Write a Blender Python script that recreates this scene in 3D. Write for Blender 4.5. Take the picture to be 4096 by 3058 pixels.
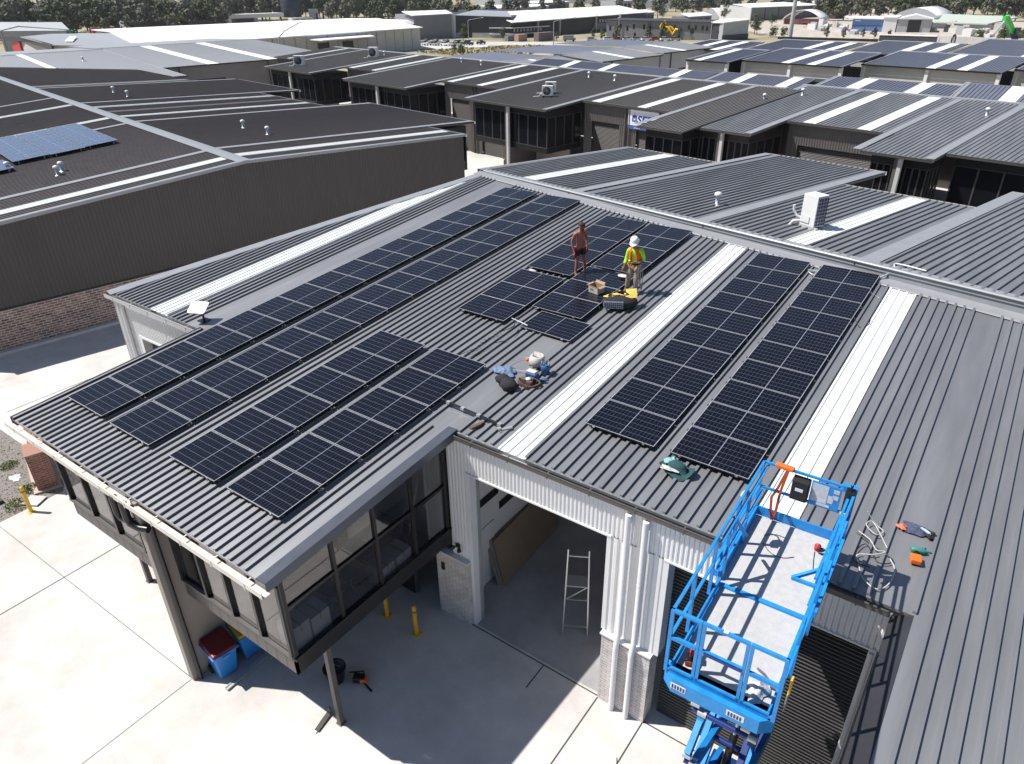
import bpy, bmesh, math, random
from mathutils import Vector, Matrix, Euler
R = math.radians
rnd = random.Random(7)
scene = bpy.context.scene
for o in list(bpy.data.objects): bpy.data.objects.remove(o)
col = scene.collection

# ---------------------------------------------------------------- camera, sky, sun, exposure
cam_d = bpy.data.cameras.new('camera'); cam = bpy.data.objects.new('camera', cam_d); col.objects.link(cam)
cam_d.sensor_fit = 'HORIZONTAL'; cam_d.sensor_width = 36.0; cam_d.lens = 25.1981
cam_d.clip_start = 0.1; cam_d.clip_end = 6000
cam.matrix_world = Matrix(((0.8137910,-0.2739462,0.5125404,19.0513308),(0.5810264,0.4022638,-0.7075254,-6.3748933),(-0.0123525,0.8735773,0.4865286,15.3450124),(0.0000000,0.0000000,0.0000000,1.0000000)))
scene.camera = cam
SUN = Vector((-0.492, -0.2656, 0.829)).normalized()
wd = bpy.data.worlds.new('World'); scene.world = wd; wd.use_nodes = True
nt = wd.node_tree; bg = nt.nodes['Background']
sky = nt.nodes.new('ShaderNodeTexSky'); sky.sky_type = 'NISHITA'; sky.sun_disc = False
sky.sun_elevation = R(56); sky.sun_rotation = R(241.6); sky.altitude = 50; sky.dust_density = 0.6; sky.ozone_density = 1.2
nt.links.new(sky.outputs[0], bg.inputs[0]); bg.inputs[1].default_value = 0.068
sd = bpy.data.lights.new('sun', 'SUN'); sd.energy = 5.0; sd.angle = R(0.53); sd.color = (1.0, 0.955, 0.90)
so = bpy.data.objects.new('sun', sd); col.objects.link(so); so.location = (0, 0, 60)
so.rotation_euler = SUN.to_track_quat('Z', 'Y').to_euler()
scene.view_settings.view_transform = 'Standard'; scene.view_settings.look = 'None'
scene.view_settings.exposure = 0.38; scene.view_settings.gamma = 1.0; scene.view_settings.use_curve_mapping = False
scene.render.engine = 'CYCLES'
scene.cycles.max_bounces = 6; scene.cycles.transparent_max_bounces = 12; scene.cycles.caustics_reflective = False; scene.cycles.caustics_refractive = False

# ---------------------------------------------------------------- the two site grids
TH = R(-11.5)
EX = Vector((math.cos(TH), math.sin(TH), 0)); EY = Vector((-math.sin(TH), math.cos(TH), 0)); EZ = Vector((0, 0, 1))
UX, UY = Vector((1, 0, 0)), Vector((0, 1, 0))
GZ = -6.0                       # the far yards lie six metres lower than the forecourt
def W(p, q, z=0.0): return EX * p + EY * q + EZ * z
def pq(x, y): return (x * EX.x + y * EX.y, x * EY.x + y * EY.y)

# ---------------------------------------------------------------- materials
MATS = {}
def mat(name, c, rough=0.6, metal=0.0, var=0.0, vscale=3.0, spec=0.5, bump=0.0, bscale=40.0, stretch=None, coat=0.0, alpha=None, trans=0.0, ior=1.5):
    if name in MATS: return MATS[name]
    m = bpy.data.materials.new(name); m.use_nodes = True; MATS[name] = m
    n = m.node_tree; b = n.nodes['Principled BSDF']
    b.inputs['Base Color'].default_value = (*c, 1); b.inputs['Roughness'].default_value = rough
    b.inputs['Metallic'].default_value = metal; b.inputs['Specular IOR Level'].default_value = spec
    b.inputs['Coat Weight'].default_value = coat; b.inputs['IOR'].default_value = ior
    b.inputs['Transmission Weight'].default_value = trans
    tc = None
    if var or bump:
        tc = n.nodes.new('ShaderNodeTexCoord'); mp = n.nodes.new('ShaderNodeMapping')
        n.links.new(tc.outputs['Object'], mp.inputs[0])
        if stretch: mp.inputs['Scale'].default_value = stretch
    if var:
        t = n.nodes.new('ShaderNodeTexNoise'); t.inputs['Scale'].default_value = vscale; t.inputs['Detail'].default_value = 6; t.inputs['Roughness'].default_value = 0.65
        n.links.new(mp.outputs[0], t.inputs['Vector'])
        r = n.nodes.new('ShaderNodeMapRange'); r.inputs['From Min'].default_value = 0.25; r.inputs['From Max'].default_value = 0.75
        r.inputs['To Min'].default_value = 1 - var; r.inputs['To Max'].default_value = 1 + var
        n.links.new(t.outputs['Fac'], r.inputs['Value'])
        h = n.nodes.new('ShaderNodeHueSaturation'); h.inputs['Color'].default_value = (*c, 1)
        n.links.new(r.outputs[0], h.inputs['Value']); n.links.new(h.outputs[0], b.inputs['Base Color'])
        r2 = n.nodes.new('ShaderNodeMapRange'); r2.inputs['To Min'].default_value = max(0.02, rough - 0.1); r2.inputs['To Max'].default_value = min(1, rough + 0.1)
        n.links.new(t.outputs['Fac'], r2.inputs['Value']); n.links.new(r2.outputs[0], b.inputs['Roughness'])
    if bump:
        t2 = n.nodes.new('ShaderNodeTexNoise'); t2.inputs['Scale'].default_value = bscale; t2.inputs['Detail'].default_value = 5
        n.links.new(mp.outputs[0], t2.inputs['Vector'])
        bp = n.nodes.new('ShaderNodeBump'); bp.inputs['Strength'].default_value = bump; bp.inputs['Distance'].default_value = 0.02
        n.links.new(t2.outputs['Fac'], bp.inputs['Height']); n.links.new(bp.outputs[0], b.inputs['Normal'])
    return m

def concrete_mat(name, c, stain=0.12):
    m = mat(name, c, 0.85)
    n = m.node_tree; b = n.nodes['Principled BSDF']; b.inputs['Specular IOR Level'].default_value = 0.25
    tc = n.nodes.new('ShaderNodeTexCoord')
    def noise(s, d=6, r=0.6):
        t = n.nodes.new('ShaderNodeTexNoise'); t.inputs['Scale'].default_value = s; t.inputs['Detail'].default_value = d; t.inputs['Roughness'].default_value = r
        n.links.new(tc.outputs['Object'], t.inputs['Vector']); return t
    a = noise(0.35); f = noise(2.2); g = noise(14, 8, 0.75)
    mix1 = n.nodes.new('ShaderNodeMixRGB'); mix1.inputs[1].default_value = (*[x * (1 - stain) for x in c], 1); mix1.inputs[2].default_value = (*[min(1, x * (1 + stain * 0.6)) for x in c], 1)
    r1 = n.nodes.new('ShaderNodeMapRange'); r1.inputs['From Min'].default_value = 0.35; r1.inputs['From Max'].default_value = 0.65
    n.links.new(a.outputs['Fac'], r1.inputs['Value']); n.links.new(r1.outputs[0], mix1.inputs[0])
    mix2 = n.nodes.new('ShaderNodeMixRGB'); mix2.blend_type = 'MULTIPLY'; mix2.inputs[0].default_value = 1.0
    ma = n.nodes.new('ShaderNodeMath'); ma.operation = 'MULTIPLY_ADD'; ma.inputs[1].default_value = 0.30; ma.inputs[2].default_value = 0.83
    n.links.new(f.outputs['Fac'], ma.inputs[0])
    mb2 = n.nodes.new('ShaderNodeMath'); mb2.operation = 'MULTIPLY_ADD'; mb2.inputs[1].default_value = 0.2; mb2.inputs[2].default_value = -0.08
    n.links.new(g.outputs['Fac'], mb2.inputs[0])
    ad = n.nodes.new('ShaderNodeMath'); n.links.new(ma.outputs[0], ad.inputs[0]); n.links.new(mb2.outputs[0], ad.inputs[1])
    n.links.new(mix1.outputs[0], mix2.inputs[1]); n.links.new(ad.outputs[0], mix2.inputs[2])
    sp = noise(0.9, 7, 0.7); rs = n.nodes.new('ShaderNodeMapRange'); rs.inputs['From Min'].default_value = 0.66; rs.inputs['From Max'].default_value = 0.76; rs.inputs['To Max'].default_value = 0.32
    n.links.new(sp.outputs['Fac'], rs.inputs['Value']); mix3 = n.nodes.new('ShaderNodeMixRGB'); mix3.inputs[2].default_value = (*[x * .45 for x in c], 1)
    n.links.new(rs.outputs[0], mix3.inputs[0]); n.links.new(mix2.outputs[0], mix3.inputs[1]); n.links.new(mix3.outputs[0], b.inputs['Base Color'])
    return m

def brick_mat(name, c1, c2, mortar, scale=1.0, bw=0.24, rh=0.086, ms=0.012, bias=0.0):
    m = mat(name, c1, 0.85); n = m.node_tree; b = n.nodes['Principled BSDF']
    tc = n.nodes.new('ShaderNodeTexCoord'); t = n.nodes.new('ShaderNodeTexBrick')
    n.links.new(tc.outputs['UV'], t.inputs['Vector'])
    t.inputs['Color1'].default_value = (*c1, 1); t.inputs['Color2'].default_value = (*c2, 1); t.inputs['Mortar'].default_value = (*mortar, 1)
    t.inputs['Scale'].default_value = scale; t.inputs['Brick Width'].default_value = bw; t.inputs['Row Height'].default_value = rh
    t.inputs['Mortar Size'].default_value = ms; t.inputs['Bias'].default_value = bias
    nz = n.nodes.new('ShaderNodeTexNoise'); nz.inputs['Scale'].default_value = 2.5; nz.inputs['Detail'].default_value = 5
    n.links.new(tc.outputs['UV'], nz.inputs['Vector'])
    mx = n.nodes.new('ShaderNodeMixRGB'); mx.blend_type = 'OVERLAY'; mx.inputs[0].default_value = 0.55
    n.links.new(t.outputs['Color'], mx.inputs[1]); n.links.new(nz.outputs['Fac'], mx.inputs[2]); n.links.new(mx.outputs[0], b.inputs['Base Color'])
    bp = n.nodes.new('ShaderNodeBump'); bp.inputs['Strength'].default_value = 0.5; bp.inputs['Distance'].default_value = 0.01; bp.invert = True
    n.links.new(t.outputs['Fac'], bp.inputs['Height']); n.links.new(bp.outputs[0], b.inputs['Normal'])
    return m

def glass_mat(name, tint, refl=1.0, ior=1.6):
    m = bpy.data.materials.new(name); m.use_nodes = True; MATS[name] = m
    n = m.node_tree; n.nodes.clear()
    out = n.nodes.new('ShaderNodeOutputMaterial'); mx = n.nodes.new('ShaderNodeMixShader'); tr = n.nodes.new('ShaderNodeBsdfTransparent'); gl = n.nodes.new('ShaderNodeBsdfGlossy'); fr = n.nodes.new('ShaderNodeFresnel')
    tr.inputs[0].default_value = (*tint, 1); gl.inputs[0].default_value = (refl, refl, refl, 1); gl.inputs['Roughness'].default_value = 0.015; ge = n.nodes.new('ShaderNodeNewGeometry'); mr = n.nodes.new('ShaderNodeMapRange'); mr.inputs['To Min'].default_value = ior; mr.inputs['To Max'].default_value = 1 / ior; n.links.new(ge.outputs['Backfacing'], mr.inputs['Value']); n.links.new(mr.outputs[0], fr.inputs[0])
    n.links.new(fr.outputs[0], mx.inputs[0]); n.links.new(tr.outputs[0], mx.inputs[1]); n.links.new(gl.outputs[0], mx.inputs[2]); n.links.new(mx.outputs[0], out.inputs[0])
    return m

def cell_mat(name, base, line, nx, ny, lx, ly, gap, lw=0.0035):
    """solar cells: nx by ny half-cut cells with fine pale gaps, a wider gap half way along x"""
    m = mat(name, base, 0.22, coat=0.0); n = m.node_tree; b = n.nodes['Principled BSDF']; b.inputs['Specular IOR Level'].default_value = 0.35
    tc = n.nodes.new('ShaderNodeTexCoord'); sp = n.nodes.new('ShaderNodeSeparateXYZ'); n.links.new(tc.outputs['UV'], sp.inputs[0])
    def M(op, a, bb=None, c=None):
        k = n.nodes.new('ShaderNodeMath'); k.operation = op
        for i, v in enumerate((a, bb, c)):
            if v is None: continue
            if isinstance(v, (int, float)): k.inputs[i].default_value = v
            else: n.links.new(v, k.inputs[i])
        return k.outputs[0]
    ax = M('ABSOLUTE', sp.outputs[0])
    px = (lx - gap) / nx; py = 2 * ly / ny
    u = M('DIVIDE', M('SUBTRACT', ax, gap), px); v = M('DIVIDE', M('ADD', sp.outputs[1], ly), py)
    du = M('MULTIPLY', M('ABSOLUTE', M('SUBTRACT', M('FRACT', M('ADD', u, 0.5)), 0.5)), px)
    dv = M('MULTIPLY', M('ABSOLUTE', M('SUBTRACT', M('FRACT', M('ADD', v, 0.5)), 0.5)), py)
    l1 = M('MULTIPLY', M('LESS_THAN', du, lw * 0.62), 0.42); l2 = M('MULTIPLY', M('LESS_THAN', dv, lw), 0.75); l3 = M('LESS_THAN', ax, gap + lw)
    f = M('MAXIMUM', M('MAXIMUM', l1, l2), l3)
    nz = n.nodes.new('ShaderNodeTexNoise'); nz.inputs['Scale'].default_value = 1.3; n.links.new(tc.outputs['Object'], nz.inputs['Vector'])
    hs = n.nodes.new('ShaderNodeHueSaturation'); hs.inputs['Color'].default_value = (*base, 1); n.links.new(M('MULTIPLY_ADD', nz.outputs['Fac'], 0.9, 0.55), hs.inputs['Value'])
    mx = n.nodes.new('ShaderNodeMixRGB'); mx.inputs[2].default_value = (*line, 1)
    n.links.new(f, mx.inputs[0]); n.links.new(hs.outputs[0], mx.inputs[1]); n.links.new(mx.outputs[0], b.inputs['Base Color'])
    return m

# ---------------------------------------------------------------- mesh builder
class MB:
    def __init__(s): s.v = []; s.f = []; s.sm = []; s.mi = []; s.cur = 0; s.uv = {}
    def face(s, pts, smooth=False):
        i = len(s.v); s.v += [tuple(p) for p in pts]; s.f.append(tuple(range(i, i + len(pts)))); s.sm.append(smooth); s.mi.append(s.cur)
    def mesh(s, V, F, smooth=False):
        i = len(s.v); s.v += [tuple(p) for p in V]
        for f in F: s.f.append(tuple(i + k for k in f)); s.sm.append(smooth); s.mi.append(s.cur)
    def hexa(s, b, t):                       # bottom 4 points counter-clockwise from above, top 4
        V = list(b) + list(t)
        s.mesh(V, [(3, 2, 1, 0), (4, 5, 6, 7), (0, 1, 5, 4), (1, 2, 6, 5), (2, 3, 7, 6), (3, 0, 4, 7)])
    def box(s, a, b, ex=UX, ey=UY, o=Vector((0, 0, 0))):   # a,b opposite corners in frame (ex,ey,z)
        x0, x1 = sorted((a[0], b[0])); y0, y1 = sorted((a[1], b[1])); z0, z1 = sorted((a[2], b[2]))
        P = lambda x, y, z: Vector(o) + ex * x + ey * y + EZ * z
        s.hexa([P(x0, y0, z0), P(x1, y0, z0), P(x1, y1, z0), P(x0, y1, z0)], [P(x0, y0, z1), P(x1, y0, z1), P(x1, y1, z1), P(x0, y1, z1)])
    def bar(s, a, b, w, h, up=EZ):           # rectangular bar from a to b
        a = Vector(a); b = Vector(b); d = (b - a).normalized(); up = Vector(up)
        if abs(d.dot(up)) > 0.98: up = UY
        sx = d.cross(up).normalized() * (w / 2); sy = sx.cross(d).normalized() * (h / 2)
        V = [a - sx - sy, a + sx - sy, a + sx + sy, a - sx + sy, b - sx - sy, b + sx - sy, b + sx + sy, b - sx + sy]
        s.mesh(V, [(0, 1, 2, 3), (7, 6, 5, 4), (4, 5, 1, 0), (5, 6, 2, 1), (6, 7, 3, 2), (7, 4, 0, 3)])
    def tube(s, pts, r, n=10, caps=True, smooth=True):
        pts = [Vector(p) for p in pts]; rr = r if isinstance(r, (list, tuple)) else [r] * len(pts)
        V = []; prev = None
        for i, p in enumerate(pts):
            d = (pts[min(i + 1, len(pts) - 1)] - pts[max(i - 1, 0)]).normalized()
            if prev is None:
                a = d.cross(EZ if abs(d.z) < 0.9 else UX).normalized()
            else:
                a = (prev - d * prev.dot(d)).normalized()
            prev = a; b = d.cross(a)
            for k in range(n):
                t = 2 * math.pi * k / n; V.append(p + (a * math.cos(t) + b * math.sin(t)) * rr[i])
        F = []
        for i in range(len(pts) - 1):
            for k in range(n):
                k2 = (k + 1) % n; F.append((i * n + k, i * n + k2, (i + 1) * n + k2, (i + 1) * n + k))
        s.mesh(V, F, smooth)
        if caps:
            s.face(V[:n][::-1]); s.face(V[-n:])
    def lathe(s, prof, o, n=16, smooth=True, axis=None):     # prof [(r,z)]
        o = Vector(o); V = []
        ax = Vector(axis).normalized() if axis else EZ
        a = ax.cross(UX if abs(ax.x) < 0.9 else UY).normalized(); b = ax.cross(a)
        for r, z in prof:
            for k in range(n):
                t = 2 * math.pi * k / n; V.append(o + ax * z + (a * math.cos(t) + b * math.sin(t)) * r)
        F = []
        for i in range(len(prof) - 1):
            for k in range(n):
                k2 = (k + 1) % n; F.append((i * n + k, i * n + k2, (i + 1) * n + k2, (i + 1) * n + k))
        s.mesh(V, F, smooth)
        if prof[0][0] > 1e-4: s.face(V[:n][::-1])
        if prof[-1][0] > 1e-4: s.face(V[-n:])
    def blob(s, o, r, n=10, m=7, jit=0.0, rg=None, rot=None, smooth=True):
        o = Vector(o); rx, ry, rz = r if isinstance(r, (tuple, list)) else (r, r, r); V = []; F = []
        for i in range(m + 1):
            ph = math.pi * i / m
            for k in range(n):
                t = 2 * math.pi * k / n; j = 1 + (rg.uniform(-jit, jit) if rg else 0)
                p = Vector((rx * math.sin(ph) * math.cos(t) * j, ry * math.sin(ph) * math.sin(t) * j, rz * math.cos(ph) * j))
                if rot: p.rotate(rot)
                V.append(o + p)
        for i in range(m):
            for k in range(n):
                k2 = (k + 1) % n; F.append((i * n + k, (i + 1) * n + k, (i + 1) * n + k2, i * n + k2))
        s.mesh(V, F, smooth)
    def corr(s, a, b, z0a, z0b, z1a, z1b, nrm, pitch=0.1, depth=0.02):   # ribbed sheet from a to b (plan points)
        a = Vector((a[0], a[1], 0)); b = Vector((b[0], b[1], 0)); L = (b - a).length; d = (b - a) / L; nrm = Vector(nrm)
        n = max(1, int(round(L / pitch))); P = L / n; prof = []
        for i in range(n): prof += [(i * P, 0), (i * P + P * .35, 0), (i * P + P * .5, depth), (i * P + P * .85, depth)]
        prof.append((L, 0)); V = []
        for u, w in prof:
            t = u / L; q = a + d * u + nrm * w
            V += [q + EZ * (z0a + (z0b - z0a) * t), q + EZ * (z1a + (z1b - z1a) * t)]
        s.mesh(V, [(2 * i, 2 * i + 2, 2 * i + 3, 2 * i + 1) for i in range(len(prof) - 1)])
    def build(s, name, mats, parent=None, bevel=0.0, autouv=True):
        me = bpy.data.meshes.new(name); me.from_pydata(s.v, [], s.f)
        me.polygons.foreach_set('use_smooth', s.sm); me.polygons.foreach_set('material_index', s.mi)
        for m in (mats if isinstance(mats, (list, tuple)) else [mats]): me.materials.append(m)
        if autouv:
            uv = me.uv_layers.new(name='UVMap').data
            for p in me.polygons:
                nn = p.normal
                if abs(nn.z) < 0.7:
                    t = EZ.cross(nn).normalized()
                    for li in p.loop_indices:
                        c = me.vertices[me.loops[li].vertex_index].co; uv[li].uv = (c.dot(t), c.z)
                else:
                    for li in p.loop_indices:
                        c = me.vertices[me.loops[li].vertex_index].co; uv[li].uv = (c.x, c.y)
        me.update()
        o = bpy.data.objects.new(name, me); col.objects.link(o)
        if parent: o.parent = parent
        if bevel:
            bv = o.modifiers.new('bevel', 'BEVEL'); bv.width = bevel; bv.segments = 2; bv.limit_method = 'ANGLE'; bv.angle_limit = R(50)
        return o

def thing(name, label, cat, loc=(0, 0, 0), rz=0.0, group=None):
    o = bpy.data.objects.new(name, None); col.objects.link(o); o.location = loc; o.rotation_euler = (0, 0, rz); o.empty_display_size = 0.2
    return tag(o, label, cat, group)
def tag(o, label, cat, group=None):
    o['label'] = label; o['category'] = cat
    if group: o['group'] = group
    return o
def struct(o, label=None): o['kind'] = 'structure'; return o
def stuff(o): o['kind'] = 'stuff'; return o
def origin_to(o, p):                     # move a one-mesh thing's origin without moving its shape
    p = Vector(p); o.data.transform(Matrix.Translation(-p)); o.location = p; return o
def dup(o, loc=None, rz=None, label=None, parent=None):
    c = o.copy(); col.objects.link(c)
    if parent: c.parent = parent
    if loc is not None: c.location = loc
    if rz is not None: c.rotation_euler = (0, 0, rz)
    if label: c['label'] = label
    for ch in list(o.children): dup(ch, parent=c)
    return c
ORD = ['nearest the gutter', 'second', 'third', 'fourth', 'fifth', 'sixth', 'seventh', 'eighth', 'ninth', 'tenth', 'eleventh', 'twelfth', 'thirteenth', 'fourteenth', 'fifteenth', 'sixteenth', 'seventeenth', 'eighteenth']

# palette
M_roof = mat('grey roof steel', (0.325, 0.33, 0.345), 0.47, 0.62, var=0.16, vscale=1.6, stretch=(1, 0.10, 1), spec=0.5)
M_roofd = mat('dark roof steel', (0.098, 0.088, 0.092), 0.6, 0.1, var=0.16, vscale=1.2, spec=0.3)
M_roofm = mat('mid grey roof steel', (0.165, 0.158, 0.156), 0.55, 0.2, var=0.12, vscale=1.2, spec=0.4)
M_roofl = mat('light zinc roof steel', (0.33, 0.34, 0.36), 0.4, 0.0, var=0.08, vscale=1.0, spec=0.5)
M_roofb = mat('slate blue roof steel', (0.17, 0.185, 0.24), 0.5, 0.3, var=0.1, vscale=1.2, spec=0.5)
M_flash = mat('flashing steel', (0.27, 0.28, 0.30), 0.4, 0.0, var=0.08, vscale=2.0, spec=0.5)
M_flashd = mat('dark flashing steel', (0.035, 0.035, 0.042), 0.35, 0.0, var=0.1, vscale=2.0)
M_flashb = mat('sky tinted flashing', (0.10, 0.108, 0.135), 0.35, 0.3, var=0.08)  # dark flashing made paler and bluer: sky and concrete reflections put into its colour
def translucent_mat(name, c):
    m = bpy.data.materials.new(name); m.use_nodes = True; n = m.node_tree; n.nodes.clear(); out = n.nodes.new('ShaderNodeOutputMaterial'); a = n.nodes.new('ShaderNodeBsdfDiffuse'); b = n.nodes.new('ShaderNodeBsdfTranslucent'); mx = n.nodes.new('ShaderNodeMixShader')
    a.inputs[0].default_value = (*c, 1); b.inputs[0].default_value = (*c, 1); mx.inputs[0].default_value = 0.22; n.links.new(a.outputs[0], mx.inputs[1]); n.links.new(b.outputs[0], mx.inputs[2]); n.links.new(mx.outputs[0], out.inputs[0]); return m
M_sky = translucent_mat('translucent skylight sheet', (0.90, 0.93, 0.92))
M_white = mat('white painted steel', (0.74, 0.74, 0.74), 0.5, var=0.04, vscale=2.0)
M_whiteroof = mat('white roof sheet', (0.85, 0.85, 0.86), 0.5, var=0.02, vscale=0.2)
M_black = mat('black powder coat', (0.012, 0.012, 0.014), 0.35, var=0.1)
M_charc = mat('charcoal cladding', (0.062, 0.055, 0.052), 0.55, var=0.16, vscale=1.2, stretch=(1,1,.15))
M_charc2 = mat('warm charcoal cladding', (0.10, 0.092, 0.088), 0.5, var=0.12, vscale=1.5)
M_conc = concrete_mat('forecourt concrete', (0.60, 0.57, 0.54), .17)
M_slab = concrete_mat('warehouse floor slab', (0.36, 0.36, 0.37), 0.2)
M_tilt = mat('tilt panel concrete', (0.52, 0.51, 0.50), 0.8, var=0.12, vscale=0.6)
M_taupe = mat('taupe render', (0.30, 0.27, 0.245), 0.8, var=0.1, vscale=1.0)
M_alu = mat('aluminium', (0.62, 0.63, 0.65), 0.32, 0.85, var=0.05)
M_galv = mat('galvanised steel', (0.5, 0.51, 0.52), 0.45, 0.5, var=0.1)
M_cream = mat('cream gutter', (0.66, 0.61, 0.55), 0.5, var=0.1, vscale=2)
M_glass = glass_mat('tinted glass', (0.66, 0.66, 0.68), 1.0, 1.7)
M_dglass = mat('dark window glass', (0.008, 0.009, 0.012), 0.06, spec=0.6, coat=0.0)
M_wbrick = brick_mat('white painted brick', (0.62, 0.58, 0.56), (0.57, 0.53, 0.51), (0.34, 0.31, 0.30), ms=0.008)
M_rbrick = brick_mat('mottled red brick', (0.28, 0.18, 0.145), (0.06, 0.038, 0.038), (0.50, 0.42, 0.38), bw=.36, rh=.125, ms=0.022, bias=-0.15)
M_yellow = mat('yellow paint', (0.78, 0.46, 0.03), 0.45, var=0.12, vscale=6)
M_blue = mat('blue lift paint', (0.014, 0.25, 0.64), 0.45, var=0.22, vscale=7)
M_rubber = mat('black rubber', (0.015, 0.015, 0.016), 0.75)
M_red = mat('red plastic', (0.55, 0.03, 0.03), 0.4)
M_orange = mat('orange plastic', (0.85, 0.16, 0.02), 0.5)
M_gap = mat('joint sealant', (0.07, 0.065, 0.06), 0.9)
# ================================================================ GROUND
def ground_z(x, y):
    d = math.hypot(x - 20, y); t = min(1, max(0, (d - 112) / 55.0)); return GZ * t * t * (3 - 2 * t)
def ground_sheet():
    mb = MB(); rings = [0, 40, 80, 105, 120, 132, 144, 156, 170, 210, 280, 400, 600, 900, 1500, 3000, 5200]; n = 72; V = []; F = []
    for r in rings:
        for k in range(n):
            a = 2 * math.pi * k / n; x = 20 + r * math.cos(a); y = r * math.sin(a); V.append((x, y, ground_z(x, y) - 0.03))
    for i in range(len(rings) - 1):
        for k in range(n):
            k2 = (k + 1) % n; F.append((i * n + k, (i + 1) * n + k, (i + 1) * n + k2, i * n + k2))
    mb.mesh(V, F, True)
    m = mat('dry ground', (0.30, 0.26, 0.20), 0.95); nn = m.node_tree; b = nn.nodes['Principled BSDF']; b.inputs['Specular IOR Level'].default_value = 0.1
    tc = nn.nodes.new('ShaderNodeTexCoord'); t = nn.nodes.new('ShaderNodeTexNoise'); t.inputs['Scale'].default_value = 0.03; t.inputs['Detail'].default_value = 9; t.inputs['Roughness'].default_value = 0.7
    nn.links.new(tc.outputs['Object'], t.inputs['Vector']); cr = nn.nodes.new('ShaderNodeValToRGB')
    cr.color_ramp.elements[0].position = 0.36; cr.color_ramp.elements[0].color = (0.20, 0.19, 0.11, 1); cr.color_ramp.elements[1].position = 0.62; cr.color_ramp.elements[1].color = (0.42, 0.36, 0.27, 1)
    nn.links.new(t.outputs['Fac'], cr.inputs[0]); nn.links.new(cr.outputs[0], b.inputs['Base Color'])
    struct(mb.build('ground', m))
ground_sheet()
def sheet(name, pts, m, z=0.0):
    mb = MB(); mb.face([(x, y, z) for x, y in pts]); return struct(mb.build(name, m))
sheet('concrete_forecourt', [(-60, -40), (60, -40), (60, 64), (-120, 90), (-95, 20)], M_conc, 0.0)
# control joints sawn in the concrete
def joints():
    mb = MB()
    for a, b in [((-5.5, -1.42), (5.1, -1.24)), ((-1.25, 9), (-1.15, -14)), ((-5.5, -8.5), (5.2, -8.2)), ((5.17, -1.26), (5.17, -14)), ((9.95, 4.22), (19.0, 4.22)), ((13.86, 4.18), (13.86, -6)), ((15.07, 4.18), (15.07, -6)), ((9.0, 4.22), (9.95, 4.22)), ((12.26, 4.2), (12.27, 3.4)), ((-10, 3.2), (-1.2, 3.3)), ((-8.0, 12), (-8.0, 1.4)), ((-13, 22), (-13, 2))]:
        a = Vector((*a, 0)); b = Vector((*b, 0)); d = (b - a).normalized(); s = Vector((-d.y, d.x, 0)) * (0.018 if a.y > 4.1 else 0.008)
        mb.face([a - s + EZ * .004, b - s + EZ * .004, b + s + EZ * .004, a + s + EZ * .004])
    struct(mb.build('concrete_joints', M_gap))
joints()
M_gravel = mat('grey gravel', (0.22, 0.20, 0.18), 0.95, var=0.55, vscale=14, bump=1.0, bscale=30)
sheet('gravel_bed', [(-14.5, -8), (-5.55, -8), (-5.55, .72), (-6.1, 1.0), (-9.6, 1.25), (-14.5, 1.25)], M_gravel, 0.006)
def gravel_stones():
    rg = random.Random(3); mb = MB()
    for i in range(2600):
        x = rg.uniform(-11, -5.6); y = rg.uniform(-5, 1.2)
        if y > .7 - (x + 5.55) * -.18 * 0 and x > -6.0 and y > .6: continue
        s = rg.uniform(.012, .04); mb.blob((x, y, s * .5), (s, s * rg.uniform(.6, 1), s * .7), 5, 3, 0.25, rg, smooth=False)
    stuff(mb.build('loose_gravel', mat('pale stones', (0.34, 0.32, 0.29), 0.9, var=0.5, vscale=3)))['label'] = 'loose pale stones scattered over the gravel bed'
gravel_stones()

# ================================================================ THE WAREHOUSE WITH THE PANELS
SL = 0.06993
def zr(y): return 5.8296 + SL * y                        # roof pan plane
def yr(x): return (20.45 - EY.x * x) / EY.y               # ridge line (q = 20.45)
def yg(x): return 4.35 + (x + 5.95) / 0.2                 # raking left verge
wh = thing('warehouse', 'grey roofed warehouse carrying the black solar panels, with white front and cantilevered glass office', 'warehouse', (4, 4, 0))
wh.matrix_world = Matrix.Identity(4)
RIB0 = 10.92; RP = 0.2365
def rib(mb, P0, P1, s, h=0.058, wb=0.05, wt=0.066):       # one roof rib from P0 to P1, side vector s
    a = [P0 - s * (wb / 2), P0 + s * (wb / 2), P0 + s * (wt / 2) + EZ * h, P0 - s * (wt / 2) + EZ * h]
    b = [P1 - s * (wb / 2), P1 + s * (wb / 2), P1 + s * (wt / 2) + EZ * h, P1 - s * (wt / 2) + EZ * h]
    mb.mesh(a + b, [(0, 1, 2, 3), (1, 5, 6, 2), (2, 6, 7, 3), (3, 7, 4, 0), (7, 6, 5, 4)])
SKYL = [(-3.25, -2.30, 4.33), (10.92, 11.63, 4.30), (16.46, 17.17, 4.30)]
BANDS = [(-1.24, -.08, -9), (9.02, 9.72, 4.25), (18.74, 19.34, 3.0)]
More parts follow.
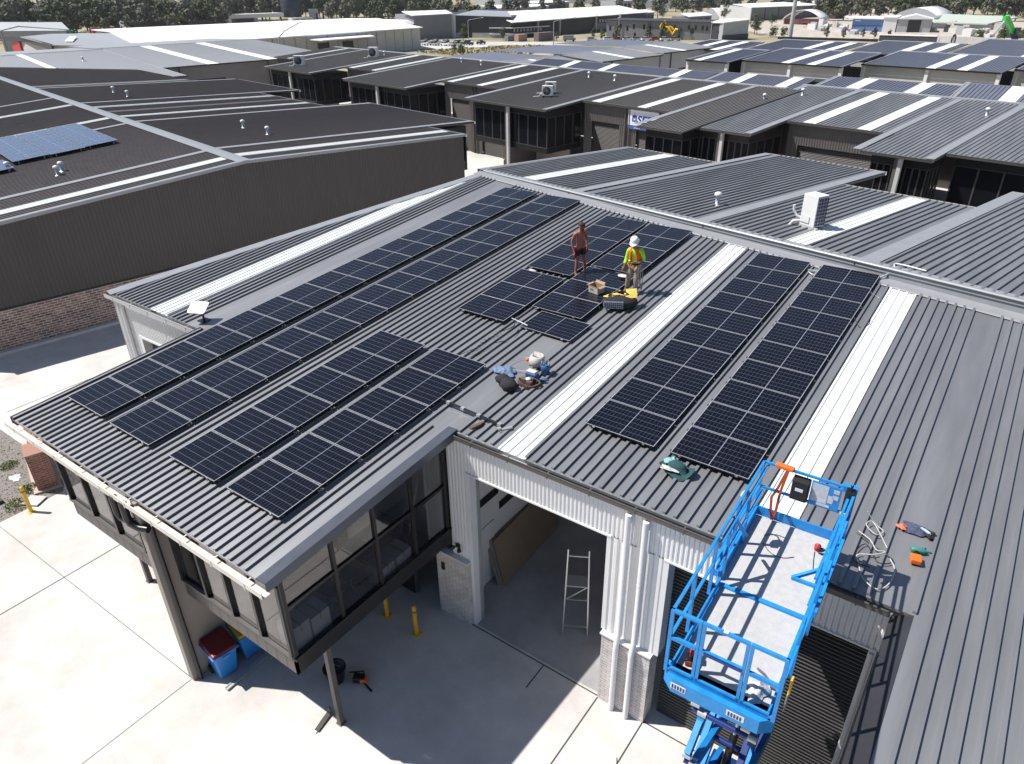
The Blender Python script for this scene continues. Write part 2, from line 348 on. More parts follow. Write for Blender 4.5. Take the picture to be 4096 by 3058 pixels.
def front_roof():
    mb = MB()
    polys = [[(-5.95, 4.33), (-3.25, 4.33), (-3.25, yg(-3.25))],
             [(-2.30, 4.33), (-.56, 4.33), (-.56, -1.2), (9.66, -1.2), (9.66, 4.3), (10.92, 4.3), (10.92, yr(10.92)), (-2.30, yr(-2.30))],
             [(11.63, 4.3), (16.46, 4.3), (16.46, yr(16.46)), (11.63, yr(11.63))],
             [(17.17, 4.3), (19.43, 4.3), (19.43, -1.2), (31, -1.2), (31, yr(31)), (17.17, yr(17.17))]]
    for poly in polys:
        mb.face([(x, y, zr(y)) for x, y in poly]); mb.face([(x, y, zr(y) - .06) for x, y in poly][::-1])
        for i in range(len(poly)):
            a, b = poly[i], poly[(i + 1) % len(poly)]
            mb.face([(a[0], a[1], zr(a[1]) - .06), (b[0], b[1], zr(b[1]) - .06), (b[0], b[1], zr(b[1])), (a[0], a[1], zr(a[1]))])
    k = -72
    while True:
        x = RIB0 + k * RP; k += 1
        if x > 24: break
        if x < -5.6: continue
        y0 = -1.19 if (-.45 < x < 9.25 or x > 19.5) else 4.34
        if any(a - .02 < x < b - .05 for a, b, _ in SKYL): continue
        for a, b, yy in BANDS:
            if a < x < b: y0 = 1e9 if yy < 0 or x > 18 else y0
        if 9.02 < x < 9.72: y0 = -1.19 if x < 9.25 else 1e9
        if -1.24 < x < -.08:
            y0 = 1e9
        y1 = min(yr(x) - .25, yg(x) - .3) if x < -2.4 else yr(x) - .25
        if y0 < y1:
            if 9.02 < x < 9.25: y1 = 4.2
            rib(mb, Vector((x + rnd.uniform(-.004, .004), y0, zr(y0))), Vector((x + rnd.uniform(-.006, .006), y1, zr(y1))), UX)
    for x in (-.46, -.2): rib(mb, Vector((x, -1.19, zr(-1.19))), Vector((x, 4.3, zr(4.3))), UX)
    return mb.build('roof', M_roof, wh)
front_roof()
for a, b, y0 in SKYL:
    mb = MB(); n = int(round((b - a) / RP)); seg = 12
    if a < 0:
        ya = yg(a) - .45; yb = min(yr(b) - .3, yg(b) - .5); mb.face([(a, y0, zr(y0) + .006), (b, y0, zr(y0) + .006), (b, yb, zr(yb) + .006), (a, ya, zr(ya) + .006)])
    else:
        ya = yb = yr(b) - .3; mb.face([(a, y0, zr(y0) + .006), (b, y0, zr(y0) + .006), (b, yb, zr(yb) + .006), (a, yb, zr(yb) + .006)])
    for i in range(n + 1):
        x = a + (b - a) * i / n; y1 = (yr(x) - .3) if a > 0 else min(yr(x) - .3, yg(x) - .5)
        rib(mb, Vector((x, y0, zr(y0) + .006)), Vector((x, y1, zr(y1) + .006)), UX, .03, .06, .05)
    mb.build('skylight', M_sky, wh)
# verge, edge and end flashings
mb = MB()
def strip(mb, pts, w, n, dz=0.05, drop=0.16, th=0.0):
    for (a, b) in zip(pts[:-1], pts[1:]):
        a = Vector(a); b = Vector(b); s = Vector(n) * w
        mb.face([a + EZ * dz, b + EZ * dz, b + s + EZ * (dz - .01), a + s + EZ * (dz - .01)])
        mb.face([a + EZ * (dz - drop), b + EZ * (dz - drop), b + EZ * dz, a + EZ * dz])
        mb.face([a + s + EZ * (dz - .06), b + s + EZ * (dz - .06), b + s + EZ * (dz - .01), a + s + EZ * (dz - .01)])
strip(mb, [(-6.0, 4.30, zr(4.3)), (-2.66, yr(-2.72) + .1, zr(yr(-2.72)))], .46, (.98, -.2, 0), .065, .2)
mb.build('verge_flashing', M_flash, wh)
mb = MB(); strip(mb, [(-.58, -1.22, zr(-1.22)), (-.58, 4.36, zr(4.36))], .16, (1, 0, 0), .055, .34); mb.build('verge_flashing', M_flashd, wh)
mb = MB(); strip(mb, [(9.67, -1.22, zr(-1.22)), (9.67, 4.36, zr(4.36))], .27, (-1, 0, 0), .055, .24); mb.build('verge_flashing', M_flashb, wh)
mb = MB(); mb.mesh([(19.44, -1.22, zr(-1.22) + .012), (19.44, 4.3, zr(4.3) + .012), (19.13, 4.3, zr(4.3) - .2), (19.13, -1.22, zr(-1.22) - .2), (19.13, 4.3, zr(4.3) - .42), (19.13, -1.22, zr(-1.22) - .42)], [(0, 1, 2, 3), (3, 2, 4, 5)]); mb.build('verge_flashing', M_flashd, wh)
# ridge capping and the step up to the rear roof
mb = MB()
ps = [-7.05, 0.0, 8, 18, 30]
def rz_(p, q): P = W(p, q); return zr(P.y)
for a, b in zip(ps[:-1], ps[1:]):
    rows = [[W(p, 19.98, rz_(p, 19.98) + .03), W(p, 20.02, rz_(p, 20.02) + .055), W(p, 20.47, rz_(p, 20.47) + .075), W(p, 20.5, 7.425), W(p, 20.53, 7.455), W(p, 20.85, 7.45), W(p, 20.87, 7.40)] for p in (a, b)]
    for i in range(6): mb.face([rows[0][i], rows[1][i], rows[1][i + 1], rows[0][i + 1]])
mb.build('ridge_capping', M_flash, wh)
# gutters
def gutter(name, m, a, b, nrm, z, w=0.15, h=0.12, parent=wh, brackets=True, lip=0.0):
    a = Vector((*a[:2], z)); b = Vector((*b[:2], z)); n = Vector(nrm); mb = MB()
    mb.bar(a + n * w - EZ * h / 2, b + n * w - EZ * h / 2, .012, h + lip)
    mb.bar(a + n * w / 2 - EZ * h, b + n * w / 2 - EZ * h, w + .01, .01)
    mb.bar(a + n * w - EZ * .0 + EZ * (lip / 2), b + n * w + EZ * (lip / 2), .03, .016)
    if brackets:
        L = (b - a).length; k = max(2, int(L / .95))
        for i in range(k):
            p = a + (b - a) * ((i + .5) / k); mb.bar(p - EZ * .005, p + n * (w + .012) - EZ * .005, .03, .008); mb.bar(p + n * (w + .012) - EZ * (h + .03), p + n * (w + .012), .03, .008)
    return mb.build(name, m, parent)
gutter('gutter', M_cream, (-.6, -1.21), (9.76, -1.21), (0, -1, 0), zr(-1.2) - .02, .17, .13)
gutter('gutter', M_charc2, (9.68, 4.28), (19.12, 4.28), (0, -1, 0), zr(4.3) - .01, .11, .11)
gutter('gutter', M_galv, (-5.98, 4.31), (-.6, 4.31), (0, -1, 0), zr(4.3) - .01, .13, .12)
# -------- office box
BX0, BX1, BY, BZ0, BZ1 = 0.0, 9.3, -.76, 2.62, 5.62
mb = MB(); mb.box((BX0, BY + .12, 5.52), (9.2, 4.2, 5.56)); mb.box((BX0 + .02, BY + .03, BZ0), (BX1 - .02, 4.18, BZ0 + .10)); mb.build('office_floor', M_charc, wh)
mb = MB(); mb.box((BX0 + .1, BY + .12, BZ0 + .11), (BX1 - .12, 4.15, BZ0 + .13)); mb.build('carpet', mat('grey carpet', (0.16, 0.155, 0.15), 0.95, var=.1), wh)
mb = MB(); mb.box((BX0 + .1, 4.0, BZ0 + .1), (BX1 - .1, 4.15, 5.45)); mb.box((5.1, BY + .2, BZ0 + .13), (5.25, 4.0, 5.45)); mb.build('office_inner_wall', M_white, wh)
# front face: sill panels, head band, mullions
mb = MB()
for x0, x1 in ((BX0, 5.07), (5.29, BX1)):
    mb.box((x0, BY, BZ0 - .02), (x1, BY + .06, 3.02))
    mb.box((x0, BY - .02, 3.02), (x1, BY + .06, 3.12))
    mb.box((x0, BY - .06, 3.10), (x1, BY + .06, 3.16))
    mb.box((x0, BY, 5.12), (x1, BY + .1, 5.62))
    for i in range(1, 12):
        x = x0 + (x1 - x0) * i / 12; mb.box((x - .006, BY - .004, BZ0), (x + .006, BY + .003, 3.02))
mb.build('front_sill_panel', M_charc2, wh)
def ring(mb, A, B, C, D, w, t, nrm):             # closed rectangular frame through four corners, one connected mesh
    n = Vector(nrm) * t; P = [Vector(p) for p in (A, B, C, D)]; c = sum(P, Vector()) / 4; I = []
    for i, p in enumerate(P):
        e1 = (P[(i + 1) % 4] - p).normalized(); e0 = (P[i - 1] - p).normalized(); I.append(p + (e1 + e0) * w)
    V = P + I + [p + n for p in P] + [p + n for p in I]; F = []
    for i in range(4):
        j = (i + 1) % 4; F += [(i, j, 4 + j, 4 + i), (8 + i, 12 + i, 12 + j, 8 + j), (i, 8 + i, 8 + j, j), (4 + i, 4 + j, 12 + j, 12 + i)]
    mb.mesh(V, F)
for x0, x1 in ((BX0, 5.07), (5.29, BX1)):
    n = 4
    for i in range(n + 1):
        x = x0 + .05 + (x1 - x0 - .1) * i / n; mb = MB(); mb.box((x - .045, BY - .05, 3.16), (x + .045, BY + .09, 5.13)); mb.build('mullion', M_black, wh)
for x0, x1 in ((BX0, 5.07), (5.29, BX1)):
    for i in range(4):
        w = (x1 - x0 - .1) / 4; a = x0 + .05 + i * w + .045; b = a + w - .09
        mb = MB(); mb.box((a, BY + .02, 3.16), (b, BY + .03, 5.12)); p = mb.build('window_pane', M_glass, wh)
        mb = MB(); ring(mb, (a, BY + .01, 3.165), (b, BY + .01, 3.165), (b, BY + .01, 5.115), (a, BY + .01, 5.115), .025, .03, (0, 1, 0)); mb.build('frame', M_black, p)
# right face
mb = MB()
mb.box((BX1 - .06, BY, BZ0 - .02), (BX1, 4.28, 3.02)); mb.box((BX1 - .06, BY, 5.50), (BX1 - .002, 4.28, 5.75)); mb.box((BX1 - .03, BY - .002, 3.02), (BX1 + .045, 4.28, 3.1))
mb.build('side_sill_panel', M_black, wh)
mb = MB()
ys = [BY + .06, .61, 1.82, 3.02, 4.2]
for y in ys: mb = MB(); mb.box((BX1 - .08, y - .04, 3.1), (BX1 + .012, y + .04, 5.5)); mb.build('mullion', M_black, wh)
mb = MB(); mb.box((BX1 - .08, BY + .06, 4.43), (BX1 + .006, 4.2, 4.50)); mb.build('transom', M_black, wh)
for a, b in zip(ys[:-1], ys[1:]):
    for z0, z1 in ((3.1, 4.43), (4.5, 5.5)):
        mb = MB(); mb.box((BX1 - .045, a + .04, z0), (BX1 - .035, b - .04, z1)); mb.build('window_pane', M_glass, wh)
mb = MB(); mb.box((BX1 - .09, BY - .004, BZ0 + .5), (BX1 + .004, BY + .09, 5.7)); mb.build('corner_post', M_charc2, wh)
mb = MB(); mb.box((BX0, BY, BZ0 - .02), (BX0 + .06, 4.3, 5.7)); mb.build('side_sill_panel', M_charc, wh)
# eave soffit closing the office top
mb = MB(); mb.face([(-.5, -1.1, 5.66), (9.6, -1.1, 5.66), (9.6, 4.25, 6.03), (-.5, 4.25, 6.03)][::-1]); mb.build('soffit', M_charc2, wh)
# fin wall between the two tenancies, downpipes in front
mb = MB(); mb.box((5.08, -1.255, 0), (5.28, 4.2, 5.66)); mb.build('fin_wall', M_taupe, wh, .01)
mb = MB(); mb.tube([(5.36, -1.10, 0.02), (5.36, -1.10, 5.2), (5.30, -1.2, 5.5), (5.2, -1.33, 5.62)], .05, 8); mb.build('downpipe', M_black, wh)
for x in (4.55, 4.95):
    mb = MB(); mb.tube([(x, -1.36, 5.62), (x, -1.36, 5.2), (x + .06, -1.34, 5.06), (x + .3, -1.28, 5.0), (x + .48, -1.2, 5.0)], .09, 10); mb.build('downpipe', M_black, wh)
for x, y in ((9.21, .08), (1.05, .05)):
    mb = MB(); mb.box((x - .065, y - .065, 0), (x + .065, y + .065, BZ0 - .02)); mb.box((x - .09, y - .09, 0), (x + .09, y + .09, .012)); mb.build('support_post', M_charc2, wh)
# under-croft rear wall with its dark doorway
mb = MB(); mb.box((0, 4.2, 0), (7.9, 4.32, 2.62)); mb.box((7.9, 4.2, 2.2), (8.85, 4.32, 2.62)); mb.build('undercroft_wall', M_charc2, wh)
mb = MB(); mb.box((7.0, 4.17, 0.02), (7.86, 4.195, 2.1)); mb.box((7.05, 4.5, .02), (7.1, 5.4, 2.1)); mb.build('door', M_black, wh)
# -------- front wall, doors, pillars
mb = MB(); WY = 4.3
mb.corr((9.32, WY), (9.93, WY), 2.2, 2.2, 5.95, 5.98, (0, -1, 0), .102, .022); mb.corr((9.93, WY), (19.15, WY), 5.08, 5.08, 5.99, 5.99, (0, -1, 0), .102, .022)
mb.corr((13.86, WY), (15.09, WY), 2.24, 2.24, 5.08, 5.08, (0, -1, 0), .205, .035)
mb.build('ribbed_wall', M_white, wh)
mb = MB(); mb.box((9.32, WY + .03, 0), (9.9, WY + .22, 5.98)); mb.box((9.9, WY + .03, 5.1), (19.15, WY + .2, 6.0)); mb.box((13.9, WY + .03, 0), (15.05, WY + .3, 5.1)); mb.build('wall_core', M_white, wh)
mb = MB(); mb.box((8.84, 4.16, 0), (9.92, 4.32, 2.2)); mb.build('brick_base', M_wbrick, wh)
mb = MB(); mb.box((13.86, 4.17, 0), (15.08, 4.6, 2.24)); mb.build('brick_base', M_wbrick, wh)
mb = MB(); mb.box((8.82, 4.13, 2.2), (9.94, 4.33, 2.24)); mb.box((13.83, 4.13, 2.24), (15.1, 4.34, 2.28)); mb.build('base_capping', M_white, wh)
mb = MB()
for x in (9.93, 13.78): mb.box((x, WY - .03, 0 if x < 12 else 2.28), (x + .10, WY + .3, 5.1))
for x in (15.09, 18.99): mb.box((x, WY - .03, 0 if x > 16 else 2.28), (x + .12, WY + .38, 5.1))
mb.box((9.93, WY - .04, 5.04), (13.88, WY + .05, 5.085)); mb.box((15.09, WY - .04, 5.04), (19.11, WY + .05, 5.085)); mb.build('door_jamb', M_white, wh)
mb = MB(); mb.box((9.94, WY + .31, 0), (9.99, WY + .37, 5.1)); mb.box((10.03, WY + .18, 0), (10.06, WY + .30, 5.1)); mb.build('door_track', M_galv, wh)
mb = MB()
for i in range(52):
    z = .02 + i * .097; mb.mesh([(15.21, WY + .38, z), (19.0, WY + .38, z), (19.0, WY + .33, z + .04), (15.21, WY + .33, z + .04), (19.0, WY + .33, z + .062), (15.21, WY + .33, z + .062), (19.0, WY + .38, z + .097), (15.21, WY + .38, z + .097)], [(0, 1, 2, 3), (3, 2, 4, 5), (5, 4, 6, 7)])
mb.build('roller_door', mat('roller door slat', (.032, .030, .030), .4, var=.1), wh)
mb = MB(); mb.lathe([(.17, 0), (.17, 3.85)], (9.99, WY + .55, 5.3), 14, axis=(1, 0, 0)); mb.build('roller_drum', M_charc, wh)
for x in (14.28, 14.67):
    mb = MB(); mb.tube([(x, WY - .13, 5.92), (x, WY - .13, 2.5), (x, WY - .2, 2.28), (x, WY - .22, 2.1), (x, WY - .22, .02)], .068, 14)
    for z in (.9, 1.8, 3.1, 4.2): mb.lathe([(.072, 0), (.072, .02)], (x, WY - (.22 if z < 2.2 else .13), z), 14)
    mb.build('downpipe', M_white, wh)
mb = MB(); mb.tube([(15.0, WY - .05, .03), (15.0, WY - .05, 2.1)], .025, 8); mb.build('downpipe', M_white, wh)
mb = MB(); mb.box((19.2, -.8, 0), (19.4, 4.28, 5.5)); mb.box((19.4, -.8, 2.6), (30, -.7, 5.5)); mb.build('side_wall', M_charc, wh)
mb = MB(); mb.bar((19.04, WY - .06, .02), (19.04, WY - .06, 5.0), .06, .04); mb.build('flashing_post', M_white, wh)
# flood light and key box
t = thing('flood_light', 'small black twin floodlight fixed low on the white ribbed wall', 'light', (9.55, 4.22, 2.62))
mb = MB(); mb.box((-.06, 0, -.05), (.06, .06, .05)); mb.build('bracket', M_black, t)
for s in (-1, 1):
    mb = MB(); mb.lathe([(.02, 0), (.055, .05), (.06, .12), (.05, .125)], (s * .05, -.01, -.02), 10, axis=(s * .7, -.6, -.4)); mb.build('lamp_head', M_black, t)
mb = MB(); mb.box((9.02, 4.125, 1.62), (9.12, 4.165, 1.86)); mb.box((9.035, 4.118, 1.66), (9.105, 4.126, 1.75)); tag(mb.build('key_box', M_black), 'small black key box on the white painted brick base', 'box')
# -------- interior of the open unit
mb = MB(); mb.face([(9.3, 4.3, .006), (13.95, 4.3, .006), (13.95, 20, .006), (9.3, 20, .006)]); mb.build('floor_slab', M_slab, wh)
mb = MB(); mb.box((9.1, 4.6, 0), (9.28, 20, 5.9)); mb.box((13.96, 4.62, 0), (14.1, 20, 5.9)); mb.box((9.1, 20, 0), (14.1, 20.2, 6.2)); mb.build('inner_wall', M_white, wh)
mb = MB(); mb.box((9.285, 4.75, 2.88), (9.31, 6.35, 3.12)); mb.box((9.285, 6.4, 2.28), (9.31, 7.4, 2.52)); mb.build('inner_window', M_black, wh)
mb = MB(); mb.box((9.285, 5.2, .02), (9.325, 6.1, 2.1)); d = mb.build('inner_door', M_white, wh)
mb = MB(); mb.box((9.325, 5.28, .95), (9.37, 5.36, 1.15)); mb.build('handle', M_black, d)
# -------- left set-back wall
mb = MB(); LY = 4.42
mb.corr((-5.72, LY), (-4.66, LY), 2.2, 2.2, 5.98, 5.98, (0, -1, 0), .102, .022); mb.corr((-4.66, LY), (-.6, LY), 4.75, 4.75, 5.98, 5.98, (0, -1, 0), .102, .022); mb.build('ribbed_wall', M_white, wh)
mb = MB(); mb.box((-5.7, LY + .03, 0), (-4.75, LY + .2, 5.98)); mb.box((-4.75, LY + .03, 4.8), (.0, LY + .2, 5.98)); mb.box((-.8, LY + .03, 0), (.0, LY + .2, 4.8)); mb.build('wall_core', M_white, wh)
mb = MB(); mb.box((-5.74, LY - .1, 0), (-4.72, LY + .04, 2.2)); mb.build('brick_base', M_wbrick, wh)
mb = MB(); mb.box((-4.74, LY - .04, 0), (-4.6, LY + .25, 4.8)); mb.box((-4.6, LY - .04, 4.7), (-.6, LY + .05, 4.78)); mb.build('door_jamb', M_white, wh)
mb = MB(); mb.box((-4.6, LY + .28, 0), (-.6, LY + .32, 4.7)); mb.build('roller_door', M_charc, wh)
for x in (-5.5, -5.25):
    mb = MB(); mb.tube([(x, LY - .1, 5.9), (x, LY - .1, .02)], .06, 10); mb.build('downpipe', M_white, wh)
mb = MB(); mb.face([(-5.95, 4.4, 0), (-5.95, 4.4, 6.0), (-2.75, 20.9, 7.2), (-2.75, 20.9, 0)]); mb.build('left_wall', M_white, wh)
# things seen behind the office glass
def carton(x, y, z, w, d, h, label, m=None, group=None):
    t = thing('carton', label, 'carton', (x, y, z), 0, group)
    mb = MB(); mb.box((-w / 2, -d / 2, 0), (w / 2, d / 2, h)); mb.build('box_body', m or M_white, t, .006)
    mb = MB(); mb.box((-w / 2 - .002, -.025, h * .8), (w / 2 + .002, .025, h + .003)); mb.build('tape', mat('parcel tape', (.5, .42, .3), .4), t)
FZ = BZ0 + .13
for x, y, w, d, h, lb in [(8.93, -.40, .5, .45, .95, 'white carton at the front corner of the glass office, nearest the corner post'), (8.93, .12, .5, .48, .85, 'white carton behind the corner one in the glass office'), (8.93, 2.15, .5, .45, .62, 'white carton behind the third glass bay of the office'), (8.93, 2.7, .5, .5, .62, 'white carton behind the third glass bay, nearest the ribbed wall')]:
    carton(x, y, FZ, w, d, h, lb)
carton(8.35, 2.4, FZ, .55, 1.0, .7, 'brown carton behind the white cartons of the third glass bay', mat('brown cardboard', (.33, .22, .13), .85, var=.1))
def office_chair(x, y, rz, label):
    t = thing('office_chair', label, 'chair', (x, y, FZ), rz)
    mb = MB(); mb.blob((0, 0, .48), (.25, .25, .05), 14, 6); mb.build('seat', M_black, t)
    mb = MB(); mb.blob((0, .24, .85), (.23, .04, .3), 14, 8); mb.build('backrest', M_black, t)
    mb = MB(); mb.tube([(0, 0, .1), (0, 0, .46)], .03, 8)
    for k in range(5):
        a = k * 1.2566; mb.bar((0, 0, .1), (.29 * math.cos(a), .29 * math.sin(a), .06), .04, .03); mb.blob((.29 * math.cos(a), .29 * math.sin(a), .03), .03, 8, 6)
    mb.tube([(0, .2, .5), (0, .27, .75)], .02, 6); mb.build('base', M_galv, t)
office_chair(8.5, .95, .6, 'black office chair behind the second glass bay, nearer the front'); office_chair(8.45, 1.55, 2.2, 'black office chair behind the second glass bay, nearer the ribbed wall')
M_denim = mat('blue patterned cloth', (0.14, 0.2, 0.32), .9, var=.6, vscale=14)
M_dcloth = mat('dark cloth', (0.02, 0.02, 0.025), .9, var=.3, vscale=9)
M_navy = mat('mottled navy cloth', (0.06, 0.075, 0.13), .9, var=.6, vscale=16)
M_beige = mat('white woven bag', (0.58, 0.54, 0.50), .8, var=.15, vscale=7)
M_brown = mat('worn brown leather', (0.12, 0.075, 0.06), .8, var=.4, vscale=9)
M_bluep = mat('blue plastic drum', (0.03, 0.10, 0.24), .5, var=.15, vscale=6)
# ================================================================ SOLAR PANELS
S4 = R(4.0); CS, SN = math.cos(S4), math.sin(S4)
def RP3(u, v, w): return Vector((u, v * CS - w * SN, v * SN + w * CS + 6.0))
M_frame = mat('panel frame', (0.50, 0.51, 0.54), 0.45, 0.1)
M_under = mat('panel underside frame', (0.03, 0.03, 0.032), 0.4, 0.3)
M_cell = cell_mat('solar cells', (0.0040, 0.0044, 0.0095), (0.22, 0.24, 0.30), 9, 6, .838, .544, .007, .0028)
M_cellb = cell_mat('sky tinted blue cells', (0.075, 0.105, 0.19), (0.28, 0.34, 0.46), 5, 6, .955, .48, .004, .005)  # blue cells lightened, with the reflected sky put into the base colour
def make_panel(label, PL=1.722, PW=1.134, th=.034, cells=None, rails=True):
    t = thing('solar_panel', label, 'solar panel', (0, 0, 0), 0)
    hx, hy, f = PL / 2, PW / 2, .0105
    mb = MB(); ring(mb, (-hx, -hy, -th), (hx, -hy, -th), (hx, hy, -th), (-hx, hy, -th), f, th, (0, 0, 1)); fr = mb.build('frame', [M_frame, M_under], t)
    for p in fr.data.polygons:
        p.material_index = 0 if p.center.z > -.004 else 1
    mb = MB(); mb.face([(-hx + f, -hy + f, -.003), (hx - f, -hy + f, -.003), (hx - f, hy - f, -.003), (-hx + f, hy - f, -.003)]); mb.face([(-hx + f, -hy + f, -.012), (hx - f, -hy + f, -.012), (hx - f, hy - f, -.012), (-hx + f, hy - f, -.012)][::-1]); mb.build('cell_face', cells or M_cell, t)
    if rails:
        for y in (-hy + .12, hy - .12):
            mb = MB(); mb.box((-hx - .05, y - .02, -th - .04), (hx + .03, y + .02, -th - .001)); r = mb.build('mounting_rail', M_under, t)
            for x in (-hx + .18, 0.1, hx - .28):
                mb = MB(); mb.box((x - .018, y - .06, -.132), (x + .018, y - .021, -th - .01)); mb.build('rail_foot', M_under, r)
        for x, y in ((-hx + .22, -hy), (hx - .25, -hy)):
            mb = MB(); mb.box((x - .03, y - .018, -th - .002), (x + .03, y + .004, .003)); mb.build('clamp', M_alu, t)
        mb = MB(); mb.lathe([(.012, 0), (.014, .02), (.004, .035)], (hx + .012, hy - .10, -.06), 8, axis=(1, 0, 0)); mb.build('rail_end', M_alu, t)
    return t
P0 = make_panel('proto'); first = [True]
def place_panel(u, v, label, group, w=0.0, yaw=0.0, tilt=None):
    o = P0 if first[0] else dup(P0); first[0] = False
    o.location = RP3(u, v, w); o.rotation_euler = (S4 if tilt is None else tilt, 0, yaw); o['label'] = label; o['group'] = group
    return o
ROWS = [('the far left long row', 0, 0, 17, 1.158, 0), ('the second long row from the left', 2.204, -.044, 17, 1.158, 0), ('the short left row above the office', 4.716, -.015, 6, 1.158, 0), ('the short row nearest the glass side', 6.848, .01, 6, 1.158, 0),
        ('the upper left block by the shirtless man', 5.82, 12.88, 5, 1.117, 0), ('the upper right block under the ridge', 7.70, 13.98, 4, 1.112, 0), ('the lower left block in the roof middle', 5.80, 9.18, 3, 1.135, 0), ('the block carrying the cardboard box', 7.70, 10.42, 3, 1.145, 0),
        ('the first right hand row between the skylights', 12.187, 6.0, 10, 1.158, 0), ('the second right hand row by the lift', 14.298, 6.016, 10, 1.158, 0)]
for name, u, v, n, pitch, _ in ROWS:
    for k in range(n):
        pos = 'lowest' if k == 0 else ('topmost' if k == n - 1 else ORD[k] + ' up')
        place_panel(u + .861, v + .567 + k * pitch, f'{pos} solar panel of {name}', 'black solar panels on the warehouse roof')
place_panel(8.93, 9.80, 'loose solar panel lying alone, not yet fixed, below the middle blocks', 'black solar panels on the warehouse roof', w=-.06, yaw=R(-1.5))

# ================================================================ NEIGHBOURING ROWS (second grid)
def prib(mb, p, q0, q1, zf, h=.041, wb=.06, wt=.07): rib(mb, W(p, q0, zf(q0)), W(p, q1, zf(q1)), EX, h, wb, wt)
def unit_roof(parent, strips, qr, zrg, slope, m, pitch=.29, sgn=1, skip=(), name='roof', ribs=True, th=.12, rh=.048):
    """roof plane falling from the ridge line q=qr; strips = [(p0,p1,q_eave)]; sgn=+1 eave has larger q"""
    zf = lambda q: zrg - slope * abs(q - qr); mb = MB()
    for p0, p1, qe in strips:
        A = [W(p0, qr, zf(qr)), W(p1, qr, zf(qr)), W(p1, qe, zf(qe)), W(p0, qe, zf(qe))]
        if sgn > 0: A = A[::-1]
        mb.face(A[::-1]); 
        e = [W(p0, qe, zf(qe)), W(p1, qe, zf(qe))]; mb.face([e[0] - EZ * th, e[1] - EZ * th, e[1], e[0]] if sgn < 0 else [e[1] - EZ * th, e[0] - EZ * th, e[0], e[1]])
        mb.face([a - EZ * th for a in A])
        for pp in (p0, p1): mb.face([W(pp, qr, zf(qr) - th), W(pp, qe, zf(qe) - th), W(pp, qe, zf(qe)), W(pp, qr, zf(qr))])
        if ribs:
            n = int((p1 - p0) / pitch)
            for i in range(n):
                p = p0 + pitch * (i + .5)
                if any(a < p < b for a, b in skip): continue
                prib(mb, p, qr + sgn * .2, qe - sgn * .02, zf, rh)
    return mb.build(name, m, parent), zf
def p_sky(parent, p0, p1, qa, qb, zf, n=3):
    mb = MB(); mb.face([W(p0, qa, zf(qa) + .012), W(p1, qa, zf(qa) + .012), W(p1, qb, zf(qb) + .012), W(p0, qb, zf(qb) + .012)] if qa < qb else [W(p0, qb, zf(qb) + .012), W(p1, qb, zf(qb) + .012), W(p1, qa, zf(qa) + .012), W(p0, qa, zf(qa) + .012)])
    for i in range(n + 1): prib(mb, p0 + (p1 - p0) * i / n, qa, qb, lambda q: zf(q) + .012, .025, .05, .04)
    mb.build('skylight', M_sky, parent)
def p_strip(parent, p, w, qa, qb, zf, m, dz=.05, drop=.0, name='flashing', side=1):
    mb = MB(); A, B = W(p, qa, zf(qa) + dz), W(p, qb, zf(qb) + dz); s = EX * w * side
    f = [A, A + s, B + s, B] if (qb > qa) == (side > 0) else [A, B, B + s, A + s]; mb.face(f)
    if drop: mb.face([A - EZ * drop, B - EZ * drop, B, A])
    mb.build(name, m, parent)
def gutter_pq(parent, p0, p1, q, z, sgn, m=M_black, w=.14, h=.14):
    mb = MB(); a, b = W(p0, q, z), W(p1, q, z); n = EY * sgn
    mb.bar(a + n * w - EZ * h / 2, b + n * w - EZ * h / 2, .015, h); mb.bar(a + n * w / 2 - EZ * h, b + n * w / 2 - EZ * h, w, .012); mb.bar(a + n * w + EZ * .005, b + n * w + EZ * .005, .035, .02); mb.build('gutter', m, parent)
def pbox(mb, p0, p1, q0, q1, z0, z1): mb.box((p0, q0, z0), (p1, q1, z1), EX, EY)
def office_box(parent, p0, p1, qf, qb, zt, sgn=-1, wall=M_black, z0=2.62, nw=8, side=True):
    """dark glazed first floor box: front face at qf, running back to qb; windows on the front and right side"""
    mb = MB(); ql, qh = min(qf, qb), max(qf, qb)
    pbox(mb, p0, p1, ql, qh, z0, 3.05); pbox(mb, p0, p1, ql, qh, zt - .5, zt); pbox(mb, p0 + .12, p1 - .12, ql + .12, qh - .1, 3.05, zt - .5); mb.build('office_box', wall, parent)
    for i in range(nw):
        a = p0 + (p1 - p0) * i / nw; b = p0 + (p1 - p0) * (i + 1) / nw; q = qf + .06 * -sgn
        mb = MB(); pbox(mb, a + .05, b - .05, q - .01, q + .01, 3.08, zt - .52); w = mb.build('window', M_dglass, parent)
        mb = MB(); f = lambda p, z: W(p, q + sgn * .05, z); ring(mb, f(a, 3.06), f(b, 3.06), f(b, zt - .5), f(a, zt - .5), .04, .06, EY * -sgn); mb.build('frame', M_charc, w)
    if side:
        n = 4
        for i in range(n):
            a = qf + (qb - qf) * i / n; b = qf + (qb - qf) * (i + 1) / n
            mb = MB(); pbox(mb, p1 - .07, p1 - .05, min(a, b) + .05, max(a, b) - .05, 3.08, zt - .52); w = mb.build('window', M_dglass, parent)
            mb = MB(); g = lambda q, z: W(p1 - .05, q, z); ring(mb, g(a, 3.06), g(b, 3.06), g(b, zt - .5), g(a, zt - .5), .04, .055, EX); mb.build('frame', M_charc, w)

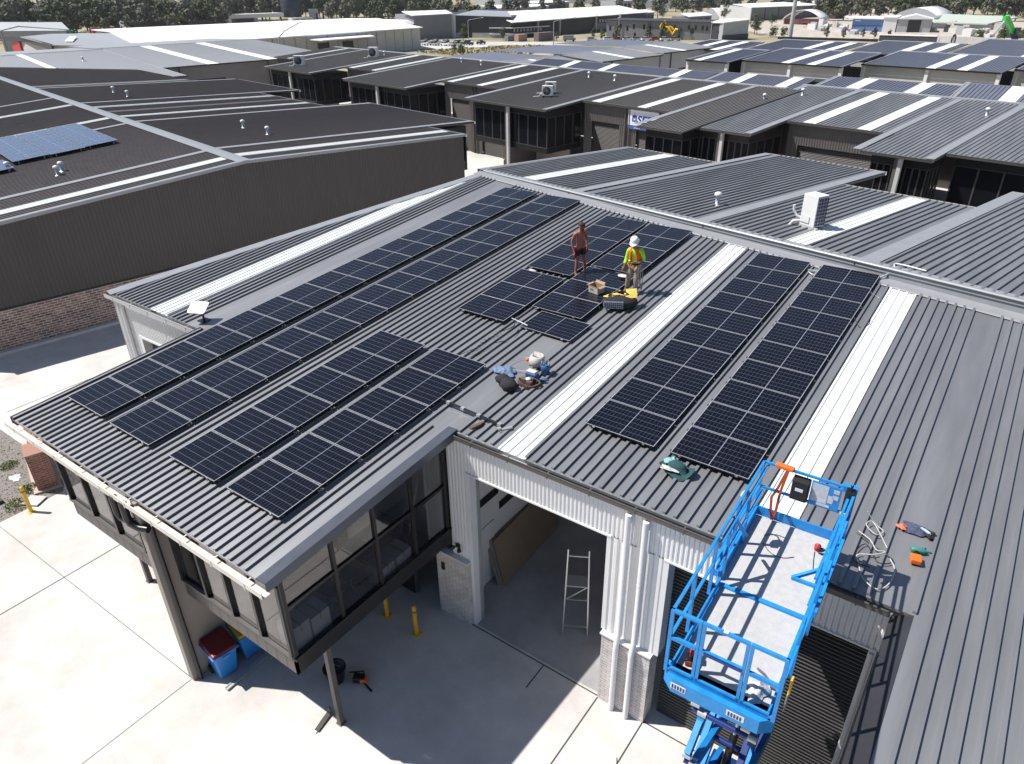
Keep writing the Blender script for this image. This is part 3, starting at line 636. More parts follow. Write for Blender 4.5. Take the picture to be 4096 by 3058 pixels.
# ---------------- rear half of our warehouse: faces the second driveway
rb = thing('warehouse', 'grey ribbed rear roof beyond the ridge capping with the tall white air conditioner', 'warehouse'); QR = 20.45
strips = [(-7.2, -1.2, 32.0), (-1.2, 5.6, 37.0), (5.6, 11.3, 32.0), (11.3, 22, 37.0)]
sk = [(-4.5, -3.7), (8.72, 9.43), (-1.2, -.4), (4.95, 5.6), (11.3, 11.9)]
_, zf = unit_roof(rb, strips, QR, 7.42, .05, M_roof, skip=sk, rh=.06)
p_sky(rb, -4.5, -3.75, QR + .4, 31.9, zf); p_sky(rb, 8.72, 9.43, QR + .4, 31.9, zf)
p_strip(rb, -1.2, .45, QR + .4, 37.0, zf, M_flash); p_strip(rb, 5.62, .5, QR + .4, 37.0, zf, M_flash, side=-1); p_strip(rb, 11.3, .6, QR + .4, 37.0, zf, M_flash, .03); p_strip(rb, -7.25, .35, QR, 32.0, zf, M_flash, .05, .2)
for a, b, q in strips: gutter_pq(rb, a, b, q, zf(q), 1, M_cream)
mb = MB(); pbox(mb, -7.1, 22, 31.4, 31.6, 0, 6.7); mb.build('wall', M_charc, rb)
office_box(rb, -.9, 5.3, 36.4, 31.6, 6.4, 1, side=False, nw=4); office_box(rb, 11.6, 21.5, 36.4, 31.6, 6.4, 1, side=False, nw=6)
mb = MB(); mb.face([W(-7.1, QR, 0), W(-7.1, 31.5, 0), W(-7.1, 31.5, zf(31.5)), W(-7.1, QR, 7.4)][::-1]); mb.build('side_wall', M_white, rb)

# ---------------- long dark building on the left with the brick base
cb = thing('warehouse', 'dark roofed warehouse on the left with charcoal wall over a brick base', 'warehouse'); CR = 14.2
zc = lambda q: 6.95 - .075 * abs(q - CR)
_, zf1 = unit_roof(cb, [(-110, -19.6, -2)], CR, 6.95, .075, M_roofd, sgn=-1, rh=.03, skip=[(-21.75, -21.0), (-24.3, -23.8), (-42.0, -41.2), (-38.0, -37.5), (-51.6, -50.9)])
_, zf2 = unit_roof(cb, [(-24.0, -19.6, 29.9), (-39.0, -24.0, 34.4), (-51.5, -39.0, 30.2), (-66, -51.5, 34.6), (-110, -66, 30)], CR, 6.95, .04, M_roofd, sgn=1, rh=.03, name='rear_roof', skip=[(-22.0, -21.2), (-42.2, -41.2), (-45.3, -44.4)])
for p in (-21.75, -42.0, -51.7): p_sky(cb, p, p + .75, CR - .4, -1.9, zf1)
p_sky(cb, -22.0, -21.25, CR + .4, 29.8, zf2); p_sky(cb, -41.9, -41.2, CR + .4, 30.1, zf2); p_sky(cb, -48.6, -47.8, CR + .4, 30.1, zf2); p_sky(cb, -68.5, -67.5, CR + .4, 29.8, zf2)
for p in (-24.3, -38.1, -57.5): p_strip(cb, p, .5, CR - .4, -2, zf1, M_flash)
for p in (-24.5, -38.4, -51.8, -66.2): p_strip(cb, p, .5, CR + .4, 34.4, zf2, M_flash)
p_strip(cb, -19.55, .32, CR, -2, zf1, M_flash, .06, .16, side=-1); p_strip(cb, -19.55, .32, CR, 29.9, zf2, M_flash, .06, .16, side=-1)
mb = MB()
for a, b in ((-110, -19.5),):
    for s in (-1, 1):
        mb.face([W(a, CR, 7.03), W(b, CR, 7.03), W(b, CR + s * .42, 6.98), W(a, CR + s * .42, 6.98)][::-s])
mb.build('ridge_capping', M_flash, cb)
mb = MB(); P = W(-19.75, -2); Q = W(-19.75, CR); Q2 = W(-19.75, 29.8)
mb.corr(P, Q, 2.05, 2.05, zf1(-2) - .05, 6.88, EX, .19, .03); mb.corr(Q, Q2, 2.05, 2.05, 6.88, zf2(29.8) - .05, EX, .19, .03); mb.build('ribbed_wall', M_charc, cb)
mb = MB(); mb.box((-19.9, -2, 0), (-19.62, 29.7, 2.02), EX, EY); mb.build('brick_base', M_rbrick, cb)
mb = MB(); mb.box((-19.95, -2, 2.02), (-19.66, 29.75, 2.07), EX, EY); mb.build('base_flashing', M_black, cb)
mb = MB(); mb.box((-19.62, -6, 0), (-19.3, 29, .14), EX, EY); mb.build('kerb', M_tilt, cb)
mb = MB(); pbox(mb, -100, -19.9, 29.0, 29.3, 0, 6.1); mb.build('rear_wall', M_charc, cb)
for a, b, q in [(-24.0, -19.6, 29.9), (-39.0, -24.0, 34.4), (-51.5, -39.0, 30.2), (-66, -51.5, 34.6)]: gutter_pq(cb, a, b, q, zf2(q), 1, M_galv)
office_box(cb, -38.7, -24.3, 33.8, 29.3, 5.9, 1, nw=6, side=True); office_box(cb, -65.7, -51.8, 33.8, 29.3, 5.9, 1, nw=6, side=False)
# blue panels on its front slope
PB = make_panel('proto', 1.96, .99, .036, M_cellb, rails=False)
mb = MB()
for x in (-.7, .7): mb.bar((x, -.45, -.05), (x, -.45, -.2), .03, .03); mb.bar((x, .45, -.05), (x, .45, -.2), .03, .03); mb.bar((x, -.5, -.05), (x, .5, -.05), .04, .04)
mb.build('leg_frame', M_alu, PB)
fb = True; ang = math.atan(.075)
for nm, qm, pe, n in (('upper strip', 10.35, -31.6, 9), ('middle strip', 8.35, -31.4, 9), ('lower strip', 6.35, -31.6, 9), ('near strip', 4.1, -29.9, 3)):
    for k in range(n):
        o = PB if fb else dup(PB); fb = False
        p = pe - .5 - k * 1.01; o.location = W(p, qm, zf1(qm) + .24); o.rotation_euler = Euler((ang, 0, TH + math.pi / 2), 'XYZ'); o.rotation_euler = (Matrix.Rotation(TH, 3, 'Z') @ Matrix.Rotation(ang, 3, 'X') @ Matrix.Rotation(math.pi / 2, 3, 'Z')).to_euler()
        o['label'] = ('rightmost' if k == 0 else ORD[k] + ' from the right') + f' blue solar panel, {nm}, dark left roof'; o['group'] = 'blue solar panels on the dark left roof'

# ---------------- the second row across the driveway
r2 = thing('warehouse', 'long dark row of units with projecting glass offices across the driveway', 'warehouse')
SP = .072; segs = []
def row2(strips, qr, skys, offs, m, zt=7.4, flo=()):
    sk = [(a, b) for a, b in skys] + [(p, p + .5) for p in flo]
    _, zf = unit_roof(r2, strips, qr, zt, SP, m, sgn=-1, skip=sk)
    for a, b in skys:
        qe = next(s[2] for s in strips if s[0] <= (a + b) / 2 <= s[1]); p_sky(r2, a, b, qr - .3, qe + .05, zf)
    for p in flo:
        qe = min(s[2] for s in strips if s[0] - .6 <= p <= s[1] + .6); p_strip(r2, p, .5, qr - .3, qe, zf, M_flash)
    for a, b, q in strips:
        gutter_pq(r2, a, b, q, zf(q), -1, M_charc)
        if q > qr - 13: 
            mb = MB(); A = W(a + .1, q + .25); B = W(b - .1, q + .25); mb.corr(A, B, 5.0, 5.0, zf(q) - .1, zf(q) - .1, -EY, .19, .03); n = max(1, int((b - a) / 4.6)); w = (b - a - .2) / n
            for i in range(n):
                c = a + .1 + w * i; mb.corr(W(c, q + .25), W(c + .9, q + .25), 0, 0, 5.0, 5.0, -EY, .19, .03); mb.corr(W(c + w - .9, q + .25), W(c + w, q + .25), 0, 0, 5.0, 5.0, -EY, .19, .03)
            mb.build('ribbed_wall', M_charc2, r2)
            for i in range(n):
                c = a + .1 + w * i; d = MB()
                for k in range(50): z = .01 + k * .1; d.mesh([W(c + .9, q + .45, z), W(c + w - .9, q + .45, z), W(c + w - .9, q + .41, z + .04), W(c + .9, q + .41, z + .04), W(c + w - .9, q + .45, z + .1), W(c + .9, q + .45, z + .1)], [(0, 1, 2, 3), (3, 2, 4, 5)])
                d.build('roller_door', M_charc, r2)
                if i: 
                    for dx in (-.22, .22): t_ = MB(); P_ = W(c + dx, q + .12); t_.tube([P_ + EZ * .02, P_ + EZ * (zf(q) - .2)], .07, 8); t_.build('downpipe', M_charc2, r2)
    for a, b, q, qb in offs:
        office_box(r2, a + .45, b - .35, q + .55, qb + .2, zf(q) - .2)
        mid = (a + b) / 2; mb = MB(); pbox(mb, mid - .1, mid + .1, q + .15, qb, 0, zf(q) - .2); mb.build('fin_wall', M_charc2, r2)
        mb = MB(); pbox(mb, mid + .12, mid + .34, q + .10, q + .32, 0, zf(q) - .15); mb.build('fin_post', M_tilt, r2)
        mb = MB(); pbox(mb, mid + .3, b - .6, q + 3.6, q + 3.75, 0, 2.62); mb.build('undercroft_wall', M_taupe, r2)
    return zf
zL = row2([(-83, -75.0, 48), (-74.8, -63.3, 42.4), (-63.3, -55.1, 47.2), (-55.1, -43.4, 42.0), (-43.4, -33.5, 46.5), (-33.5, -23.5, 41.6), (-23.5, -13.7, 46.0), (-13.7, -9.9, 41.2)], 57.6,
          [(-79.5, -78.6), (-62.4, -61.4), (-57.6, -56.7), (-42.5, -41.6), (-37.9, -37.0), (-22.4, -21.5), (-17.6, -16.7)], [(-74.8, -63.3, 42.4, 47.5), (-55.1, -43.4, 42.0, 47.0), (-33.5, -23.5, 41.6, 46.2)], M_roofm,
          flo=(-75.2, -63.8, -55.6, -43.9, -33.9, -23.9, -14.2))
zR = row2([(-10.9, -5.9, 43.4), (-5.9, 1.6, 48.1), (1.6, 5.7, 43.4), (5.7, 24, 45.2)], 60.2, [(-4.7, -3.8), (-.9, 0.0)], [(-10.9, -5.9, 43.4, 48.2), (1.6, 5.7, 43.4, 46), (5.7, 17, 45.2, 48)], M_roof, zt=7.45, flo=(-11.0, -6.4, 1.0, 5.2))
office_box(r2, -13.4, -10.2, 41.8, 46.2, 6.0, nw=4)
mb = MB(); mb.box((-83, 57.4, 7.35), (-11.2, 57.9, 7.47), EX, EY); mb.box((-11.2, 60.0, 7.40), (24, 60.45, 7.52), EX, EY); mb.build('ridge_capping', M_galv, r2)
# the rising rear roofs of the second row
for p0, p1, qa, qb, z0, z1, skys in [(-44, -20.6, 58.4, 62.0, 7.1, 7.7, [(-39, -38), (-33.5, -32.5), (-24.5, -23.5)]), (-20.4, -11.3, 58.6, 62.6, 7.15, 7.72, [(-17.8, -16.8), (-13.3, -12.3)]), (-11.1, -.3, 61.6, 66.0, 7.2, 7.7, [(-8.4, -7.3), (-3.7, -2.6)]), (-.1, 20, 61.4, 64.6, 7.2, 8.1, [(3.2, 4.3), (8.5, 9.6)])]:
    _, z2 = unit_roof(r2, [(p0, p1, qa)], qb, z1, (z1 - z0) / (qb - qa), M_roofb, sgn=-1, pitch=.30, name='rear_roof', skip=skys, rh=.05)
    for a, b in skys: p_sky(r2, a, b, qb - .05, qa, z2, 1)
    p_strip(r2, p0, .4, qb, qa, z2, M_flash)
    mb = MB(); pbox(mb, p0, p1, qb - .2, qb, 0, z1 - .13); mb.build('rear_wall', M_charc, r2)
mb = MB(); pbox(mb, -16, -5, 67.5, 70, 6.6, 6.9); pbox(mb, -15.5, -5.5, 68, 69.8, 0, 6.6); mb.build('rear_canopy', M_black, r2)
# the partly hidden sign
sg = thing('sign', 'white sign with blue emblem, SEE lettering and blue base strip on the dark ribbed wall', 'sign', W(-17.0, 46.12, 5.6), TH)
mb = MB(); mb.box((-1.5, -.03, -.74), (1.5, .03, .74)); mb.build('sign_board', mat('sign white', (.72, .74, .80), .5), sg)
M_sb = mat('sign navy', (.015, .03, .22), .5); M_sb2 = mat('sign strip blue', (.05, .12, .32), .5)
mb = MB(); mb.box((-1.5, -.04, -.74), (1.5, -.031, -.45)); mb.build('base_strip', M_sb2, sg)
def text(name, body, size, loc, m, parent, shear=0.0, rot=(math.pi / 2, 0, 0), ext=.006, sx=1.0, bold=0.0):
    cu = bpy.data.curves.new(name, 'FONT'); cu.body = body; cu.size = size; cu.extrude = ext; cu.shear = shear; cu.offset = bold
    tmp = bpy.data.objects.new(name, cu); col.objects.link(tmp); dg = bpy.context.evaluated_depsgraph_get(); me = bpy.data.meshes.new_from_object(tmp.evaluated_get(dg)); bpy.data.objects.remove(tmp)
    me.materials.clear(); me.materials.append(m); o = bpy.data.objects.new(name, me); col.objects.link(o); o.parent = parent; o.location = loc; o.rotation_euler = rot; o.scale = (sx, 1, 1); return o
text('lettering', 'SEE', .78, (-.62, -.045, -.22), M_sb, sg, .18, sx=1.25, bold=.018)
text('number_line', '02 6574', .18, (-.85, -.05, -.69), mat('sign pale', (.8, .82, .75), .5), sg, .1)
mb = MB(); mb.box((-1.08, -.04, -.18), (-.96, -.031, .32)); mb.box((-.75, -.04, -.18), (-.63, -.031, .32)); mb.box((-1.08, -.04, .2), (-.63, -.031, .32)); mb.box((-.93, -.04, -.18), (-.78, -.031, -.06)); mb.mesh([(-.95, -.041, .2), (-.85, -.041, .02), (-.76, -.041, .2)], [(0, 1, 2)]); mb.box((-.92, -.04, .36), (-.88, -.031, .44)); mb.box((-.83, -.04, .36), (-.79, -.031, .44)); mb.build('emblem', M_sb, sg)
# goods under the first office across the driveway
yd = [(-31.8, 45.2, .8, .6, 1.3, 'tall brown carton at the open store under the glass office, leftmost'), (-30.9, 45.6, .9, .7, 1.7, 'stacked brown carton beside the tall one at the open store'), (-31.0, 44.3, .7, .6, .8, 'low brown carton in front of the open store, in the sun')]
for p, q, w, d, h, lb in yd:
    P_ = W(p, q); carton(P_.x, P_.y, 0, w, d, h, lb, MATS['brown cardboard'])
for i, (p, q) in enumerate(((-29.2, 44.2), (-28.6, 44.6))):
    P_ = W(p, q); carton(P_.x, P_.y, 0, .6, .5, .5, ('left' if i == 0 else 'right') + ' white carton of the pair before the open store shelves')
t = thing('storage_rack', 'dark storage rack loaded with goods under the glass office across the driveway', 'rack', W(-29.4, 46.0), TH)
mb = MB()
for x in (-1.4, 1.4):
    for y in (-.3, .3): mb.bar((x, y, 0), (x, y, 2.4), .06, .06)
for z in (.3, .9, 1.5, 2.1): mb.box((-1.4, -.3, z), (1.4, .3, z + .05))
mb.build('rack_frame', M_black, t)
rg = random.Random(8)
for z in (.35, .95, 1.55):
    mb = MB()
    x = -1.3
    while x < 1.2:
        w = rg.uniform(.15, .4); mb.box((x, -.28, z), (x + w, .2, z + rg.uniform(.2, .48))); x += w + .02
    mb.build('stored_goods', [M_brown, M_dcloth, MATS['brown cardboard']][int(z) % 3] if 'M_dcloth' in globals() else M_charc, t)
# ---------------- pale concrete row further back on the right (stepped units)
def back_row(name, label, units, slope, m, walls=True, flo=True):
    t = thing('warehouse', label, 'warehouse')
    for i, (p0, p1, qe, qr, z0, skys) in enumerate(units):
        zr_ = z0 + slope * (qr - qe)
        _, zf = unit_roof(t, [(p0, p1, qe)], qr, zr_, slope, m, sgn=-1, pitch=.33, skip=skys)
        for a, b in skys: p_sky(t, a, b, qr - .2, qe, zf, 1)
        gutter_pq(t, p0, p1, qe, z0, -1, M_black)
        p_strip(t, p0, .35, qr, qe, zf, M_flash, .05)
        mb = MB(); A, B = W(p0, qr, zr_ - .02), W(p1, qr, zr_ - .02); mb.face([A, W(p0, qr + 6, zr_ - .5), W(p1, qr + 6, zr_ - .5), B][::-1]); mb.build('rear_roof', m, t)
        mb = MB(); mb.bar(A + EZ * .06, B + EZ * .06, .5, .08); mb.build('ridge_capping', M_galv, t)
        if walls:
            mb = MB(); pbox(mb, p0 + .1, p1 - .1, qe + .4, qe + .6, -1, z0 - .12); pbox(mb, p0 + .1, p0 + .3, qe + .6, qr + 5, -1, z0 + .1); mb.build('tilt_panel_wall', M_tilt, t)
            n = max(1, int((p1 - p0) / 6.4))
            for k in range(n + 1):
                p = p0 + .2 + (p1 - p0 - .4) * k / n; mb = MB(); pbox(mb, p - .18, p + .18, qe + .1, qe + .45, -1, z0 - .12); mb.build('column', M_white, t)
            for k in range(n):
                p = p0 + .2 + (p1 - p0 - .4) * (k + .5) / n; mb = MB(); pbox(mb, p - 1.9, p + 1.9, qe + .36, qe + .42, -1, 4.3); mb.build('roller_door', M_charc, t)
        else:
            mb = MB(); pbox(mb, p0, p1, qe + .3, qe + .5, -1, z0 - .1); mb.build('wall', M_tilt, t)
    return t
back_row('w', 'pale walled row with stepped slate blue roofs behind the dark row', [(-39.6, -33.4, 84.0, 94.0, 6.3, [(-38.4, -37.3)]), (-33.4, -20.2, 87.2, 97.5, 6.35, [(-27.9, -26.8), (-24.6, -23.5)]), (-20.2, -5.2, 92.3, 102.6, 6.3, [(-12.9, -11.8), (-9.6, -8.5)]), (-5.2, 14, 96.8, 107, 6.3, [(2, 3.1)])], .074, M_roofb)
back_row('w', 'last row of slate blue roofs, directly in front of the yards', [(-50, -40.6, 96, 105, 6.55, [(-47.6, -46.4), (-44.0, -42.8)]), (-40.6, -27.8, 99, 110.5, 6.5, [(-33.4, -32.2), (-30.2, -29.0)]), (-27.8, -16.5, 104, 116, 6.5, [(-21.9, -20.7), (-18.6, -17.4)]), (-16.5, 12, 109, 124, 6.5, [(-8.4, -7.1), (-2.6, -1.4)])], .066, M_roofb, walls=False)
# ---------------- roofs whose ridge runs away from us (turned a quarter)
def side_row(label, units, m, m2, wallm, zbase=-2):
    """units: (q0,q1,p_eave,p_ridge,p_back,z_eave,z_ridge,z_back,skylights)"""
    t = thing('warehouse', label, 'warehouse')
    for q0, q1, pe, pr_, pb, ze, zr_, zb, skys in units:
        mb = MB(); zf = lambda p: ze + (zr_ - ze) * (pe - p) / (pe - pr_)
        mb.face([W(pe, q0, ze), W(pe, q1, ze), W(pr_, q1, zr_), W(pr_, q0, zr_)]); mb.face([W(pe, q0, ze - .12), W(pe, q1, ze - .12), W(pe, q1, ze), W(pe, q0, ze)]); mb.face([W(pe, q0, ze - .12), W(pe, q0, ze), W(pr_, q0, zr_), W(pr_, q0, zr_ - .12)])
        n = int((q1 - q0) / .33)
        for i in range(n):
            q = q0 + (i + .5) * .33
            if any(a < q < b for a, b in skys): continue
            rib(mb, W(pe - .02, q, ze), W(pr_ + .2, q, zr_), EY, .06, .07, .08)
        mb.build('roof', m, t)
        mb = MB(); mb.face([W(pr_, q0, zr_), W(pr_, q1, zr_), W(pb, q1, zb), W(pb, q0, zb)]); mb.build('rear_roof', m2, t)
        for a, b in skys:
            mb = MB(); mb.face([W(pe, a, ze + .02), W(pe, b, ze + .02), W(pr_ + .2, b, zr_ + .02), W(pr_ + .2, a, zr_ + .02)]); mb.build('skylight', M_sky, t)
        mb = MB(); mb.bar(W(pe + .08, q0, ze - .06), W(pe + .08, q1, ze - .06), .15, .13); mb.build('gutter', M_black, t)
        mb = MB(); mb.bar(W(pr_, q0, zr_ + .03), W(pr_, q1, zr_ + .03), .5, .07); mb.build('ridge_capping', M_flash, t)
        mb = MB(); pbox(mb, pe - .6, pe - .4, q0 + .05, q1 - .05, zbase, ze - .12); pbox(mb, pb, pe - .6, q0 + .05, q0 + .2, zbase, min(ze, zb) - .1); mb.build('wall', wallm, t)
        k = max(1, int((q1 - q0) / 9))
        for i in range(k):
            q = q0 + (q1 - q0) * (i + .5) / k; mb = MB(); pbox(mb, pe - .4, pe - .36, q - 2.0, q + 2.0, zbase, 4.5); mb.build('roller_door', M_charc, t)
            mb = MB(); mb.tube([W(pe - .3, q - 4, zbase), W(pe - .3, q - 4, ze - .1)], .08, 6); mb.build('downpipe', M_charc2, t)
    return t
side_row('pale zinc roofed row with tilt panel walls in the middle distance', [(62, 73.2, -45.2, -52.2, -66, 6.15, 6.75, 6.6, [(66.9, 67.9)]), (73.2, 85.6, -44.6, -51.6, -66, 6.5, 7.0, 6.8, [(78.6, 79.7)]), (85.6, 98, -44.4, -51.6, -66, 6.75, 7.2, 7.0, [(90, 91)])], M_roofl, M_roofb, M_tilt)
side_row('light grey ribbed roof at far left with white skylights', [(2, 21.5, -84.2, -108, -124, 6.3, 7.35, 6.9, [(8.6, 10.2)]), (21.5, 33.0, -76.5, -108.2, -124, 5.95, 7.4, 6.9, [(21.5, 22.4)]), (33.0, 58, -84.6, -110.3, -128, 6.3, 7.4, 6.9, [(39.0, 40.6), (47.6, 49.2)])], M_roofl, M_roofl, M_taupe)
# ---------------- roof plant
def vent(p, q, z, label, h=.42, grp=None):
    t = thing('roof_vent', label, 'roof vent', W(p, q, z), 0, grp)
    mb = MB(); mb.lathe([(.2, 0), (.16, .03), (.095, .06), (.095, h)], (0, 0, 0), 12); mb.build('pipe', M_galv, t)
    mb = MB(); mb.lathe([(.0, h + .15), (.14, h + .10), (.17, h - .02), (.11, h - .04)], (0, 0, 0), 12); mb.build('cowl', M_white, t)
    return t
for p, q, z, lb in [(4.2, 23.6, zf(23.6) if False else 7.25, 'white capped roof vent alone on the rear roof behind the ridge capping'), (-30.4, 54.6, 7.15, 'left vent of the pair near the ridge of the third dark unit'), (-26.8, 54.2, 7.15, 'right vent of the pair near the ridge of the third dark unit'), (-51.4, 55.8, 7.2, 'left vent of the pair near the ridge of the second dark unit'), (-47.2, 55.2, 7.2, 'right vent of the pair near the ridge of the second dark unit'), (-67.1, 55.6, 7.2, 'small vent right of the air conditioner on the first dark unit'),
    (-10.7, 53.2, 6.95, 'vent on the ribbed roof beside the stepped valley at right'), (-9.2, 56.4, 7.15, 'vent near the ridge of the grey unit right of the stepped valley'), (4.4, 55.6, 7.1, 'vent on the farthest right grey roof of the row'), (-59.0, 19.4, 6.74, 'left vent of the far pair on the dark left roof'), (-54.7, 19.3, 6.74, 'right vent of the far pair on the dark left roof'), (-31.1, 19.4, 6.74, 'left vent of the near pair on the dark left roof'), (-27.4, 19.4, 6.74, 'right vent of the near pair on the dark left roof'), (-30.7, 4.9, 6.2, 'vent just below the blue panels on the dark left roof'), (-27.3, 6.9, 6.4, 'hooded vent right of the blue panels, rear of its pair'), (-26.6, 6.5, 6.35, 'open topped vent right of the blue panels, front of its pair'), (-96.4, 27, 6.9, 'dark thin vent on the light grey far left roof')]:
    vent(p, q, z, lb)
def aircon(p, q, z, w, d, h, rz, label, lean=0.0, fans=1):
    t = thing('air_conditioner', label, 'air conditioner', W(p, q, z), TH + rz); t.rotation_euler = (lean, 0, TH + rz)
    mb = MB(); mb.box((-w / 2, -d / 2, .12), (w / 2, d / 2, h)); mb.build('casing', M_white, t, .02)
    for k in range(fans):
        zc_ = .12 + (h - .12) * (k + .5) / fans; r = min(w, (h - .12) / fans) * .42
        mb = MB(); mb.lathe([(r, 0), (r, .02), (r * .2, .025), (0, .025)], (-w * .05, -d / 2 - .002, zc_), 20, axis=(0, -1, 0)); f = mb.build('fan_grille', M_dcloth if 'M_dcloth' in globals() else M_black, t)
        mb = MB()
        for j in range(6): a = j * math.pi / 6; c, s_ = math.cos(a) * r, math.sin(a) * r; mb.bar((-w * .05 - c, -d / 2 - .03, zc_ - s_), (-w * .05 + c, -d / 2 - .03, zc_ + s_), .012, .012)
        mb.build('grille_bars', M_galv, f)
    mb = MB(); mb.box((-w / 2 - .012, -d / 2 + .03, h * .35), (-w / 2, d / 2 - .03, h * .85)); mb.build('side_panel', M_galv, t)
    for x in (-w / 2 + .1, w / 2 - .1):
        mb = MB(); mb.box((x - .05, -d / 2 - .1, 0), (x + .05, d / 2 + .1, .12)); mb.build('foot', M_rubber, t)
    mb = MB(); mb.tube([(-w / 2, d * .2, .3), (-w / 2 - .2, d * .2, .25), (-w / 2 - .3, d * .1, .05), (-w / 2 - .8, -.1, .03)], .03, 8); mb.build('refrigerant_pipe', M_white, t)
    return t
t = thing('air_conditioner', 'tall white air conditioner with a dark grille standing on the rear roof behind the ridge', 'air conditioner', W(8.38, 23.35, 7.25), TH + R(-15))
mb = MB(); mb.box((-.33, -.28, .12), (.33, .28, 1.26)); mb.build('casing', M_white, t, .02)
mb = MB(); mb.box((.331, -.25, .18), (.36, .25, 1.2)); gr = mb.build('coil_grille', M_navy, t)
for k in range(8): mb = MB(); mb.box((.36, -.27, .28 + k * .13), (.368, .27, .295 + k * .13)); mb.build('grille_bar', M_galv, gr)
for k in range(3): mb = MB(); mb.box((.36, -.14 + k * .14, .2), (.367, -.13 + k * .14, 1.2)); mb.build('grille_bar', M_galv, gr)
mb = MB(); mb.lathe([(.3, 0), (.3, .02), (.05, .03), (0, .03)], (-.05, -.462, .9), 18, axis=(0, -1, 0)) if False else mb.box((-.3, -.308, .25), (.1, -.301, .5)); mb.build('service_cover', M_white, t)
for y in (-.22, .22): mb = MB(); mb.box((-.42, y - .06, 0), (.45, y + .06, .12)); mb.build('foot', M_tilt, t)
mb = MB(); mb.tube([(-.34, -.2, .35), (-.5, -.3, .4), (-.62, -.36, .62), (-.62, -.36, .78)], .045, 8); mb.build('lagged_pipe', M_white, t)
mb = MB(); mb.tube([(-.34, -.25, .25), (-.5, -.4, .22), (-.6, -.5, .02)], .05, 8); mb.build('lagged_pipe', M_white, t)
aircon(-27.1, 45.5, 6.55, .95, .4, .95, R(35), 'front air conditioner of the pair on the third dark unit'); aircon(-27.9, 46.7, 6.65, .95, .4, 1.0, R(35), 'rear air conditioner of the pair on the third dark unit')
aircon(-70.6, 45.1, 6.45, 1.3, .6, 1.25, R(40), 'white air conditioner at the front corner of the first dark unit roof'); aircon(-66.6, 53.6, 7.05, 1.2, .6, 1.3, R(35), 'blue shaded air conditioner near the ridge of the first dark unit')
# ================================================================ THE FAR YARDS (six metres lower)
G = GZ
def fsheet(name, pts, m, z): 
    mb = MB(); mb.face([W(p, q, z) for p, q in pts]); return struct(mb.build(name, m))
M_road = concrete_mat('pale road', (0.50, 0.48, 0.46), .1); M_yard = concrete_mat('yard hardstand', (0.48, 0.43, 0.37), .25)
fsheet('road', [(-300, 172), (-150, 262), (-60, 330), (-52, 322), (-142, 252), (-196, 216), (-212, 200), (-240, 180), (-296, 162)][::-1], M_road, G + .06)
fsheet('yard_hardstand', [(-262, 178), (-216, 204), (-207, 196), (-214, 176), (-236, 166)], M_tilt, G + .09)
fsheet('yard_ground', [(-215, 365), (-150, 310), (-112, 318), (-60, 300), (-40, 330), (-60, 420), (-150, 560), (-260, 640), (-290, 560), (-215, 460)], M_yard, G + .04)
M_grass = mat('dry grass blades', (.36, .30, .15), .95, var=.5, vscale=.7)
def tufts():
    rg = random.Random(5); mb = MB()
    for i in range(1500):
        p, q = rg.uniform(-212, -172), rg.uniform(165, 214)
        if q > 172 + (p + 212) * 1.05 + 28 or p < -206 and q > 190: continue
        c = W(p, q, G - .05); h = rg.uniform(.2, .7); a = rg.uniform(0, 6.28); s = Vector((math.cos(a), math.sin(a), 0)) * rg.uniform(.2, .6); mb.face([c - s, c + s, c + s * .5 + EZ * h, c - s * .6 + EZ * h * .8])
    o = stuff(mb.build('dry_grass', M_grass)); o['label'] = 'dry yellow grass on the vacant lot beside the road'
tufts()
M_grey = mat('grey painted panel', (.20, .205, .22), .7, var=.08, vscale=.4); M_greyl = mat('light grey panel', (.40, .41, .43), .7, var=.08, vscale=.4); M_dark = mat('dark panel', (.045, .045, .052), .6, var=.12, vscale=.3); M_win = mat('far window', (.012, .013, .017), .1)
def wallface(mb, a, b, z0, z1a, z1b=None):
    A, B = Vector(a), Vector(b); z1b = z1a if z1b is None else z1b; mb.face([W(*A, z0), W(*B, z0), W(*B, z1b), W(*A, z1a)])
def solid(name, foot, z0, tops, m, parent, th=.35):
    mb = MB(); n = len(foot); V = [W(p, q, z0) for p, q in foot] + [W(p, q, t) for (p, q), t in zip(foot, tops)]
    mb.mesh(V, [tuple(range(n))[::-1], tuple(range(n, 2 * n))] + [(i, (i + 1) % n, n + (i + 1) % n, n + i) for i in range(n)]); return mb.build(name, m, parent)
def slab(name, pts, m, parent, th=.3):     # pts (p,q,z) roof sheet with thickness
    mb = MB(); n = len(pts); T = [W(*p) for p in pts]; Bt = [v - EZ * th for v in T]; mb.mesh(Bt + T, [tuple(range(n))[::-1], tuple(range(n, 2 * n))] + [(i, (i + 1) % n, n + (i + 1) % n, n + i) for i in range(n)]); return mb.build(name, m, parent)
def onwall(a, b, s0, s1, z0, z1, m, name, parent, out=.08, nrm=1):
    A, B = Vector((*a, 0)), Vector((*b, 0)); d = (B - A).normalized(); n = Vector((d.y, -d.x, 0)) * nrm; P = lambda s, o: A + d * s + n * o; mb = MB()
    q = [P(s0, -.05), P(s1, -.05), P(s1, out), P(s0, out)]; w = lambda v, z: W(v.x, v.y, z); mb.hexa([w(v, z0) for v in q], [w(v, z1) for v in q]); return mb.build(name, m, parent)
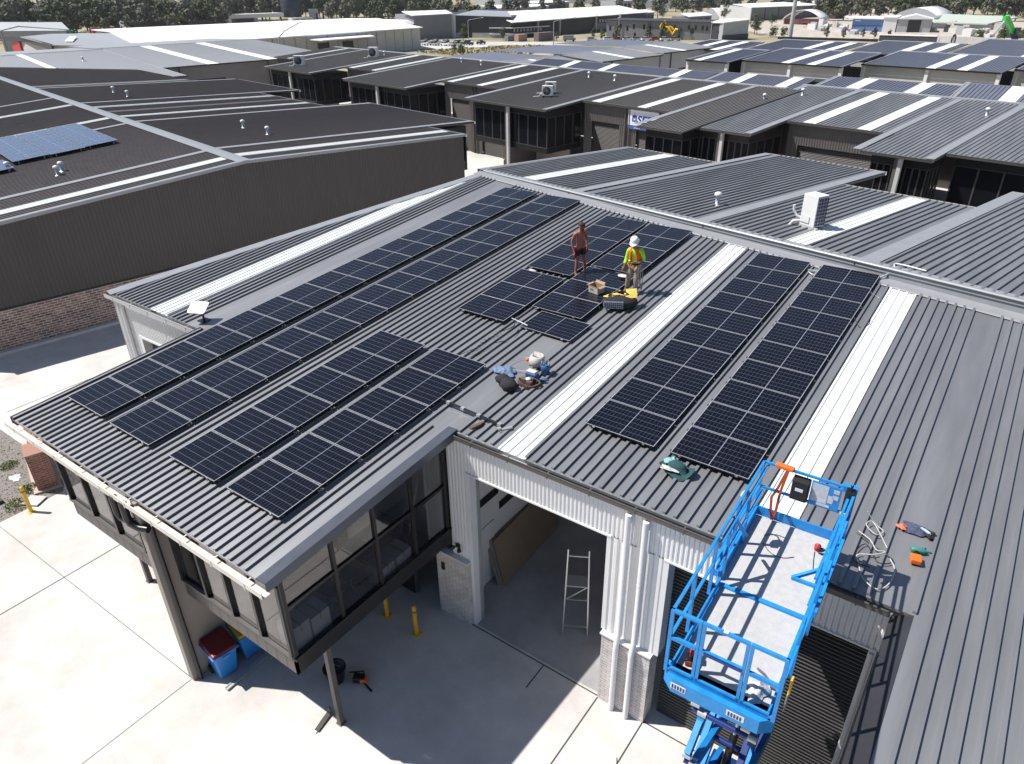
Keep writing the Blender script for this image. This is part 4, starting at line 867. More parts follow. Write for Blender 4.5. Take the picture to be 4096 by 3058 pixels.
# long white roof
t = thing('warehouse', 'very long white roofed warehouse with pale panel walls behind the light grey roof', 'warehouse')
A, B, RA, RB, C, D = (-206.5, 70), (-218.6, 174.5), (-265, 80), (-268.5, 189), (-322, 90), (-318, 203)
slab('roof', [(*A, 1.4), (*B, 1.45), (*RB, 2.85), (*RA, 2.85)], M_whiteroof, t); slab('rear_roof', [(*RA, 2.85), (*RB, 2.85), (*D, 1.4), (*C, 1.4)], M_whiteroof, t)
Ai, Bi, Di, Ci = (-207.6, 71), (-219.6, 173.8), (-317, 202), (-321, 91)
solid('panel_wall', [Ai, Bi, Di, Ci], G, [1.1, 1.15, 1.1, 1.1], M_tilt, t); solid('gable_wall', [(-219.7, 173.7), (-219.6, 174.0), (-268.4, 188.6), (-268.4, 188.2)], 1.0, [1.1, 1.1, 2.5, 2.5], M_tilt, t)
L_ = (Vector(Bi) - Vector(Ai)).length
for k in range(1, 17): onwall(Ai, Bi, L_ - k * 4.2 - .08, L_ - k * 4.2 + (.25 if k % 5 == 0 else .07), G, 1.05, M_grey, 'panel_joint', t, .06)
slab('awning', [(-217.5, 147), (-208, 144), (-204.5, 124), (-213, 125)], M_whiteroof, t, .25) if False else None
slab('awning', [(-217.8, 150, .25), (-209.0, 147, .15), (-205.8, 125, .15), (-214.8, 124, .25)], M_whiteroof, t, .3)
for s in (L_ - 36, L_ - 46): onwall(Ai, Bi, s, s + 4.5, G, -1.2, M_dark, 'roller_door', t, .1)
mb = MB(); mb.tube([W(-209.5, 146, .0), W(-217.5, 146.5, -1.2), W(-218.2, 146.5, G)], .14, 6); mb.build('downpipe', M_galv, t)
# low white roof left of it with red fascia building
t = thing('warehouse', 'pale low roofed building with a dark raked fascia and red sign panel at far left', 'warehouse')
slab('roof', [(-239, 56, 1.3), (-205, 70.6, 1.2), (-262, 80, 2.5), (-300, 70, 1.5), (-296, 60, 1.2)], M_roofl, t, .25); slab('fascia', [(-324, 60, .2), (-296, 60.5, 1.25), (-239, 55.8, 1.35), (-240, 56.6, 1.35), (-296, 61.5, 1.25), (-322, 63, .2)], M_dark, t, 1.5)
slab('skylight', [(-268, 68.5, 1.95), (-264, 69.5, 2.0), (-246, 63.5, 1.55), (-249, 62, 1.55)], M_sky, t, .1)
solid('red_panel', [(-318, 60.8), (-304, 60.6), (-304, 61.2), (-318, 61.4)], G, [-.9, -.6, -.6, -.9], mat('red fascia', (.5, .03, .04), .5), t); solid('wall', [(-316, 62), (-245, 58), (-215, 71), (-262, 78)], G, [-1, .6, .6, .6], M_tilt, t)
t = thing('warehouse', 'pale grey building with a green corner panel before the left trees', 'warehouse')
slab('roof', [(-335, 62, 2.0), (-354, 72, 2.6), (-319, 81.5, 1.9), (-395, 98, 2.0), (-420, 74, 2.4)], M_greyl, t, .3); solid('wall', [(-336, 61.4), (-353, 71.6), (-320, 81), (-318, 79.5)][::-1], G, [1.6, 1.6, 2.2, 1.7], M_greyl, t)
solid('front_wall', [(-335, 61.8), (-353, 71.8), (-353.5, 72.2), (-336, 62.2)], G, [1.7, 2.3, 2.3, 1.7], M_greyl, t); solid('green_panel', [(-325.5, 79.2), (-318.5, 81.6), (-318.5, 82), (-326, 79.6)], G, [1.9, 1.7, 1.7, 1.9], mat('green panel', (.02, .22, .08), .5), t)
# dark distribution warehouse with a white roof
t = thing('warehouse', 'large dark clad warehouse under a white roof with a glazed corner office and tall columns', 'warehouse')
Lc, Nc, Rc = (-259.7, 223.3), (-238.9, 238.1), (-230, 322)
solid('dark_wall', [Lc, Nc, (-243, 244), (-290, 300), (-318, 262)], G, [3.0, 2.2, 2.2, 3.2, 3.2], M_dark, t); solid('front_wall', [Nc, Rc, (-240, 326), (-243, 244)], G, [.6, 1.2, 1.6, 1.6], M_dark, t)
slab('roof', [(-234.5, 234.5, .35), (-231.0, 325, 1.6), (-270, 349, 3.6), (-262, 256, 3.55), (-245, 238, 1.8)], M_whiteroof, t, .3); slab('side_roof', [(-238.2, 237.6, 2.35), (-262, 257, 3.6), (-292, 262, 3.6), (-260, 222.6, 3.15)], M_roofl, t, .2)
solid('white_end_column', [(-263, 220.2), (-259.4, 223), (-260, 224), (-264, 221.5)], G, [3.4, 3.3, 3.3, 3.4], M_white, t); onwall(Lc, Nc, 0.2, 24.8, G, G + 2.0, M_tilt, 'base_wall', t, .12)
for k in range(1, 10): onwall(Lc, Nc, k * 2.5 - .06, k * 2.5 + .06, G + 2, 2.2, M_black, 'panel_joint', t, .05)
onwall(Lc, Nc, 3.5, 7.5, G, G + 4.6, M_black, 'roller_door', t, .16)
for z in (-1.9, -4.3):
    slab('ledge', [(-246.5, 231.5, z), (-236.6, 236.9, z), (-234.6, 258, z), (-237.5, 258, z), (-239.5, 239.5, z), (-247.5, 233.2, z)], M_white, t, .32)
onwall(Nc, Rc, .5, 18, -4.2, -2.3, M_win, 'window_band', t, .1)
for k in range(9): onwall(Nc, Rc, 1 + k * 1.9, 1.9 + k * 1.9, -3.8, -2.6, M_tilt, 'blind', t, .13)
for s, m_ in ((14, M_tilt), (27, M_tilt), (50, M_tilt), (66, M_tilt)):
    A_ = Vector((-237.0, 237.5)) + Vector((7.6, 84)) * (s / 84.3); mb = MB(); pbox(mb, A_.x - .35, A_.x + .35, A_.y - .35, A_.y + .35, G, .7 + s * .012); mb.build('column', M_greyl, t)
onwall(Nc, Rc, 28, 41, G, -.2, M_black, 'loading_opening', t, .12); onwall(Nc, Rc, 52, 70, -1.9, -.2, M_win, 'window_band', t, .12)
for k in range(9): onwall(Nc, Rc, 52.6 + k * 1.9, 53.6 + k * 1.9, -1.7, -.5, M_greyl, 'blind', t, .16)
onwall(Nc, Rc, 51, 71, -4.8, -2.1, M_grey, 'spandrel', t, .14)
# grey two storey office with the yellow emblem
t = thing('office_building', 'grey two storey office with small dark windows and a yellow painted emblem', 'building')
Ca, Cb_, Cc, Cd = (-201.5, 258.6), (-160.4, 274.3), (-164, 290), (-205, 273); L2 = 44.0
solid('wall', [Ca, Cb_, Cc, Cd], G, [1.05, .4, .4, 1.05], M_grey, t); slab('roof_edge', [(-202, 257.9, 1.3), (-159.8, 273.6, .62), (-163.6, 291, .7), (-205.6, 274, 1.3)], M_dark, t, .35)
for s, z in [(1.2, -2.8), (5.8, -2.1), (8.8, -2.8), (11.6, -2.1), (16, -2.2), (18.6, -2.7), (23.8, -2.3), (34.8, -2.2), (37.6, -2.3), (42.2, -2.6), (29.0, -2.3), (40.4, -2.4), (3.0, -5.5), (23.3, -5.2), (31.0, -5.4), (12.2, -5.3)]: onwall(Ca, Cb_, s, s + .85, z, z + 1.7, M_win, 'window', t, .06)
onwall(Ca, Cb_, 18.9, 19.1, G, .9, M_black, 'downpipe', t, .1); onwall(Ca, Cb_, 35.9, 37.4, -3.6, -1.7, M_win, 'window', t, .06)
d2 = (Vector(Cb_) - Vector(Ca)).normalized(); n2 = Vector((d2.y, -d2.x)); 
def onC(s, z): v = Vector(Ca) + d2 * s + n2 * .14; return W(v.x, v.y, z)
sc_ = lambda L: [onC(25.0 + (a - 25.0) * 1.35, -1.3 + (b + 1.2) * 1.4) for a, b in L]
mb = MB(); mb.tube(sc_(((25.6, -.3), (25.0, .2), (24.3, -.1), (23.9, -1.1), (24.2, -2.2), (25.2, -2.5), (26.2, -2.1), (26.6, -1.5))), .5, 6); mb.tube(sc_(((25.3, -1.2), (26.3, -1.3), (27.0, -2.1), (27.7, -3.2), (28.2, -2.5), (28.7, -1.7), (29.3, -1.9))), .48, 6); mb.tube(sc_(((26.5, -1.0), (27.3, -1.2), (28.0, -1.9))), .4, 6); mb.build('yellow_emblem', mat('emblem yellow', (.8, .48, .02), .5), t)
tx = text('house_number', '43', 1.3, (0, 0, 0), mat('number red', (.6, .08, .06), .5), t); tx.matrix_world = Matrix.Translation(onC(29.4, -.35)) @ Matrix.Rotation(math.atan2((EX * d2.x + EY * d2.y).y, (EX * d2.x + EY * d2.y).x), 4, 'Z') @ Matrix.Rotation(math.pi / 2, 4, 'X')
t = thing('office_building', 'light grey walled wing with a dark base to the right of the grey office', 'building')
solid('wall', [(-153.9, 273.2), (-152.3, 289.2), (-162, 291), (-160, 275)], G, [.4, 1.0, 1.0, .4], M_greyl, t); solid('base_band', [(-153.6, 273.0), (-152.0, 289.4), (-152.4, 289.5), (-154, 273.1)], G, [-3.9] * 4, M_dark, t); slab('roof', [(-153.6, 273, .75), (-152, 289.5, 1.3), (-165, 292, 1.3), (-161, 274, .6)], M_whiteroof, t, .3); solid('link_wall', [(-160.2, 274.4), (-154.2, 273.6), (-155, 276), (-161, 277)], G, [.2] * 4, M_dark, t)
# white warehouse with the dark sign
t = thing('warehouse', 'white gable fronted warehouse with a dark sign and long grey side wall on the right', 'warehouse')
K0, K1, K2, K3 = (-250.6, 422.3), (-230.3, 421.9), (-218.5, 522), (-255, 545)
solid('side_wall', [K1, K2, K3, K0], G, [.9, .3, .3, 2.0], M_grey, t); solid('white_front', [(-251, 421.2), (-229.9, 420.9), (-229.9, 421.8), (-251, 422.1)], G, [2.1, .95, .95, 2.1], M_white, t)
slab('roof', [(-229.5, 420.5, 1.15), (-217.6, 523, .55), (-240, 530, 2.4), (-245, 425, 2.6)], M_whiteroof, t, .3)
for k in range(1, 8): onwall(K1, K2, k * 13, k * 13 + .45, G, .5, M_black, 'panel_joint', t, .1)
onwall(K0, K1, 3.0, 12.2, -3.7, .1, M_dark, 'sign_board', t, .9); onwall(K0, K1, 4.6, 11.0, -2.0, -.6, M_white, 'sign_lettering', t, 1.0); onwall(K0, K1, 5.2, 10.2, -1.55, -1.05, M_dark, 'sign_strip', t, 1.05)
# curved shelters, sheds and the yard on the right
def arch(name, label, a, b, h, depth, m, z0=None, cat='shelter', end=None):
    t = thing(name, label, cat); A, B = Vector((*a, 0)), Vector((*b, 0)); d = (B - A); n = Vector((-d.y, d.x, 0)).normalized(); z0 = G if z0 is None else z0; mb = MB(); V = []; F = []; N = 14
    for j in (0, 1):
        for i in range(N + 1): u = i / N; P = A + d * u + n * depth * j; V.append(W(P.x, P.y, z0 + h * math.sin(math.pi * u) ** .75))
    for i in range(N): F.append((i, i + 1, N + 2 + i, N + 1 + i))
    mb.mesh(V, F, True); o = mb.build('canopy', m, t); s = o.modifiers.new('s', 'SOLIDIFY'); s.thickness = .2
    if end: mb = MB(); mb.face([V[i] + Vector((0, 0, 0)) for i in range(N + 1)]); mb.build('end_wall', end, t)
    return t
M_shel = mat('white shelter fabric', (.78, .78, .78), .6, var=.06, vscale=.3); M_maroon = mat('maroon racking', (.16, .04, .045), .7, var=.3, vscale=.5)
def fbox(name, label, cat, p0, p1, q0, q1, z0, z1, m, group=None, parts=None):
    t = thing(name, label, cat, (0, 0, 0), 0, group); mb = MB(); pbox(mb, p0, p1, q0, q1, z0, z1); mb.build('body', m, t)
    for nm, dims, m2 in parts or (): mb = MB(); pbox(mb, *dims); mb.build(nm, m2, t)
    return t
arch('shelter', 'white curved shelter over maroon racking left of the light pole', (-197, 398), (-176.5, 400.5), 4.6, 14, M_shel, G + 2.4)
fbox('rack', 'maroon storage racking under the white curved shelter', 'rack', -197, -177, 400, 408, G, G + 2.6, M_maroon, parts=[('shelf', (-186, -176, 398.5, 400, G + 1.1, G + 1.4), M_red), ('bay', (-188, -177.5, 399.4, 400.2, G + .2, G + 2.2), M_dark)])
arch('shelter', 'large white barrel roofed shelter in front of the right hand trees', (-142, 404), (-121.5, 406), 4.4, 30, M_shel, -2.0, end=M_greyl)
arch('shelter', 'small white arched shed beside the white gable warehouse', (-266, 424), (-252, 423), 6.2, 12, M_shel, end=M_greyl)
t = thing('shed', 'blue fronted container shed at the edge of the right hand yard', 'shed'); A_, B_ = (-140.5, 357.5), (-128.8, 362.5)
solid('body', [A_, B_, (-133, 374), (-144.5, 369)], G, [-.9] * 4, mat('blue sheet', (.13, .24, .50), .6, var=.06), t); slab('white_roof', [(-141.5, 356.5, -.35), (-128.2, 362, -.55), (-133, 376, -.3), (-150, 370, -.1)], M_whiteroof, t, .4); onwall(A_, B_, 0, 12.6, -3.6, -3.4, M_dark, 'seam', t, .1); onwall(A_, B_, 1.0, 3.2, -1.7, -1.2, M_white, 'notice', t, .12)
t = thing('shed', 'pale gable fronted shed with a dark doorway in the right hand yard', 'shed'); a_, b_ = (-123.0, 363.5), (-110.8, 369)
solid('wall', [a_, b_, (-116, 384), (-129, 378)], G, [-.7] * 4, M_greyl, t); mb = MB(); m_ = (Vector(a_) + Vector(b_)) / 2; e_ = m_ + Vector((-5.6, 14.8)); mb.face([W(-123.8, 362.6, -.75), W(-110, 368.6, -.75), W(m_.x, m_.y - .6, 1.0)]); mb.face([W(-123.8, 362.6, -.75), W(m_.x, m_.y - .6, 1.0), W(e_.x, e_.y, 1.0), W(-129.6, 378, -.75)]); mb.face([W(-110, 368.6, -.75), W(-115.6, 384, -.75), W(e_.x, e_.y, 1.0), W(m_.x, m_.y - .6, 1.0)]); mb.build('gable_roof', M_white, t); onwall(a_, b_, 4.2, 9.2, G, -1.2, M_black, 'doorway', t, .3)
t = thing('shed', 'white sided shed between the blue fronted one and the gable fronted one', 'shed'); solid('wall', [(-128.4, 361.5), (-123.4, 363.4), (-128, 378), (-133, 375.5)], G, [-.2] * 4, M_white, t); slab('roof', [(-128.8, 361, .1), (-123.2, 363, .1), (-128, 379, .3), (-134, 376, .3)], M_whiteroof, t, .3)
t = thing('shed', 'long pale green roofed shed behind the right hand yard', 'shed'); slab('roof', [(-132, 400, -3.0), (-98, 400, -3.4), (-92, 420, -1.2), (-128, 420, -.4)], mat('pale green roof', (.46, .52, .46), .6, var=.06), t, .5); solid('wall', [(-131, 402), (-97, 402), (-94, 418), (-127, 418)], G, [-3.8] * 4, M_greyl, t)
t = thing('fence', 'dark ribbed fence with a pale capping beyond the last slate roofs', 'fence'); mb = MB(); A_, B_ = W(-107.7, 309.7), W(-84.4, 303.1); mb.corr(A_, B_, G - 1, G - 1, G + 2.0, G + 2.6, Vector((B_.y - A_.y, A_.x - B_.x, 0)).normalized(), .7, .12); mb.build('ribbed_sheet', M_dark, t); mb = MB(); mb.bar(A_ + EZ * (G + 2.2), B_ + EZ * (G + 2.8), .6, .35); mb.build('capping', M_white, t)
t = thing('fence', 'long low black fence in front of the pole and conifers', 'fence'); mb = MB(); mb.bar(W(-143, 297, G + .4), W(-106, 305, G + .4), .15, 1.0); mb.build('panels', M_black, t)
t = thing('excavator', 'bright green excavator boom raised at the right edge of the yard', 'excavator'); MG = mat('bright green paint', (.02, .52, .06), .45)
mb = MB(); mb.bar(W(-74.6, 337.5, 1.4), W(-74.6, 341.5, 1.3), 1.2, 1.6); mb.bar(W(-74.6, 340, 1.6), W(-74.6, 352.5, -3.6), 1.2, 2.0); mb.build('boom', MG, t); mb = MB(); mb.bar(W(-74.6, 352.3, -2.6), W(-74.6, 354.5, G - .5), 1.2, 1.8); mb.build('stick', MG, t); mb = MB(); mb.bar(W(-74.4, 338, .6), W(-74.4, 330, -3.5), .5, .5); mb.build('ram', M_galv, t); mb = MB(); pbox(mb, -78, -72, 352, 359, G, G + 2.6); pbox(mb, -77, -73, 353, 357, G + 2.6, G + 3.6); mb.build('house', M_dark, t)
# poles and lamps
t = thing('light_pole', 'thick white light pole rising out of frame beyond the slate roofs', 'pole', W(-140, 301.1, G)); mb = MB(); mb.tube([(0, 0, 0), (0, 0, 14), (.1, 0, 30)], [.95, .75, .5], 16); mb.build('shaft', M_greyl, t); mb = MB(); mb.lathe([(1.3, 0), (1.3, .3), (.98, .35)], (0, 0, 0), 16); mb.build('base', M_tilt, t)
def lamp(p, q, z0, h, dp, dq, rise, label, grp=None):
    t = thing('street_lamp', label, 'street lamp', W(p, q, z0)); d = EX * dp + EY * dq; mb = MB(); mb.tube([(0, 0, 0), (0, 0, h)], [.17, .12], 10); mb.build('pole', M_greyl, t); mb = MB(); mb.tube([Vector((0, 0, h - .1)), d * .08 + EZ * (h + .25), d * .3 + EZ * (h + rise * .45), d + EZ * (h + rise)], [.11, .10, .09, .08], 8); mb.build('arm', M_greyl, t); mb = MB(); mb.box((-.35, -.25, -.12), (.35, .25, .05)); o = mb.build('lantern', M_white, t); o.location = d + EZ * (h + rise)
lamp(-189.4, 213.8, G, 8.4, 4, 7.5, 1.3, 'street lamp on the roadside in front of the dark warehouse columns'); lamp(-248.9, 221.5, G, 7.2, 4.0, 5.0, 1.1, 'street lamp in front of the dark warehouse side wall'); lamp(-115, 65, 0, 7.2, 1.8, 3.6, 2.3, 'thin curved street lamp behind the light grey left roof'); lamp(-196, 260, G, 7.5, 1, -1.5, .6, 'street lamp standing against the left end of the grey office'); lamp(-158.5, 272, G, 6.6, .3, .3, .3, 'slim post lamp at the right corner of the grey office')
# tank, sheds at the tree edge
t = thing('storage_tank', 'dark round storage tank standing above the white roof by the trees', 'tank', W(-479, 259, G)); mb = MB(); mb.lathe([(6.4, 3), (6.6, 6), (6.6, 15), (6.2, 15.6), (0, 16.2)], (0, 0, 0), 24); mb.build('tank_wall', mat('tank navy', (.03, .035, .055), .5, var=.2, vscale=.3), t); mb = MB()
for z in (6, 9, 12): mb.lathe([(6.65, z), (6.65, z + .15)], (0, 0, 0), 24)
mb.build('bands', M_black, t)
fbox('shed', 'white arcaded building below the dark round tank', 'shed', -472, -466, 252, 267, G, -3.2, M_white, parts=[('opening', (-466, -465.9, 254, 257, G, -3.9), M_greyl), ('opening', (-466, -465.9, 258.5, 261.5, G, -3.9), M_greyl), ('opening', (-466, -465.9, 263, 266, G, -3.9), M_greyl)])
fbox('hoarding', 'white upright panel right of the dark round tank', 'panel', -471, -470, 267.5, 274, G, 1.6, M_greyl, parts=[('dark_post', (-469.9, -469.5, 272, 273, G, -1), M_dark)])
fbox('shed', 'white fronted shed at the tree edge left of the tank', 'shed', -484, -474, 212, 250.5, -2.4, -.1, M_white, parts=[('dark_opening', (-483, -474.5, 218, 229, G, -2.5), M_dark), ('side_wall', (-483, -474.2, 229.5, 232, G, -2.5), M_greyl), ('left_wing', (-480, -474, 205, 214, G, -1.9), M_white)])
fbox('container', 'left red container at the foot of the left trees', 'container', -403, -400, 111.6, 115.6, G + 2, -1.1, mat('red container', (.32, .05, .04), .6, var=.1)); fbox('container', 'right red container at the foot of the left trees', 'container', -403, -400, 118.2, 122.4, G + 2, -1.2, MATS['red container'])
t = thing('antenna', 'white dish antenna beside the red containers', 'antenna', W(-400, 126, G)); mb = MB(); mb.lathe([(0, 0), (1.0, .2), (1.5, .6)], (0, 0, 6), 14, axis=(.8, -.5, .5)); mb.build('dish', M_white, t); mb = MB(); mb.tube([(0, 0, 0), (0, 0, 6)], .12, 6); mb.build('mast', M_galv, t)
fbox('shade_screen', 'left dark shade screen at the foot of the left trees', 'screen', -401, -400, 132.6, 151.7, G, .5, M_black); fbox('shade_screen', 'right dark shade screen at the foot of the left trees', 'screen', -401, -400, 159.6, 169.6, G, .4, M_black)
# sheds behind the long white roof
t = thing('shed', 'grey shed with a low white gable roof behind the curved white shelter', 'shed'); solid('wall', [(-263, 203), (-259, 220.5), (-284, 234), (-290, 212)], G, [3.4, 3.6, 3.6, 3.4], M_grey, t); slab('roof', [(-263, 202, 3.6), (-258.5, 221, 3.9), (-271, 227, 4.9), (-276, 206, 4.9)], M_whiteroof, t, .25)
t = arch('shelter', 'white curved fabric shelter in the yard beside the long white roof', (-262, 197), (-266, 219), 5.4, 34, M_shel, G + 2.2); mb = MB(); 
for p, q in ((-262.5, 198), (-264, 208), (-266, 218)): mb = MB(); mb.tube([W(p, q, G), W(p, q, G + 4)], .2, 6); mb.build('post', M_galv, t)
fbox('shed', 'low white awning shed between the grey shed and the dark warehouse', 'shed', -292, -281, 230, 250, -2.4, -2.0, M_whiteroof, parts=[('dark_wall', (-291, -284, 231, 249, G, -2.4), M_dark)])
# distant sheds
for i, (p, q, w, d, h, lb) in enumerate([(-491, 523, 40, 46, 6, 'distant long white roof beyond the trees, left of centre'), (-445, 455, 30, 34, 5, 'distant white roof just behind the dark warehouse'), (-400, 388, 40, 22, 6.5, 'distant grey white roof touching the dark warehouse roof'), (-436, 560, 22, 18, 7, 'distant white gable end behind the right end of the dark warehouse'), (-284, 396, 14, 10, 5, 'white roofed shed with posts right of the dark warehouse'), (-728, 545, 26, 24, 8, 'far blue roofed shed among the trees'), (-610, 490, 34, 26, 6, 'far white roof among the trees left of centre'), (-300, 408, 20, 18, 4, 'low white shed behind the grey office'), (-386, 615, 50, 80, 7, 'long grey and white shed behind the white gable warehouse'), (-414, 598, 12, 18, 7, 'white block with windows behind the trees right of centre'), (-236, 380, 12, 22, 4.5, 'low white canopy shed left of the white gable warehouse'), (-640, 640, 60, 60, 7, 'very distant pale shed on the skyline at centre'), (-560, 700, 60, 50, 7, 'very distant pale shed on the skyline right of centre'), (-800, 330, 40, 20, 6, 'tiny distant white roof in the field at left')]):
    t = thing('shed', lb, 'shed'); blue = i == 5
    mb = MB(); pbox(mb, p - w, p - .6, q - d / 2, q + d / 2, G, G + h - .6); mb.build('wall', M_greyl if i % 2 else M_grey, t); slab('roof', [(p, q - d / 2 - .5, G + h - .5), (p, q + d / 2 + .5, G + h - .5), (p - w / 2, q + d / 2 + .5, G + h + .9), (p - w / 2, q - d / 2 - .5, G + h + .9)], mat('blue roof', (.2, .38, .6), .5) if blue else M_whiteroof, t, .3)
    for k in range(3): mb = MB(); qq = q + d * (k - 1) * .3; pbox(mb, p - .6, p - .5, qq - d * .1, qq + d * .1, G, G + h * .6); mb.build('door', M_dark, t)
# yard stock
rg = random.Random(12); M_pale = mat('pale stock', (.55, .50, .46), .8, var=.2, vscale=.8); M_ctan = mat('tan container', (.40, .24, .17), .7, var=.1)
M_wire = mat('wrapped pallet white', (.66, .66, .66), .6, var=.12, vscale=.8)
fbox('container', 'grey container left of the pink one before the dark warehouse', 'container', -226, -223.8, 222, 226, G, G + 2.0, M_grey); fbox('container', 'pinkish container before the dark warehouse corner', 'container', -221, -218.5, 223, 228, G, G + 2.6, M_ctan); fbox('container', 'long brown meshed container before the dark warehouse columns', 'container', -215, -212.2, 228.5, 238, G, G + 3.2, mat('brown container', (.17, .13, .125), .7, var=.15))
stock = []
for i, (p, q) in enumerate([(-174, 398), (-166, 388), (-158, 380), (-150, 372), (-146, 362), (-142, 351), (-138, 357), (-152, 352), (-160, 362), (-168, 372), (-118, 385), (-112, 378), (-106, 376), (-112, 400), (-104, 392), (-98, 384), (-93, 377), (-88, 366), (-82, 352), (-86, 382), (-92, 400), (-101, 372), (-95, 362), (-89, 352), (-202, 470), (-196, 473), (-126, 344), (-130, 338), (-156, 400), (-148, 396)]):
    w = rg.uniform(1.5, 4.5); d = rg.uniform(2, 7); h = rg.uniform(1.2, 3.4); m_ = rg.choice([M_pale, M_wire, M_wire, M_white, M_greyl, M_dark, M_pale])
    t = thing('stack', 'stack of pale stock in the cluttered right hand yard', 'stack', (0, 0, 0), 0, 'stock stacks in the right hand yard'); x = p
    for k in range(3):
        mb = MB(); dd = d / 3; pbox(mb, p - w * rg.uniform(.7, 1), p, q + k * dd, q + (k + .9) * dd, G, G + h * rg.uniform(.55, 1.1)); mb.build('bundle', m_ if k != 1 else rg.choice([M_pale, M_wire, M_greyl]), t)
fbox('container', 'magenta banded container in front of the grey side wall', 'container', -204, -200, 466, 478, G + 2.2, G + 5.4, mat('magenta sheet', (.35, .05, .15), .6), parts=[('stripes', (-200, -199.8, 468 + 1, 470, G + 2.2, G + 5.4), M_white), ('stripes', (-200, -199.8, 473, 474, G + 2.2, G + 5.4), M_white), ('rack', (-204, -200, 466, 478, G, G + 2.2), M_dark)])
for i, (q, lb) in enumerate(((537, 'leftmost'), (553, 'middle'), (569, 'rightmost'))): fbox('container', f'{lb} white container of the three on the sandy yard by the trees', 'container', -232 - i * 5, -228 - i * 5, q, q + 12, G, G + 6, M_wire)
t = thing('wheel_sculpture', 'dark ring standing before the pale wall near the right hand fence', 'wheel', W(-78, 300, G)); mb = MB(); mb.tube([Vector((EY * 1.8 * math.cos(a)) + EZ * (1.8 + 1.8 * math.sin(a))) for a in [k * .3927 for k in range(17)]], .25, 6, caps=False); mb.build('rim', M_black, t); mb = MB(); mb.bar((0, 0, 0), (0, 0, 3.6), .2, .2); mb.build('spoke', M_black, t)
fbox('wall', 'pale precast wall to the right of the dark ribbed fence', 'wall', -84, -66, 303.5, 304.2, G - 1, G + 2.8, M_tilt)
# cars
def make_car(m):
    t = thing('parked_car', '', 'car'); mb = MB(); pr_ = [(-2.2, .35), (-2.2, .85), (-1.9, .95), (-1.2, 1.0), (1.15, 1.0), (2.1, .85), (2.25, .6), (2.2, .35)]; n = len(pr_)
    mb.mesh([(x, -.85, z) for x, z in pr_] + [(x, .85, z) for x, z in pr_], [tuple(range(n)), tuple(range(n, 2 * n))[::-1]] + [(i, n + i, n + (i + 1) % n, (i + 1) % n) for i in range(n)]); mb.build('body', m, t, .06)
    mb = MB(); mb.hexa([Vector(v) for v in ((-1.75, -.78, .98), (1.05, -.78, .98), (1.05, .78, .98), (-1.75, .78, .98))], [Vector(v) for v in ((-1.35, -.64, 1.48), (.3, -.64, 1.48), (.3, .64, 1.48), (-1.35, .64, 1.48))]); mb.build('cabin_glass', M_win, t)
    mb = MB(); mb.box((-1.33, -.62, 1.475), (.28, .62, 1.53)); mb.build('roof_panel', m, t, .03)
    for x in (-1.35, 1.4):
        for y in (-.84, .84): mb = MB(); mb.lathe([(.0, -.1), (.33, -.1), (.33, .1), (.0, .1)], (x, y, .33), 14, axis=(0, 1, 0)); mb.build('wheel', M_rubber, t)
    return t
carm = [('white', mat('car white', (.75, .75, .75), .3)), ('silver', mat('car silver', (.45, .46, .48), .3, .4)), ('dark', mat('car dark', (.03, .03, .035), .3)), ('red', mat('car red', (.35, .04, .03), .3))]
protos = {k: make_car(m) for k, m in carm}; used_car = set()
def car(k, p, q, rz, label, grp):
    o = protos[k] if k not in used_car else dup(protos[k]); used_car.add(k); o.location = W(p, q, G + .1); o.rotation_euler = (0, 0, TH + rz); o['label'] = label; o['group'] = grp
rg = random.Random(20)
for i in range(24):
    r_, c_ = divmod(i, 8); k = rg.choice(['white', 'white', 'white', 'silver', 'dark']); car(k, -252 + c_ * 4.6 + rg.uniform(-.5, .5), 178 + r_ * 6.0 + c_ * 1.9, rg.choice([0.2, 1.7]) + rg.uniform(-.15, .15), f'{k} car among the many parked in the pale yard beside the long white roof', 'cars in the pale yard')
for i, (p, q, k) in enumerate([(-190.5, 247, 'white'), (-187, 249, 'red'), (-184, 251.5, 'white'), (-181, 254, 'silver'), (-178, 256, 'white'), (-175, 258.5, 'red'), (-172, 260.5, 'white'), (-169, 263, 'silver'), (-195, 242, 'silver')]): car(k, p, q, 1.0, f'{k} car parked in front of the grey two storey office', 'cars before the grey office')
t = thing('van', 'grey green van standing on the road in front of the dark warehouse opening', 'van', W(-202, 236, G + .1), TH + .9); mb = MB(); mb.box((-2.6, -.95, .4), (1.6, .95, 2.3)); mb.box((1.6, -.92, .4), (2.6, .92, 1.3)); mb.build('body', mat('van green grey', (.25, .28, .25), .5), t, .08); mb = MB(); mb.box((1.5, -.85, 1.35), (1.75, .85, 2.1)); mb.build('windscreen', M_win, t)
for x in (-1.7, 1.7):
    for y in (-.93, .93): mb = MB(); mb.lathe([(0, -.12), (.38, -.12), (.38, .12), (0, .12)], (x, y, .38), 14, axis=(0, 1, 0)); mb.build('wheel', M_rubber, t)

